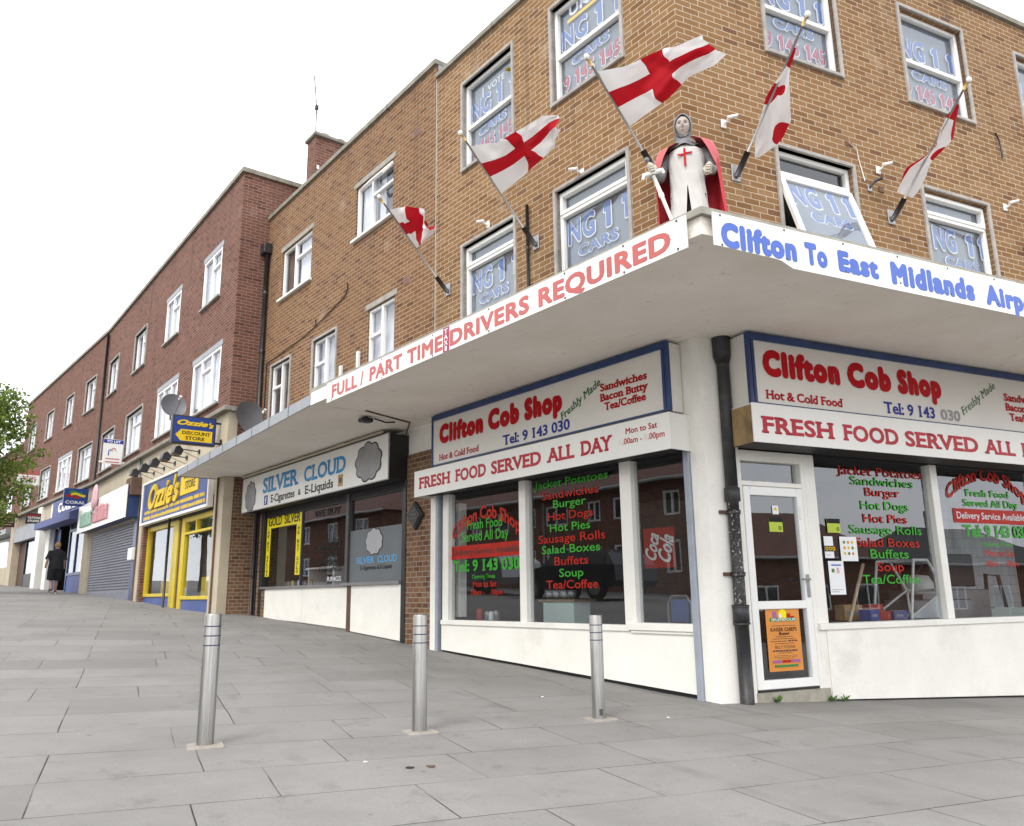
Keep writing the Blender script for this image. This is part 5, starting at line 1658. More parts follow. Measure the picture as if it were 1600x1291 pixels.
mb = MB(); mb.bbox(-1.95, -1.2, .905, 1.5, 0, 2.08, 'room_dark', .03); mb.box(-1.70, -1.22, .899, .904, 1.28, 1.75, 'cooler_red'); mb.box(-1.92, -1.23, .897, .904, .2, 1.28, 'black_board'); T.part(mb, 'body')
mb = MB()
mb.text('Cola', -1.3, -.98, 1.33, .2, 'letter_white', .889, .03, slant=.4, rot=R(76))
mb.text('Coca', -1.52, -1.2, 1.36, .18, 'letter_white', .890, .03, slant=.4, rot=R(76))
T.part(mb, 'lettering')
mb = MB(); mb.lathe([(0, 0), (.07, 0), (.075, .25), (.05, .34), (.07, .45), (.03, .58), (.03, .64), (0, .64)], 'curtain_brown', (-1.80, .88, 1.34), 12); mb.xf(lambda p: (p.x, .885 + (p.y - .88) * .1, p.z)); T.part(mb, 'bottle_picture')
T = Thing('worktop', 'white worktop with tins on it in the left hand street window', 'counter', FA, (-4.4, .5, 0))
mb = MB(); mb.bbox(-4.74, -3.9, .35, .75, 0.1, .64, 'sign_face', .01); T.part(mb, 'cabinet')
for k, (x, m, h) in enumerate(((-4.53, 'box_red', .17), (-4.34, 'steel_grey', .14), (-4.24, 'paper', .13), (-4.13, 'steel_grey', .15))):
    mb = MB(); mb.lathe([(0, 0), (.045, 0), (.047, h * .8), (.034, h), (0, h)], m, (x, .5, .64), 12)
    solo(mb, 'tin', ['red tin on the worktop in the left hand street window', 'grey tin next to the red one on the worktop', 'white tin between two grey tins on the worktop', 'rightmost grey tin on the worktop'][k], 'tin', FA, (x, .5, .64), 'tins on the worktop')
T = Thing('metal_chair', 'tubular steel chair behind the right hand street pane', 'chair', FA, (-.85, .5, 0))
mb = MB(); mb.tube([(-1.02, .5, 0), (-1.02, .5, .88), (-.96, .5, .96), (-.76, .5, .96), (-.7, .5, .88), (-.7, .5, 0)], .013, 'steel_grey', 8); T.part(mb, 'chair_frame')
mb = MB(); mb.bbox(-1.0, -.72, .5, .85, .43, .46, 'shop_blue', .01); mb.bbox(-.98, -.74, .49, .51, .68, .92, 'shop_blue', .008); T.part(mb, 'seat')
# silver cloud interior
T = Thing('display_table', 'white topped display table inside the jewellery shop window', 'table', FA, (-9.9, .75, .4))
mb = MB(); mb.bbox(-10.5, -9.3, .5, 1.0, 1.53, 1.57, 'white_paint', .005); T.part(mb, 'tabletop')
mb = MB()
for x in (-10.45, -9.35): mb.bbox(x - .02, x + .02, .55, .95, .5, 1.53, 'white_paint', .004)
T.part(mb, 'trestle')
for k, (x, m) in enumerate(((-11.1, 'wood'), (-10.9, 'letter_yellow'), (-10.6, 'paper'), (-10.3, 'wood'), (-10.0, 'gold'))):
    mb = MB(); mb.lathe([(0, 0), (.05, 0), (.05, .03), (.02, .05), (.03, .13), (0, .15)], m, (x, .42, 1.19), 10)
    solo(mb, 'ornament', ['dark ornament furthest left on the jewellery window shelf', 'yellow ornament second from the left on the jewellery shelf', 'white ornament in the middle of the jewellery shelf',
                          'brown ornament fourth along the jewellery window shelf', 'gold ornament furthest right under the yellow border'][k], 'ornament', FA, (x, .42, 1.19), 'ornaments in the jewellery window')
# weeds at the foot of the door step
def weed(label, F, u, y, n, seed):
    rnd = random.Random(seed)
    p = F.w(u, y, 0); z = gz_tri(p.x, p.y)
    mb = MB()
    for k in range(n):
        a = rnd.uniform(0, 6.28); r = rnd.uniform(.02, .07); h = rnd.uniform(.02, .08)
        b = Vector((u + rnd.uniform(-.03, .03), y + rnd.uniform(-.01, .01), z)); t = b + Vector((math.cos(a) * r, -abs(math.sin(a)) * r, h))
        s = Vector((-math.sin(a), math.cos(a), 0)) * .014
        mb.face([b, b.lerp(t, .6) + s, t, b.lerp(t, .6) - s], 'weed')
    solo(mb, 'weed', label, 'weed', F, (u, y, z), 'weeds at the foot of the walls')
weed('small green weed growing under the shop door step', FB, 0.62, -.05, 16, 1)
weed('green weed growing at the corner of the step and the white panel', FB, 1.33, -.05, 18, 2)
weed('thin green weed in front of the white panel, right of the step', FB, 1.5, -.05, 10, 4)

# ------------------------------------------------------------------ the red brick terrace up the hill
RB = Thing('brick_building', 'long three storey dark red brick terrace climbing the hill on the left', 'building', FR, (0, 0, 0.6))
LR, LQ = 14.21, 15.21
UR = [(-2.65, -1.27), (-6.15, -4.74), (-9.87, -8.40), (-13.65, -12.2)]
UQ = [(-2.92, -1.42), (-6.2, -4.87), (-9.95, -8.55), (-13.75, -12.3)]
DR = [(-3.0, -.83), (-6.4, -4.36), (-10.13, -8.05), (-13.8, -11.85)]
DQ = [(-3.1, -1.05), (-6.58, -4.25), (-10.0, -8.0), (-13.8, -11.9)]
ZU, ZD = (8.08, 9.33), (5.36, 6.70)
for F2, L, U, D in ((FR, LR, UR, DR), (FQ, LQ, UQ, DQ)):
    h = [(a, b, *ZU) for a, b in U] + [(a, b, *ZD) for a, b in D]
    mb = MB().wall(-L, 0, 5.0, 10.72, h, 'red_brick', depth=.14)
    if F2 is FR:
        mb.face([(0, 0, 3.3), (0, 9, 3.3), (0, 9, 10.72), (0, 0, 10.72)], 'red_brick')
        mb.face([(-.01, .2, 0.3), (-.01, 1.5, 0.3), (-.01, 1.5, 3.6), (-.01, .2, 3.6)], 'pillar_brick')
    part_in(RB, mb, 'wall', F2)
    cp = MB()
    cp.box(-L + (.0 if F2 is FR else -.05), .06 if F2 is FR else 0.0, -.06, .28, 10.72, 10.83, 'coping')
    if F2 is FR: cp.box(-.28, .06, .281, 9, 10.72, 10.829, 'coping')
    part_in(RB, cp, 'coping', F2)
    rf = MB(); rf.box(-L, -.02, .05, 9, 10.4, 10.5, 'roof_felt')
    part_in(RB, rf, 'roof', F2)
    lg = MB()
    lg.bbox(-L, .1 if F2 is FR else 0, -.14, .02, 4.985, 5.09, 'coping', .01)
    if F2 is FR: lg.box(-.02, .1, .021, .3, 4.985, 5.089, 'coping')
    part_in(RB, lg, 'ledge', F2)
    fc = MB(); fc.box(-L, 0, 0.0, .2, 3.24 if F2 is FR else 3.93, 4.985, 'cream_render')
    if F2 is FR: fc.box(-6.8, -.62, .06, .2, 2.921, 3.24, 'black_board')
    if F2 is FR: fc.box(-.2, .012, .003, .2, 3.3, 4.984, 'cream_render')
    part_in(RB, fc, 'wall', F2, 'stained cream band above the shop signs')
def redwin(F2, u0, u1, z, st, wide):
    z0, z1 = z
    m = u0 + (u1 - u0) * (.52 if not wide else .34)
    bars = [('v', m, z0, z1)]
    if wide:
        m2 = u0 + (u1 - u0) * .70
        bars += [('v', m2, z0, z1), ('h', z1 - .36, m, m2)] if st == 'lead' else [('h', z1 - .42, m, u1)]
    else: bars += [('h', z1 - .4, m, u1)]
    window(RB, F2, u0, u1, z0, z1, y=.03 if st == 'lead' else .09, bars=bars, back='net_curtain', lintel=('lead', .15) if st == 'lead' else None,
           surround='window_concrete' if st != 'lead' else None, sill='concrete' if st == 'lead' else 'window_concrete', fw=.06, jut=.035)
for k in range(4):
    redwin(FR, *UR[k], ZU, 'lead' if k < 2 else 'c', False)
    redwin(FR, *DR[k], ZD, 'lead' if k < 2 else 'c', True)
    redwin(FQ, *UQ[k], ZU, 'c', False)
    redwin(FQ, *DQ[k], ZD, 'lead' if k == 1 else 'c', True)
mb = MB(); mb.tube([(-.06, -.06, 4.95), (-.06, -.06, 10.6)], .045, 'cast_iron', 8); part_in(RB, mb, 'drainpipe', FQ)
# ground storey piers
mb = MB()
mb.box(-.62, 0, -.0, .2, .3, 3.24, 'cream_render'); mb.mark()
mb.box(-7.36, -6.84, -.02, .25, .5, 3.3, 'cream_render')
mb.box(-7.45, -6.8, -.01, .25, 3.3, 4.9, 'cream_render')
part_in(RB, mb, 'column', FR)
mb = MB()
mb.tube([(-.33, -.03, .6), (-.33, -.03, 4.4)], .022, 'brown_wood', 8); mb.mark()
mb.tube([(-7.15, -.05, .8), (-7.15, -.05, 3.9)], .022, 'brown_wood', 8)
part_in(RB, mb, 'cable', FR)
mb = MB()
mb.box(-.85, -.15, -.02, .2, .8, 4.0, 'cream_render'); mb.mark()
mb.bbox(-6.75, -6.1, -.12, .2, 1.0, 3.9, 'white_paint')
mb.bbox(-6.75, -6.1, -.04, .2, 3.9, 4.95, 'white_paint'); mb.mark()
mb.bbox(-9.0, -8.2, -.12, .2, 1.2, 4.95, 'white_paint'); mb.mark()
mb.bbox(-15.1, -14.2, -.12, .2, 1.3, 4.95, 'cream_render')
part_in(RB, mb, 'column', FQ)
def shop_base(F2, a, b, zb, m, y=.1):
    mb = MB(); mb.box(a, b, y, y + .1, gzf(F2, (a + b) / 2, 0) - .6, zb, m); part_in(RB, mb, 'stall_riser', F2)
# discount store front
mb = MB()
y0, y1 = .10, .2
for a, b, c, d in ((-6.62, -6.5, 1.06, 2.92), (-6.5, -4.05, 1.06, 1.14), (-6.5, -4.05, 2.80, 2.92), (-4.07, -3.62, .78, 2.92), (-3.32, -3.05, .76, 2.92), (-3.05, -.66, .98, 1.06), (-3.05, -.66, 2.80, 2.92), (-3.05, -.66, 2.50, 2.56), (-.74, -.63, .98, 2.92), (-2.2, -2.13, 2.56, 2.8)):
    mb.bbox(a, b, y0, y1, c, d, 'yellow_paint')
mb.box(-6.8, -6.62, .0, .25, .7, 2.95, 'red_brick')
mb.box(-3.62, -3.32, .14, .2, .75, 2.92, 'brown_wood')
w1 = part_in(RB, mb, 'shop_window', FR)
gl = MB()
for a, b, c in ((-6.52, -4.05, 1.1), (-3.07, -.7, 1.02)): gl.face([(a, .16, c), (b, .16, c), (b, .16, 2.85), (a, .16, 2.85)], 'shop_glass')
sub_in(gl, 'pane', w1)
shop_base(FR, -6.62, -4.07, 1.06, 'shop_blue', .13)
shop_base(FR, -3.05, -.63, .98, 'shop_blue', .13)
mb = MB()
room_open(mb, [(-6.7, .22), (-.6, .22), (-.6, 4), (-6.7, 4)], .75, 2.95, 'shop_wall', 'room_floor', (0,))
mb.bbox(-6.4, -5.3, .5, .9, 1.1, 1.5, 'letter_yellow'); mb.bbox(-5.2, -4.3, .6, 1.0, 1.0, 1.3, 'mint'); mb.bbox(-2.8, -1.6, .5, .9, .9, 1.5, 'yellow_paint'); mb.bbox(-2.5, -1.0, 1.0, 1.4, .9, 2.0, 'room_dark')
part_in(RB, mb, 'interior', FR)
T = Thing('toy_pram', 'small pink toy pram in the right hand yellow window', 'toy', FR, (-1.6, .35, 1.0))
mb = MB(); mb.grid(lambda i, j: (-1.75 + .34 * i, .3 + .12 * math.sin(j * 3.14), 1.35 + .16 * math.sin(j * 3.14) * (1 - i * .3)), 6, 6, 'pink', uvs=False); T.part(mb, 'hood')
mb = MB()
for a, b in (((-1.75, .35, 1.35), (-1.5, .35, 1.05)), ((-1.42, .35, 1.35), (-1.7, .35, 1.05)), ((-1.42, .35, 1.35), (-1.2, .35, 1.62))): mb.tube([a, b], .012, 'pink', 6)
T.part(mb, 'pram_frame')
mb = MB()
for x in (-1.72, -1.48): mb.tube([(x, .33, 1.06), (x, .37, 1.06)], .05, 'poster_purple', 12)
T.part(mb, 'wheel')
mb = MB(); mb.tube([(-3.86, -.06, .76), (-3.86, -.06, 2.98)], .032, 'black_paint', 8)
solo(mb, 'black_pole', 'upright black pole in front of the yellow shop front', 'pole', FR, (-3.86, -.06, .76))
# shutter shop
mb = MB()
mb.bbox(-7.75, -7.40, -.02, .15, .6, 3.3, 'blue_frame')
mb.box(-14.21, -7.75, .09, .15, 3.2, 3.3, 'black_board')
part_in(RB, mb, 'shop_front', FR)
T = Thing('roller_shutter', 'closed grey roller shutter under the white take away sign', 'shutter', FR, (-11, 0, 1.1))
mb = MB()
z = .7
while z < 3.22:
    mb.face([(-14.21, .07, z), (-7.75, .07, z), (-7.75, .045, z + .03), (-14.21, .045, z + .03)], 'shutter')
    mb.face([(-14.21, .045, z + .03), (-7.75, .045, z + .03), (-7.75, .045, z + .065), (-14.21, .045, z + .065)], 'shutter')
    mb.face([(-14.21, .045, z + .065), (-7.75, .045, z + .065), (-7.75, .075, z + .085), (-14.21, .075, z + .085)], 'shutter')
    z += .085
T.part(mb, 'curtain')
mb = MB(); mb.bbox(-14.21, -7.75, .02, .07, .8, 1.24, 'shutter'); mb.bbox(-7.78, -7.72, 0, .1, .7, 3.25, 'grey_rail'); T.part(mb, 'bottom_rail')
# bookmaker's front
mb = MB()
for a, b, c, d in ((-6.1, -5.95, 1.3, 3.85), (-3.5, -3.38, 1.3, 3.85), (-3.38, -.9, 3.55, 3.65), (-2.4, -2.3, 1.95, 3.6), (-.98, -.86, 1.2, 3.85), (-3.38, -.9, 1.9, 2.0)): mb.bbox(a, b, .06, .14, c, d, 'blue_frame')
mb.bbox(-5.95, -5.2, .1, .16, 1.3, 3.8, 'blue_frame')
w2 = part_in(RB, mb, 'shop_window', FQ)
sub_in(MB().face([(-3.4, .1, 1.95), (-.9, .1, 1.95), (-.9, .1, 3.85), (-3.4, .1, 3.85)], 'shop_glass').face([(-5.2, .5, 1.4), (-3.45, .5, 1.4), (-3.45, .5, 3.6), (-5.2, .5, 3.6)], 'shop_glass'), 'pane', w2)
shop_base(FQ, -3.4, -.9, 1.92, 'shop_blue', .09)
mb = MB()
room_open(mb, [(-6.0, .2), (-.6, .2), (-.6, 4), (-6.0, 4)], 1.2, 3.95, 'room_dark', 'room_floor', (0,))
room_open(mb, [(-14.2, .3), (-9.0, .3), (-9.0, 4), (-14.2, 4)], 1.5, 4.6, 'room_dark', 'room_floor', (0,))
mb.bbox(-2.9, -1.2, .4, .6, 2.2, 3.3, 'pale_wood'); mb.bbox(-2.9, -2.5, .35, .4, 2.0, 2.5, 'weed'); mb.bbox(-1.9, -1.5, .3, .4, 2.0, 2.6, 'weed'); mb.bbox(-2.4, -2.1, .28, .33, 2.0, 2.35, 'letter_yellow')
part_in(RB, mb, 'interior', FQ)
# tattoo studio front
mb = MB()
mb.bbox(-14.2, -9.0, -.1, .1, 3.72, 4.4, 'lead')
mb.box(-14.2, -9.0, .0, .1, 4.4, 5.0, 'dark_grey')
for a in (-12.2, -9.08): mb.bbox(a, a + .08, .1, .2, 1.5, 3.72, 'black_paint')
mb.bbox(-14.2, -12.2, .2, .3, 1.5, 3.72, 'brown_wood')
w3 = part_in(RB, mb, 'shop_window', FQ)
sub_in(MB().face([(-12.15, .15, 2.2), (-9.05, .15, 2.2), (-9.05, .15, 3.72), (-12.15, .15, 3.72)], 'shop_glass'), 'pane', w3)
shop_base(FQ, -12.2, -9.0, 2.2, 'dark_grey', .12)

# awning and signs along the terrace
T = Thing('awning', 'folded blue grey awning box over the bookmaker front', 'awning', FQ, (-4, 0, 3.85))
mb = MB(); mb.prism([(-.55, 3.84), (.0, 3.84), (.0, 4.22), (-.12, 4.22), (-.55, 4.10)], -7.0, -.9, 'awning_blue', axis='x'); T.part(mb, 'cover')
T = Thing('fascia_sign', 'blue fascia sign with white raised letters above the folded awning', 'sign', FQ, (-4, 0, 4.3))
mb = MB(); mb.bbox(-6.05, -1.0, -.12, 0, 4.28, 4.92, 'awning_blue'); T.part(mb, 'panel')
mb = MB(); mb.text('CORAL', -4.9, -1.9, 4.4, .36, 'letter_white', -.121, .03, serif=True, depth=.03); T.part(mb, 'lettering')
def pane_sign(T, F, u, y0, y1, z0, z1, th, mface, medge):
    """sign sticking out from the wall, seen face on from down the street (+u side)"""
    mb = MB(); mb.bbox(u - th, u, -y1, -y0, z0, z1, medge, .01); T.part(mb, 'box')
    mb = MB(); mb.box(u + .001, u + .006, -y1 + .03, -y0 - .03, z0 + .03, z1 - .03, mface); T.part(mb, 'face')
def on_pane(mb, start, u):
    """turn letters laid on the plane y=0 (x to the right) on to the sign face at u; x -> outwards to inwards"""
    mb.xf(lambda p: (u - p.y, p.x, p.z), start)
T = Thing('projecting_sign', 'blue projecting sign with yellow arrow pointing left, above the discount store', 'sign', FR, (-.42, 0, 4.25))
U_ = -.42
pane_sign(T, FR, U_, .12, 1.04, 4.245, 4.87, .16, 'sign_blue', 'black_paint')
mb = MB()
mb.text('Ozzie', -.95, -.3, 4.66, .11, 'letter_yellow', 0, .05, slant=.35, depth=.006)
mb.text("'s", -.28, -.18, 4.64, .11, 'letter_yellow', 0, .05, slant=.35, depth=.006)
mb.prism([(-.86, 4.31), (-.2, 4.31), (-.2, 4.56), (-.86, 4.56), (-.97, 4.435)], -.006, -.001, 'letter_yellow', axis='y')
mb.text('DISCOUNT', -.84, -.24, 4.455, .07, 'letter_black', -.008, .02, serif=True)
mb.text('STORE', -.76, -.36, 4.345, .07, 'letter_black', -.008, .02, serif=True)
on_pane(mb, 0, U_ + .008)
T.part(mb, 'lettering')
mb = MB()
for z in (4.33, 4.78): mb.bbox(U_ - .1, U_ - .05, -.13, .0, z - .02, z + .02, 'black_paint', .004)
T.part(mb, 'bracket')
T = Thing('fascia_sign', 'white framed blue fascia sign with yellow script over the yellow windows', 'sign', FR, (-3.6, 0, 3.0))
mb = MB(); mb.box(-6.6, -.72, -.10, 0, 3.0, 4.1, 'sign_blue'); T.part(mb, 'panel')
mb = MB()
for a, b, c, d in ((-6.66, -6.58, 2.96, 4.14), (-.74, -.66, 2.96, 4.14), (-6.58, -.74, 2.96, 3.03), (-6.58, -.74, 4.07, 4.14)): mb.bbox(a, b, -.13, 0, c, d, 'white_paint', .008)
T.part(mb, 'frame')
mb = MB()
mb.text("Ozzie's", -5.85, -3.0, 3.36, .62, 'letter_yellow', -.102, .03, slant=.35, depth=.04)
mb.prism([(-2.9, 3.42), (-2.9, 3.85), (-2.5, 4.05), (-1.5, 4.05), (-1.5, 3.42)][::-1], -.12, -.10, 'letter_yellow', axis='y')
mb.text('DISCOUNT', -2.65, -1.58, 3.80, .15, 'letter_black', -.122, .02, serif=True)
mb.text('STORE', -2.5, -1.7, 3.54, .18, 'letter_black', -.122, .02, serif=True)
for z in (3.24, 3.09):
    x = -6.3 if z > 3.2 else -6.35
    while x < -1.0:
        w_ = random.uniform(.22, .7)
        k = x
        while k < min(x + w_, -1.0):
            q = random.uniform(.05, .08)
            mb.box(k, k + q, -.103, -.10, z, z + random.choice((.085, .085, .07)), 'letter_yellow'); k += q + .02
        x += w_ + .09
T.part(mb, 'lettering')
for k, u in enumerate((-1.95, -2.95, -3.98, -5.0, -6.03)):
    T = Thing('sign_floodlight', ['floodlight on an arm, nearest the camera of the five over the blue fascia', 'second nearest floodlight on an arm over the blue fascia', 'middle one of the five floodlights over the blue fascia',
              'fourth floodlight on an arm over the blue fascia', 'furthest of the five floodlights over the blue fascia'][k], 'lamp', FR, (u, 0, 4.37), 'floodlights over the discount store sign')
    mb = MB(); mb.tube([(u, 0, 4.37), (u, -.5, 4.40)], .014, 'black_paint', 6); mb.tube([(u, 0, 4.2), (u, -.42, 4.36)], .007, 'black_paint', 5); mb.bbox(u - .05, u + .05, -.03, 0, 4.32, 4.42, 'black_paint', .005); T.part(mb, 'arm')
    mb = MB(); mb.prism([(-.62, 4.28), (-.44, 4.24), (-.40, 4.36), (-.5, 4.46), (-.58, 4.42)], u - .15, u + .15, 'black_paint', axis='x'); T.part(mb, 'lamp_head')
T = Thing('alarm_box', 'brown wooden box under a bundle of cables, between the blue and the white sign', 'box', FR, (-7.7, 0, 3.9))
mb = MB(); mb.bbox(-7.95, -7.3, -.3, 0, 3.9, 4.42, 'brown_wood', .02); T.part(mb, 'body')
mb = MB(); mb.tube([(-7.5, -.04, 4.42), (-7.45, -.06, 4.7), (-7.6, -.04, 5.0)], .02, 'dark_grey', 6); mb.tube([(-7.6, -.1, 4.44), (-7.7, -.16, 4.6), (-7.75, -.2, 4.5)], .05, 'black_paint', 6); mb.tube([(-7.4, -.05, 4.42), (-7.3, -.05, 4.9)], .01, 'dark_grey', 5); T.part(mb, 'cable')
T = Thing('meter_box', 'white meter box on the cream pier beside the roller shutter', 'box', FR, (-7.4, 0, 2.1))
mb = MB(); mb.bbox(-7.62, -7.2, -.16, 0, 2.08, 2.42, 'white_upvc', .015); T.part(mb, 'body')
T = Thing('fascia_sign', 'white box sign with a blue end and raised green and red letters', 'sign', FR, (-11, 0, 3.3))
mb = MB(); mb.box(-14.75, -7.42, -.36, -.34, 3.28, 4.22, 'sign_white'); mb.box(-14.7, -7.45, -.34, 0, 3.3, 4.2, 'blue_frame'); T.part(mb, 'panel')
mb = MB()
x = -13.9
for k, (m, n_) in enumerate((('letter_pale_green', 7), ('letter_pale_red', 8))):
    for q in range(n_):
        h = [.48, .42, .5, .40][(q + k) % 4] + (.12 if k and q in (2, 4) else 0)
        mb.bbox(x, x + .10, -.44, -.36, 3.42, 3.42 + h, m, .03)
        if q % 2 == 0: mb.bbox(x + .10, x + .27, -.44, -.36, 3.42 + h - .12, 3.42 + h - .01, m, .02)
        x += .27
    x += .25
T.part(mb, 'lettering')
mb = MB(); mb.lathe([(0, -.42), (.3, -.36), (.38, -.1), (.33, .2), (.2, .36), (0, .42)], 'pink', (-11.7, -.42, 4.28), 16); mb.xf(lambda p: (p.x, -.42 + (p.y + .42) * .2, p.z)); T.part(mb, 'emblem')
T = Thing('projecting_sign', 'blue projecting sign with a green, yellow and red ribbon over white capitals', 'sign', FQ, (-.45, 0, 4.25))
U_ = -.45
pane_sign(T, FQ, U_, .1, .88, 4.255, 4.87, .14, 'sign_blue', 'sign_blue')
mb = MB()
def rib(z, a, b, m, k):
    mb.grid(lambda i, j: (a + (b - a) * i, -.002 - k * .001, z + .08 * j + .035 * math.sin(i * 5.5)), 10, 1, m, uvs=False, smooth=False)
rib(4.68, -.72, -.3, 'green_band', 0); rib(4.61, -.66, -.2, 'letter_yellow', 2); rib(4.54, -.82, -.4, 'vinyl_red', 1)
mb.text('CORAL', -.82, -.18, 4.33, .1, 'letter_white', -.003, .02, serif=True)
on_pane(mb, 0, U_ + .008)
T.part(mb, 'emblem')
T = Thing('estate_agent_board', 'white letting board with a blue strip on top, in front of a first floor window', 'sign', FR, (-9.7, 0, 5.1))
U_ = -9.7
mb = MB(); mb.bbox(U_ - .02, U_, -.68, -.12, 5.1, 5.87, 'sign_white', .004); mb.bbox(U_ - .05, U_ - .021, -.76, 0, 5.13, 5.18, 'white_paint'); T.part(mb, 'board')
mb = MB()
mb.box(-.68, -.12, -.003, -.001, 5.74, 5.86, 'letter_navy'); mb.text('TO LET', -.6, -.2, 5.765, .07, 'letter_white', -.005, .03)
mb.tube([(-.52, -.004, 5.35), (-.52, -.004, 5.5), (-.45, -.004, 5.56)], .012, 'letter_navy', 4); mb.tube([(-.44, -.004, 5.5), (-.4, -.004, 5.6), (-.34, -.004, 5.58), (-.32, -.004, 5.5)], .012, 'letter_salmon', 4)
for z in (5.24, 5.14): mb.box(-.6, -.2, -.003, -.001, z, z + .03, 'letter_salmon')
on_pane(mb, 0, U_ + .001)
T.part(mb, 'lettering')
T = Thing('estate_agent_board', 'white and red letting board half hidden by the tree', 'sign', FQ, (-9.68, 0, 6))
U_ = -9.68
mb = MB(); mb.bbox(U_ - .02, U_, -1.0, -.1, 6.0, 6.68, 'sign_white', .004); mb.bbox(U_ - .05, U_ - .021, -1.05, 0, 6.05, 6.1, 'white_paint'); T.part(mb, 'board')
mb = MB()
mb.box(-1.0, -.1, -.003, -.001, 6.47, 6.68, 'letter_salmon'); mb.text('TO LET', -.75, -.25, 6.28, .12, 'letter_salmon', -.003, .03, serif=True); mb.text('115 947', -.9, -.35, 6.1, .08, 'cloud_grey', -.003, .02)
on_pane(mb, 0, U_ + .001)
T.part(mb, 'lettering')
T = Thing('projecting_sign', 'small black projecting sign for a tattoo studio with a red top line', 'sign', FQ, (-8.26, 0, 4.2))
U_ = -8.26
pane_sign(T, FQ, U_, .1, .68, 4.22, 4.66, .08, 'black_board', 'black_board')
mb = MB(); mb.text('TATTOO', -.62, -.14, 4.42, .085, 'letter_white', 0, .03); mb.text('STUDIO', -.6, -.17, 4.29, .085, 'letter_white', 0, .03)
for k in range(6): mb.box(-.62 + k * .08, -.56 + k * .08, -.001, 0, 4.54, 4.6, 'vinyl_red')
on_pane(mb, 0, U_ + .008)
T.part(mb, 'lettering')
T = Thing('projecting_sign', 'black projecting sign with gold lettering at the left edge, under the tree', 'sign', FQ, (-14.38, 0, 4.5))
U_ = -14.38
pane_sign(T, FQ, U_, .1, .95, 4.5, 5.14, .08, 'black_board', 'black_board')
mb = MB()
for z, a, b, h in ((4.96, -.75, -.3, .06), (4.85, -.85, -.2, .03), (4.72, -.85, -.25, .03), (4.6, -.8, -.25, .03)):
    x = a
    while x < b: q = random.uniform(.03, .1); mb.box(x, x + q, -.001, 0, z, z + h, 'gold'); x += q + .02
on_pane(mb, 0, U_ + .008)
T.part(mb, 'lettering')
# satellite dishes
def dish(label, c, aim, r=.42):
    T = Thing('satellite_dish', label, 'satellite dish', FW, tuple(c), 'grey satellite dishes on the terrace')
    q = Vector(aim).normalized().to_track_quat('Z', 'Y')
    c = Vector(c)
    mb = MB()
    mb.grid(lambda i, j: tuple(c + q @ Vector((r * j * math.cos(6.2832 * i), r * 1.06 * j * math.sin(6.2832 * i), .16 * r * j * j * 2))), 28, 5, 'dish_grey', uvs=False)
    T.part(mb, 'reflector')
    mb = MB()
    mb.tube([c + q @ Vector((0, -r * .9, .1)), c + q @ Vector((0, -r * .5, .5)), c + q @ Vector((0, -.05, .55))], .012, 'dish_grey', 6)
    mb.tube([c + q @ Vector((0, -.05, .5)), c + q @ Vector((0, -.02, .6))], .03, 'cam_white', 8)
    mb.tube([c, c + q @ Vector((0, 0, -.15)), c + q @ Vector((0, -.25, -.2))], .02, 'dark_grey', 6)
    T.part(mb, 'arm')
dish('grey satellite dish above the blue projecting sign, in front of a window', FR.w(-2.7, -.5, 5.53), (0.62, -0.75, 0.3), .30)
dish('dark grey satellite dish on the end wall of the terrace above the canopy', FR.w(.25, .38, 4.75), (0.75, -0.6, 0.35), .41)
# television aerial
T = Thing('television_aerial', 'thin television aerial on a mast fixed to the chimney', 'aerial', FA, (-12.0, .95, 10.9))
mb = MB(); mb.tube([(-12.0, .95, 10.9), (-12.0, .95, 13.05)], .016, 'steel_grey', 6); T.part(mb, 'mast')
mb = MB()
d = Vector((.55, -.35, .55))
p = Vector((-12.0, .95, 13.0))
mb.tube([p - d * .2, p + d * .85], .014, 'steel_grey', 5)
for k in range(7): q = p + d * (.05 + k * .12); mb.tube([q + Vector((-.07, -.09, .0)), q + Vector((.07, .09, 0))], .004, 'steel_grey', 4)
mb.bbox(p.x - .04, p.x + .04, p.y - .04, p.y + .04, p.z - .1, p.z + .02, 'black_paint', .01)
T.part(mb, 'antenna')

# ------------------------------------------------------------------ next building up the hill
T = Thing('brick_building', 'low brick shop with white window at the far left end of the street', 'building', FT, (0, 0, 1.7))
mb = MB()
mb.wall(-16, -.3, 1.3, 9.0, [(-6, -1.0, 2.7, 4.2), (-5, -3, 5.6, 7.0), (-9, -7, 5.6, 7)], 'red_brick', y=.3)
mb.box(-.3, -.25, .3, 8, 1.3, 9.0, 'red_brick')
T.part(mb, 'wall')
mb = MB(); mb.box(-16, -.2, .2, 8, 9.0, 9.12, 'coping'); T.part(mb, 'roof')
mb = MB(); mb.box(-6.5, -.2, -.3, .3, 4.25, 4.5, 'lead'); T.part(mb, 'canopy')
mb = MB()
for a, b, c, d in ((-6, -1, 2.7, 2.8), (-6, -1, 4.1, 4.2), (-6, -5.9, 2.7, 4.2), (-1.1, -1, 2.7, 4.2), (-2.6, -2.5, 2.7, 4.2), (-2.5, -1, 3.4, 3.46)): mb.box(a, b, .3, .4, c, d, 'white_paint')
wq = T.part(mb, 'window')
T.sub(MB().face([(-6, .36, 2.7), (-1, .36, 2.7), (-1, .36, 4.2), (-6, .36, 4.2)], 'shop_glass').face([(-6, .6, 2.7), (-1, .6, 2.7), (-1, .6, 4.2), (-6, .6, 4.2)], 'net_curtain'), 'pane', wq)
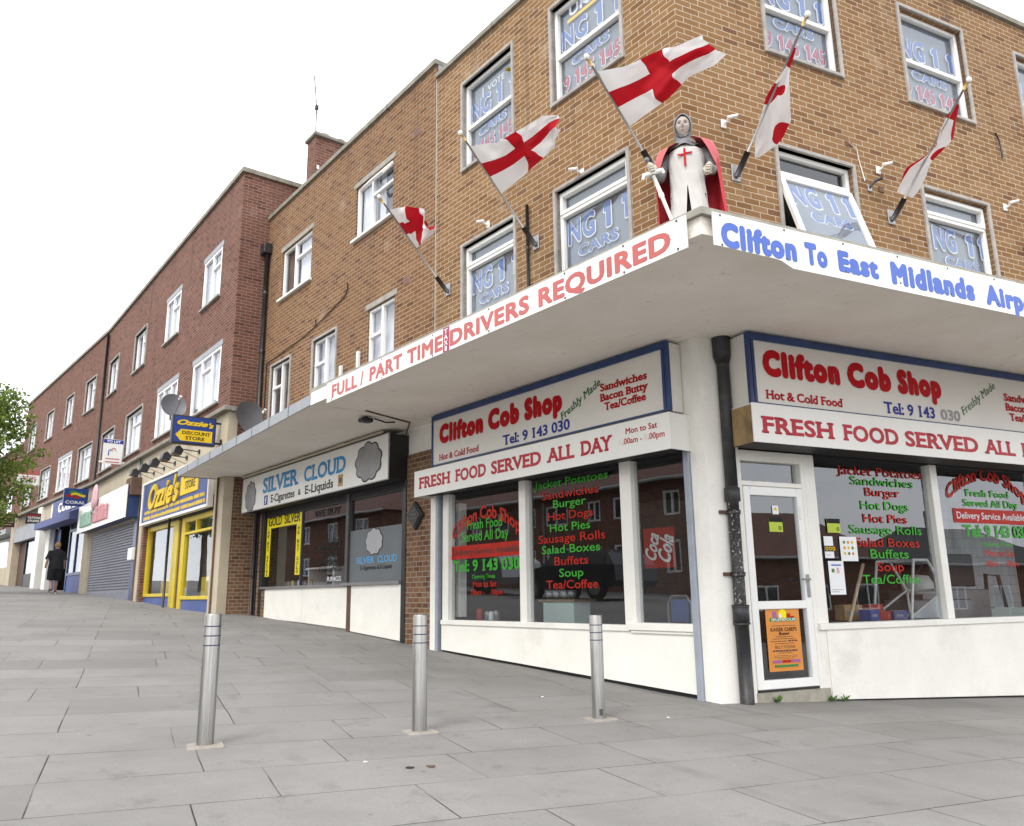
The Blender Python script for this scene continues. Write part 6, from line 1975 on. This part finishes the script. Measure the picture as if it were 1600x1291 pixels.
for a, b in ((-5, -3), (-9, -7)):
    mb = MB()
    for q in ((a, a + .1, 5.6, 7.0), (b - .1, b, 5.6, 7.0), (a, b, 5.6, 5.7), (a, b, 6.9, 7.0)): mb.box(q[0], q[1], .33, .42, q[2], q[3], 'white_paint')
    wq = T.part(mb, 'window')
    T.sub(MB().face([(a, .4, 5.6), (b, .4, 5.6), (b, .4, 7), (a, .4, 7)], 'window_glass').face([(a, .5, 5.6), (b, .5, 5.6), (b, .5, 7), (a, .5, 7)], 'net_curtain'), 'pane', wq)
mb = MB(); mb.box(-6.5, -.3, .26, .3, 1.2, 2.7, 'cream_render'); T.part(mb, 'stall_riser')

# ------------------------------------------------------------------ the knight figure on the canopy corner
FS = Frame(1.734, 7.104, -15)
Z0 = 3.757
KN = Thing('knight_statue', 'life size knight mannequin in white tabard and red cape standing on the canopy corner', 'statue', FS, (0, 0, Z0))
def gauss(x, y, cx, cy, sx, sy): return math.exp(-((x - cx) / sx) ** 2 - ((y - cy) / sy) ** 2)
HC = Vector((-0.01, -0.02, Z0 + 1.685))
def head_pt(i, j):
    th, ph = 2 * math.pi * i, math.pi * (j - .5)
    d = Vector((math.sin(th) * math.cos(ph), -math.cos(th) * math.cos(ph), math.sin(ph)))
    x, z = d.x, d.z
    r = Vector((0.079 * (1 - .16 * max(0, -z - .15)) * d.x, 0.098 * d.y, 0.128 * d.z))
    if d.y < 0:
        f = min(1, -d.y * 1.6)
        o = 0
        o += .030 * gauss(x, z, 0, -.16, .13, .15) + .016 * gauss(x, z, 0, .06, .10, .20)
        o += .009 * (gauss(x, z, .36, .27, .30, .09) + gauss(x, z, -.36, .27, .30, .09))
        o -= .016 * (gauss(x, z, .38, .10, .20, .11) + gauss(x, z, -.38, .10, .20, .11))
        o += .005 * (gauss(x, z, .37, .09, .11, .05) + gauss(x, z, -.37, .09, .11, .05))
        o += .011 * gauss(x, z, 0, -.47, .22, .05) + .010 * gauss(x, z, 0, -.585, .19, .055) - .007 * gauss(x, z, 0, -.525, .22, .022)
        o += .016 * gauss(x, z, 0, -.82, .28, .16) + .006 * (gauss(x, z, .52, -.2, .2, .2) + gauss(x, z, -.52, -.2, .2, .2))
        r.y -= o * f
    return HC + r
def head_m(i, j):
    th, ph = 2 * math.pi * i, math.pi * (j - .5)
    x, y, z = math.sin(th) * math.cos(ph), -math.cos(th) * math.cos(ph), math.sin(ph)
    if y < 0:
        if ((abs(x) - .37) / .15) ** 2 + ((z - .10) / .05) ** 2 < 1: return 'statue_dark'
        if ((abs(x) - .37) / .23) ** 2 + ((z - .25) / .03) ** 2 < 1: return 'statue_dark'
        if (x / .21) ** 2 + ((z + .53) / .085) ** 2 < 1: return 'statue_lip'
        if ((abs(x) - .075) / .04) ** 2 + ((z + .29) / .03) ** 2 < 1: return 'statue_dark'
    return 'statue_face'
mb = MB(); mb.grid(head_pt, 84, 64, 'statue_face', uvs=False, mfn=head_m)
mb.tube([HC + Vector((0, .02, -.08)), HC + Vector((0, .02, -.22))], [.055, .06], 'statue_face', 14)
KN.part(mb, 'head')
mb = MB()
def coif(i, j):
    # hood: from the rim of the face opening backwards round the skull
    th = 2 * math.pi * i
    ox, oz = .078 * math.sin(th), -.010 + .120 * math.cos(th)
    rim = Vector((ox, -.060 - .02 * (1 - abs(math.sin(th))) , oz))
    a = j * math.pi * .5
    big = Vector((.092 * math.sin(th), 0, .003 + .139 * math.cos(th)))
    if j < .25: p = rim.lerp(Vector((big.x * .97, -.045, big.z * .97)), j / .25)
    else:
        k = (j - .25) / .75 * math.pi / 2
        p = Vector((big.x * math.cos(k), -.045 + .155 * math.sin(k), big.z * math.cos(k)))
    return HC + p
mb.grid(coif, 40, 16, 'mail', uvs=False)
def drape(i, j):
    th = 2 * math.pi * i
    rx = [.088, .085, .10, .15, .21][0] + 0
    k = j * 4; q = int(min(k, 3)); f = k - q
    RX = [.090, .084, .098, .125, .155]; RY = [.085, .085, .10, .12, .13]; ZZ = [-.07, -.135, -.17, -.20, -.225]
    a = RX[q] * (1 - f) + RX[q+1] * f; b = RY[q] * (1 - f) + RY[q+1] * f; z = ZZ[q] * (1 - f) + ZZ[q+1] * f
    wv = 1 + .06 * math.sin(th * 6 + 1) * j + .05 * math.sin(th * 3 + j * 5)
    return HC + Vector((a * wv * math.sin(th), .025 - b * wv * math.cos(th), z + .012 * math.sin(th * 5 + 2) * j))
mb.grid(drape, 40, 14, 'mail', uvs=False)
KN.part(mb, 'mail_coif')
TZ = [1.47, 1.42, 1.34, 1.2, 1.05, .9, .7, .42]
TA = [.10, .165, .178, .168, .165, .172, .185, .205]
TB = [.09, .115, .128, .118, .114, .12, .13, .145]
def tab(i, j):
    k = j * 7; q = int(min(k, 6)); f = k - q
    a = TA[q] * (1-f) + TA[q+1] * f; b = TB[q] * (1-f) + TB[q+1] * f; z = TZ[q] * (1-f) + TZ[q+1] * f
    gap = .02 if z > 1.02 else .02 + .24 * min(1, (1.02 - z) / .6)
    th = gap * (1 if z < 1.02 else 0) + (2 * math.pi - 2 * gap * (1 if z < 1.02 else 0)) * i
    fold = 1 + .045 * math.sin(th * 8 + .6 + z * 2) * max(0, (1.25 - z)) * 1.5 + .012 * math.sin(th * 13 + z * 21) + .01 * math.sin(z * 34 + th * 4)
    c = math.cos(th)
    return Vector((a * fold * math.sin(th), -b * fold * (abs(c) ** .8) * (1 if c > 0 else -1), Z0 + z))
mb = MB(); mb.grid(tab, 64, 34, 'tabard', uvs=False)
tb = KN.part(mb, 'tabard')
mb = MB()
def ch_y(x, z): return -.150 - .004
mb.bbox(-.018, .002, -.141, -.132, Z0 + 1.22, Z0 + 1.41, 'letter_red', .002)
mb.bbox(-.075, -.0185, -.141, -.132, Z0 + 1.335, Z0 + 1.353, 'letter_red', .002)
mb.bbox(.0025, .065, -.141, -.132, Z0 + 1.345, Z0 + 1.363, 'letter_red', .002)
KN.sub(mb, 'cross_emblem', tb)
mb = MB()
for sx in (-1, 1):
    mb.tube([(sx * .09, .0, Z0 + .95), (sx * .10, .0, Z0 + .5), (sx * .11, .02, Z0 + .09)], [.085, .065, .05], 'statue_dark', 12)
    mb.tube([(sx * .11, .05, Z0 + .05), (sx * .115, -.08, Z0 + .05), (sx * .12, -.19, Z0 + .035)], [.05, .05, .03], 'black_paint', 10)
KN.part(mb, 'legs')
CJ = [0, .06, .14, .22, .34, .6, 1.0]
CW = [.10, .18, .28, .31, .315, .315, .37]
CD = [.115, .16, .20, .21, .21, .22, .27]
CZ = [1.515, 1.505, 1.455, 1.36, 1.20, .85, .10]
CT = [156, 152, 146, 138, 122, 102, 93]
def cape(i, j):
    for q in range(6):
        if j <= CJ[q+1] or q == 5: break
    f = min(1, (j - CJ[q]) / (CJ[q+1] - CJ[q]))
    L = lambda t: t[q] * (1-f) + t[q+1] * f
    th = R(L(CT)) * (2 * i - 1)
    a, b = L(CW), L(CD)
    fold = 1 + .07 * math.sin(th * 9 + .7) * min(1, max(0, j - .2) * 1.6)
    lift = .03 * (1 if th > 0 else -1) * math.sin(min(1, abs(th) / 1.5)) * (1 - j)
    off = .06 * max(0, j - .3)
    return Vector((a * fold * math.sin(th) + off, .01 + b * fold * math.cos(th), Z0 + L(CZ) + lift))
mb = MB(); mb.grid(cape, 72, 44, 'cape_red', uvs=False, mfn=lambda i, j: 'cape_sunlit_faded' if j < .30 + .03 * math.sin(i * 40) else 'cape_red')
KN.part(mb, 'cape')
def arm(name, pts, rr):
    mb = MB()
    P = [Vector(p) for p in pts]
    Q, RR = [], []
    for i in range(len(P) - 1):
        for k in range(4):
            Q.append(P[i].lerp(P[i+1], k / 4)); RR.append((rr[i] + (rr[i+1] - rr[i]) * k / 4) * (1 + .05 * math.sin(k * 2.4 + i)))
    Q.append(P[-1]); RR.append(rr[-1])
    mb.tube(Q, RR, 'mail', 14)
    return KN.part(mb, 'arm')
arm('arm', [(-.15, .02, Z0 + 1.40), (-.225, 0.0, Z0 + 1.31), (-.265, -.06, Z0 + 1.17), (-.32, -.19, Z0 + 1.15)], [.062, .058, .058, .042])
arm('arm', [(.15, .02, Z0 + 1.42), (.225, 0.0, Z0 + 1.34), (.25, -.02, Z0 + 1.20), (.225, -.13, Z0 + 1.145)], [.062, .058, .055, .042])
def hand(c, ax, side):
    """closed hand: palm, four curled fingers of different length, thumb from the side of the palm"""
    mb = MB()
    c = Vector(c)
    ax = Vector(ax).normalized()                       # axis of the thing held
    fwd = Vector((0, -1, 0))
    lat = ax.cross(fwd).normalized() * side
    mb.tube([c + fwd * -.045 + lat * .02, c + fwd * -.01 + lat * .028, c + fwd * .02 + lat * .026], [.034, .040, .032], 'statue_hand', 10)
    for k, ln in enumerate((.95, 1.05, 1.0, .82)):
        o = c + ax * (.033 - .022 * k) + lat * .012
        pts = [o + fwd * .012 + lat * .022, o + fwd * .045 * ln + lat * .010, o + fwd * .046 * ln - lat * .022, o + fwd * .018 * ln - lat * .032]
        mb.tube(pts, [.0115, .011, .0105, .0085], 'statue_hand', 8)
    mb.tube([c + ax * .035 + lat * .03, c + ax * .055 + fwd * .025 + lat * .008, c + ax * .042 + fwd * .046 - lat * .012], [.013, .012, .009], 'statue_hand', 8)
    return KN.part(mb, 'hand')
SA, SB = Vector((-.335, -.235, Z0 + 1.20)), Vector((.02, -.30, Z0 + .01))
hand(SA.lerp(SB, .02), SA - SB, 1)
hand((.21, -.18, Z0 + 1.12), (.2, -.2, 1), -1)
T = Thing('sword', 'white painted sword with curved cross guard, held point down in the knight mannequin hand', 'sword', FS, tuple(SB))
ax = (SB - SA).normalized()
mb = MB()
mb.tube([SA + ax * .10, SA + ax * .3, SA + ax * .31, SA + ax * .34, SA + ax * .35, SB], [.018, .02, .026, .026, .019, .010], 'white_paint', 10)
T.part(mb, 'blade')
mb = MB()
g = SA + ax * .095
mb.tube([g + Vector((-.10, -.03, -.045)), g + Vector((-.085, -.025, .0)), g + Vector((-.03, -.005, .02)), g + Vector((.03, .0, .035)), g + Vector((.085, .01, .05)), g + Vector((.10, .01, .015))], [.012, .02, .02, .022, .022, .014], 'white_paint', 8)
T.part(mb, 'cross_guard')
mb = MB(); mb.tube([SA - ax * .07, SA + ax * .09], .014, 'mail', 8); mb.lathe([(0, .03), (.024, .015), (.024, -.015), (0, -.03)], 'mail', SA - ax * .09, 10); T.part(mb, 'grip')

# ------------------------------------------------------------------ the passer-by
PX, PY = -15.45, 27.5
FP = Frame(PX, PY, 38.4)
PZ = gz_tri(PX, PY) + .005
PE = Thing('person', 'person in black T-shirt and black knee length shorts walking away up the pavement', 'person', FP, (0, 0, PZ))
def skin_body(name, verts, edges, radii, mat, parent, lv=2):
    me = bpy.data.meshes.new(name)
    me.from_pydata(verts, edges, [])
    me.materials.append(MATS[mat])
    o = bpy.data.objects.new(name, me)
    COL.objects.link(o)
    o.parent = parent
    md = o.modifiers.new('skin', 'SKIN')
    for v, r in zip(me.skin_vertices[0].data, radii):
        v.radius = r if isinstance(r, tuple) else (r, r)
    me.skin_vertices[0].data[0].use_root = True
    md.use_smooth_shade = True
    s2 = o.modifiers.new('subsurf', 'SUBSURF'); s2.levels = lv; s2.render_levels = lv
    return o
V = [(0, 0, .90), (0, .01, 1.10), (0, .03, 1.30), (0, .06, 1.42), (0.01, .09, 1.50), (0.01, .115, 1.585),
     (-.17, .05, 1.37), (-.27, -.04, 1.14), (-.30, .05, .93), (-.30, .09, .85),
     (.17, .05, 1.37), (.24, .03, 1.11), (.26, .12, .90), (.26, .15, .82),
     (-.09, .0, .86), (-.10, .10, .49), (-.09, -.06, .13), (-.10, .03, .06),
     (.09, .0, .86), (.09, .16, .48), (.08, .22, .09), (.09, .33, .035)]
Eg = [(0, 1), (1, 2), (2, 3), (3, 4), (4, 5), (3, 6), (6, 7), (7, 8), (8, 9), (3, 10), (10, 11), (11, 12), (12, 13), (0, 14), (14, 15), (15, 16), (16, 17), (0, 18), (18, 19), (19, 20), (20, 21)]
RR = [(.13, .11), (.12, .10), (.13, .10), (.09, .08), .055, .085, .06, .045, .034, .036, .06, .045, .034, .036, .095, .062, .042, .035, .095, .062, .045, .032]
body = skin_body('body', V, Eg, RR, 'skin', PE.o)
def ring_loft(levels, m, n=28, cx=lambda z: 0, cy=lambda z: 0, wav=0.03):
    mb = MB()
    def fn(i, j):
        k = j * (len(levels) - 1); q = int(min(k, len(levels) - 2)); f = k - q
        z, a, b, y = [levels[q][e] * (1-f) + levels[q+1][e] * f for e in range(4)]
        t = 2 * math.pi * i
        w_ = 1 + wav * math.sin(t * 5 + j * 6)
        return (a * w_ * math.cos(t), y + b * w_ * math.sin(t), PZ + z)
    mb.grid(fn, n, 16, m, uvs=False)
    return mb
mb = ring_loft([(1.50, .07, .07, .07), (1.445, .15, .10, .055), (1.38, .215, .125, .045), (1.2, .205, .14, .02), (1.0, .215, .15, .0), (.82, .235, .16, .0)], 'black_cloth')
mb.tube([(-.17, .05, PZ + 1.40), (-.235, .01, PZ + 1.25), (-.275, -.03, PZ + 1.14)], [.085, .08, .085], 'black_cloth', 12, caps=False)
mb.tube([(.17, .05, PZ + 1.40), (.215, .04, PZ + 1.25), (.25, .03, PZ + 1.12)], [.085, .08, .085], 'black_cloth', 12, caps=False)
PE.part(mb, 'shirt')
mb = MB()
mb.tube([(-.08, 0, PZ + .92), (-.10, .05, PZ + .70), (-.105, .10, PZ + .47)], [.15, .14, .125], 'black_cloth', 16, caps=False)
mb.tube([(.08, 0, PZ + .92), (.10, .08, PZ + .70), (.10, .155, PZ + .47)], [.15, .14, .125], 'black_cloth', 16, caps=False)
PE.part(mb, 'shorts')
mb = MB()
rnd = random.Random(5)
def hairp(i, j):
    t = 2 * math.pi * i; p = math.pi * (j * .72 - .22)
    q = 1 + .05 * math.sin(t * 9 + j * 14)
    return Vector((.01 + .098 * q * math.cos(p) * math.cos(t), .105 + .108 * q * math.cos(p) * math.sin(t) * (1 if math.sin(t) < 0 else .8), PZ + 1.615 + .11 * q * math.sin(p)))
mb.grid(hairp, 28, 12, 'hair', uvs=False)
PE.part(mb, 'hair')
for sx, y0, y1, z0, z1 in ((-.10, -.09, .10, .13, .05), (.088, .16, .40, .055, .04)):
    mb = MB()
    mb.tube([(sx, y0, PZ + z0), (sx, (y0 + y1) / 2, PZ + (z0 + z1) / 2), (sx, y1, PZ + z1)], [.045, .05, .035], 'black_paint', 12)
    mb.tube([(sx, y0 - .01, PZ + z0 - .03), (sx, y1, PZ + z1 - .025)], [.03, .03], 'white_paint', 8)
    PE.part(mb, 'shoe')

# ------------------------------------------------------------------ street tree at the left edge
def tree(name, label, x, y, h, crown_z, rx, rz, seed, nb=60, nl=170, ls=.06, group=None):
    rnd = random.Random(seed)
    T = Thing(name, label, 'tree', FW, (x, y, gz(x, y)), group)
    zb = gz(x, y)
    top = Vector((x + .1, y, crown_z + rz * .75))
    tr = MB()
    tr.tube([(x, y, zb - .2), (x + .02, y, zb + h * .25), (x + .05, y + .03, crown_z - rz * .3), top], [.13, .10, .07, .02], 'bark', 12)
    lf = MB()
    for k in range(nb):
        t = (k + .5) / nb
        z = crown_z - rz * .85 + t * rz * 1.75
        rr = rx * math.sqrt(max(.02, 1 - ((z - crown_z) / rz) ** 2)) * rnd.uniform(.75, 1.12) * (1.1 - .35 * t)
        a = k * 2.4 + rnd.uniform(-.4, .4)
        s = Vector((x + .04, y, z - rr * .45))
        e = Vector((x + rr * math.cos(a), y + rr * math.sin(a), z + rnd.uniform(-.1, .35) * rr))
        m1 = s.lerp(e, .5) + Vector((rnd.uniform(-.1, .1), rnd.uniform(-.1, .1), .08))
        tr.tube([s, m1, e], [.03, .018, .005], 'bark', 5, caps=False)
        for q in range(nl):
            u = rnd.uniform(.25, 1.08)
            c = (s.lerp(m1, u * 2) if u < .5 else m1.lerp(e, u * 2 - 1))
            sp = .06 + .16 * (1 - abs(u - .65))
            c = c + Vector((rnd.gauss(0, sp), rnd.gauss(0, sp), rnd.gauss(0, sp * .7)))
            w_ = ls * rnd.uniform(.6, 1.2)
            n_ = Vector((rnd.gauss(0, 1), rnd.gauss(0, 1), rnd.gauss(.5, 1))).normalized()
            a1 = n_.orthogonal().normalized(); b1 = n_.cross(a1)
            r_ = rnd.uniform(0, 6.28)
            d1 = a1 * math.cos(r_) + b1 * math.sin(r_); d2 = n_.cross(d1)
            g_ = min(1, max(0, rnd.gauss(.5, .28)))
            lf.face([c - d1 * w_, c + d2 * w_ * .55, c + d1 * w_, c - d2 * w_ * .55], 'leaf', uv=[(g_, 0)] * 4)
    T.part(tr, 'trunk')
    T.part(lf, 'crown')
tree('street_tree', 'young fresh green street tree at the left edge, its branches across the terrace', -17.35, 25.9, 6.8, 5.75, 1.8, 2.55, 4, nb=60, nl=200, ls=.07)

# ------------------------------------------------------------------ across the road, behind the camera (seen only mirrored in the shop windows)
def house(label, F, u0, u1, y0, y1, zb, ze, zr, wins, mat='house_brick', roofm='roof_tile', chim=()):
    T = Thing('brick_house', label, 'house', F, ((u0 + u1) / 2, (y0 + y1) / 2, zb))
    mb = MB()
    h = [(a, b, c, d) for a, b, c, d in wins]
    mb.wall(u0, u1, zb - 1, ze, h, mat, y=y0, depth=.1)
    mb.face([(u1, y0, zb - 1), (u1, y1, zb - 1), (u1, y1, ze), (u1, y0, ze)], mat)
    mb.face([(u0, y1, zb - 1), (u0, y0, zb - 1), (u0, y0, ze), (u0, y1, ze)], mat)
    mb.face([(u1, y1, zb - 1), (u0, y1, zb - 1), (u0, y1, ze), (u1, y1, ze)], mat)
    T.part(mb, 'wall')
    mb = MB()
    o, ym, ins_ = .35, (y0 + y1) / 2, min(3.0, (u1 - u0) * .3)
    A, B_, C_, D = (u0 - o, y0 - o, ze), (u1 + o, y0 - o, ze), (u1 + o, y1 + o, ze), (u0 - o, y1 + o, ze)
    E1, E2 = (u0 + ins_, ym, zr), (u1 - ins_, ym, zr)
    mb.face([A, B_, E2, E1], roofm); mb.face([B_, C_, E2], roofm); mb.face([C_, D, E1, E2], roofm); mb.face([D, A, E1], roofm); mb.face([D, C_, B_, A], 'white_paint')
    rf_ = T.part(mb, 'roof')
    for c in chim:
        mb = MB(); mb.bbox(c - .45, c + .45, ym - .3, ym + .3, zr - 1, zr + 1.1, mat, .02); mb.lathe([(.14, zr + 1.1), (.11, zr + 1.5), (0, zr + 1.5)], 'pot', (c, ym, 0), 10); T.sub(mb, 'chimney', rf_)
    mb = MB(); mb.tube([(u0 - o, y0 - o - .05, ze - .02), (u1 + o, y0 - o - .05, ze - .02)], .07, 'gutter', 8); mb.tube([((u0 + u1) / 2, y0 - .06, ze - .2), ((u0 + u1) / 2, y0 - .06, zb)], .05, 'gutter', 8); T.part(mb, 'gutter')
    for a, b, c, d in wins:
        mb = MB()
        for q in ((a, a + .08, c, d), (b - .08, b, c, d), (a + .08, b - .08, c, c + .08), (a + .08, b - .08, d - .08, d), ((a + b) / 2 - .04, (a + b) / 2 + .04, c + .08, d - .08)): mb.box(q[0], q[1], y0 + .02, y0 + .09, q[2], q[3], 'white_upvc')
        wq = T.part(mb, 'window')
        T.sub(MB().face([(a + .05, y0 + .07, c + .05), (b - .05, y0 + .07, c + .05), (b - .05, y0 + .07, d - .05), (a + .05, y0 + .07, d - .05)], 'window_glass').face([(a, y0 + .11, c), (b, y0 + .11, c), (b, y0 + .11, d), (a, y0 + .11, d)], 'room_dark'), 'pane', wq)
o1 = K + nA * 17.0
FH = Frame(o1.x, o1.y, -51.581 + 180)          # x runs up the street, y away from the shops
wn = []
for k in range(5):
    u = 12.5 + k * 4.2
    wn += [(u, u + 1.5, 1.7, 2.9), (u + 2.2, u + 3.0, 1.7, 2.9), (u, u + 1.5, 3.9, 4.8), (u + 2.2, u + 3.0, 3.9, 4.8)]
house('brown brick terrace house across the road behind the camera, mirrored in the street windows', FH, 11.5, 33.5, 0, 8, .9, 5.2, 7.6, wn, chim=(16, 27))
house('second brown brick house further up across the road, behind the camera', FH, 37, 60, 0, 8, 1.6, 6.0, 8.4, [(u, u + 1.4, z, z + 1.2) for u in (39, 43, 47, 51, 55) for z in (2.4, 4.5)], chim=(44,))
o2 = K + Vector((math.cos(R(25.488 - 90)), math.sin(R(25.488 - 90)), 0)) * 25.0
FI = Frame(o2.x, o2.y, 25.488 + 180)           # faces the side wall; x runs back towards the left
house('low brick house with hipped roof behind the camera on the right', FI, -33, -21, 0, 8, -1.2, 2.6, 5.3, [(u, u + 1.6, .0, 1.3) for u in (-31.5, -28, -24.5)], chim=(-23,))
house('low brick house with grey roof further right behind the camera', FI, -50, -37, 1, 9, -1.5, 2.4, 4.9, [(u, u + 1.6, -.2, 1.1) for u in (-48, -44, -40)], roofm='roof_felt', chim=(-43,))
# wooded hill beyond those houses
mb = MB()
rnd = random.Random(2)
def hill(i, j):
    u = 2 + 90 * i
    z = (11.5 * math.exp(-((i - .18) / .13) ** 2) + 6.5 * math.exp(-((i - .55) / .35) ** 2) + 2)
    t = j
    return FH.w(u, 14 + 22 * t, z * math.sin(min(1, t * 1.4) * 1.57) + 1.0 * math.sin(i * 60) * t + .8 * math.sin(i * 131 + j * 9))
mb.grid(hill, 70, 10, 'weed', uvs=False)
solo(mb, 'hill', 'wooded green hill behind the houses across the road', 'hill', FW, (0, 0, 0), kind='structure')
# two parked cars across the road
def car(label, F, u, y, rz, m, group='cars parked across the road'):
    zb = gzf(F, u, y)
    T = Thing('parked_car', label, 'car', F, (u, y, zb), group)
    tm = lambda p: (u + p.x, y + p.y, zb + p.z)
    prof = [(-2.1, .35), (-2.15, .62), (-2.05, .85), (-1.1, .95), (-.45, 1.38), (.9, 1.44), (1.75, 1.30), (2.1, .95), (2.15, .5), (2.05, .32)]
    mb = MB()
    n = len(prof)
    def wd(z): return .86 if z < 1.0 else .86 - (z - 1.0) * .45
    for i in range(n):
        j = (i + 1) % n
        (x0, z0), (x1, z1) = prof[i], prof[j]
        mb.face([(x0, -wd(z0), z0), (x0, wd(z0), z0), (x1, wd(z1), z1), (x1, -wd(z1), z1)], m, smooth=False)
    for sd in (-1, 1): mb.face([(x, sd * wd(z), z) for x, z in (prof if sd > 0 else prof[::-1])], m)
    mb.xf(tm); T.part(mb, 'body', bevel=.04)
    mb = MB()
    for sd in (-1, 1):
        for q in (([(-.95, .97), (-.42, 1.33), (.25, 1.37), (.25, .97)]), ([(.32, .97), (.32, 1.37), (.9, 1.38), (1.6, 1.25), (1.75, .98)])):
            pts = [(x, sd * (wd(z) + .012), z) for x, z in q]
            mb.face(pts, 'black_paint')
    mb.face([(-1.08, -.72, .99), (-1.08, .72, .99), (-.5, .64, 1.37), (-.5, -.64, 1.37)], 'black_paint')
    mb.xf(tm); T.part(mb, 'window')
    for x in (-1.35, 1.35):
        for sd in (-1, 1):
            mb = MB()
            mb.tube([(x, sd * .70, .31), (x, sd * .88, .31)], .31, 'tyre', 20); mb.tube([(x, sd * .87, .31), (x, sd * .89, .31)], .19, 'steel_grey', 16)
            mb.xf(tm); T.part(mb, 'wheel')
    for sd in (-1, 1):
        mb = MB(); mb.bbox(-2.14, -2.06, sd * .62 - .16, sd * .62 + .16, .64, .78, 'letter_white', .02); mb.xf(tm); T.part(mb, 'headlight')
plain('car_dark', (0.02, 0.022, 0.03), 0.18, 0.05)
plain('car_silver', (0.35, 0.36, 0.38), 0.22, 0.05, metal=0.6)
FC = Frame(1.9244, 7.9252, -51.581)
car('dark estate car parked across the road behind the camera', FC, -13.2, -10.6, 0, 'car_dark')
car('silver car parked ahead of the dark one across the road', FC, -18.6, -10.8, 0, 'car_silver')

# ------------------------------------------------------------------ litter on the slabs
for k, (x, y, m, r, lab) in enumerate(((-0.62, 4.98, 'black_paint', .022, 'small dark scrap lying on the slabs in the foreground'), (-0.50, 5.02, 'brown_wood', .03, 'flat brown scrap on the slabs beside the dark one'),
        (-0.9, 5.1, 'paper', .010, 'white paper scrap on the slabs left of the dark scraps'), (1.25, 7.0, 'paper', .014, 'white scrap near the column foot'),
        (0.25, 7.9, 'paper', .012, 'tiny white scrap by the black gap under the street window panel'))):
    rnd = random.Random(k)
    z = gz_tri(x, y)
    mb = MB()
    n = 7
    P0 = [(x + r * rnd.uniform(.6, 1.4) * math.cos(6.28 * i / n), y + r * rnd.uniform(.5, 1.2) * math.sin(6.28 * i / n)) for i in range(n)]
    mb.prism(P0, z + .002, z + .007, m)
    solo(mb, 'litter', lab, 'litter', FW, (x, y, z), 'litter on the pavement')
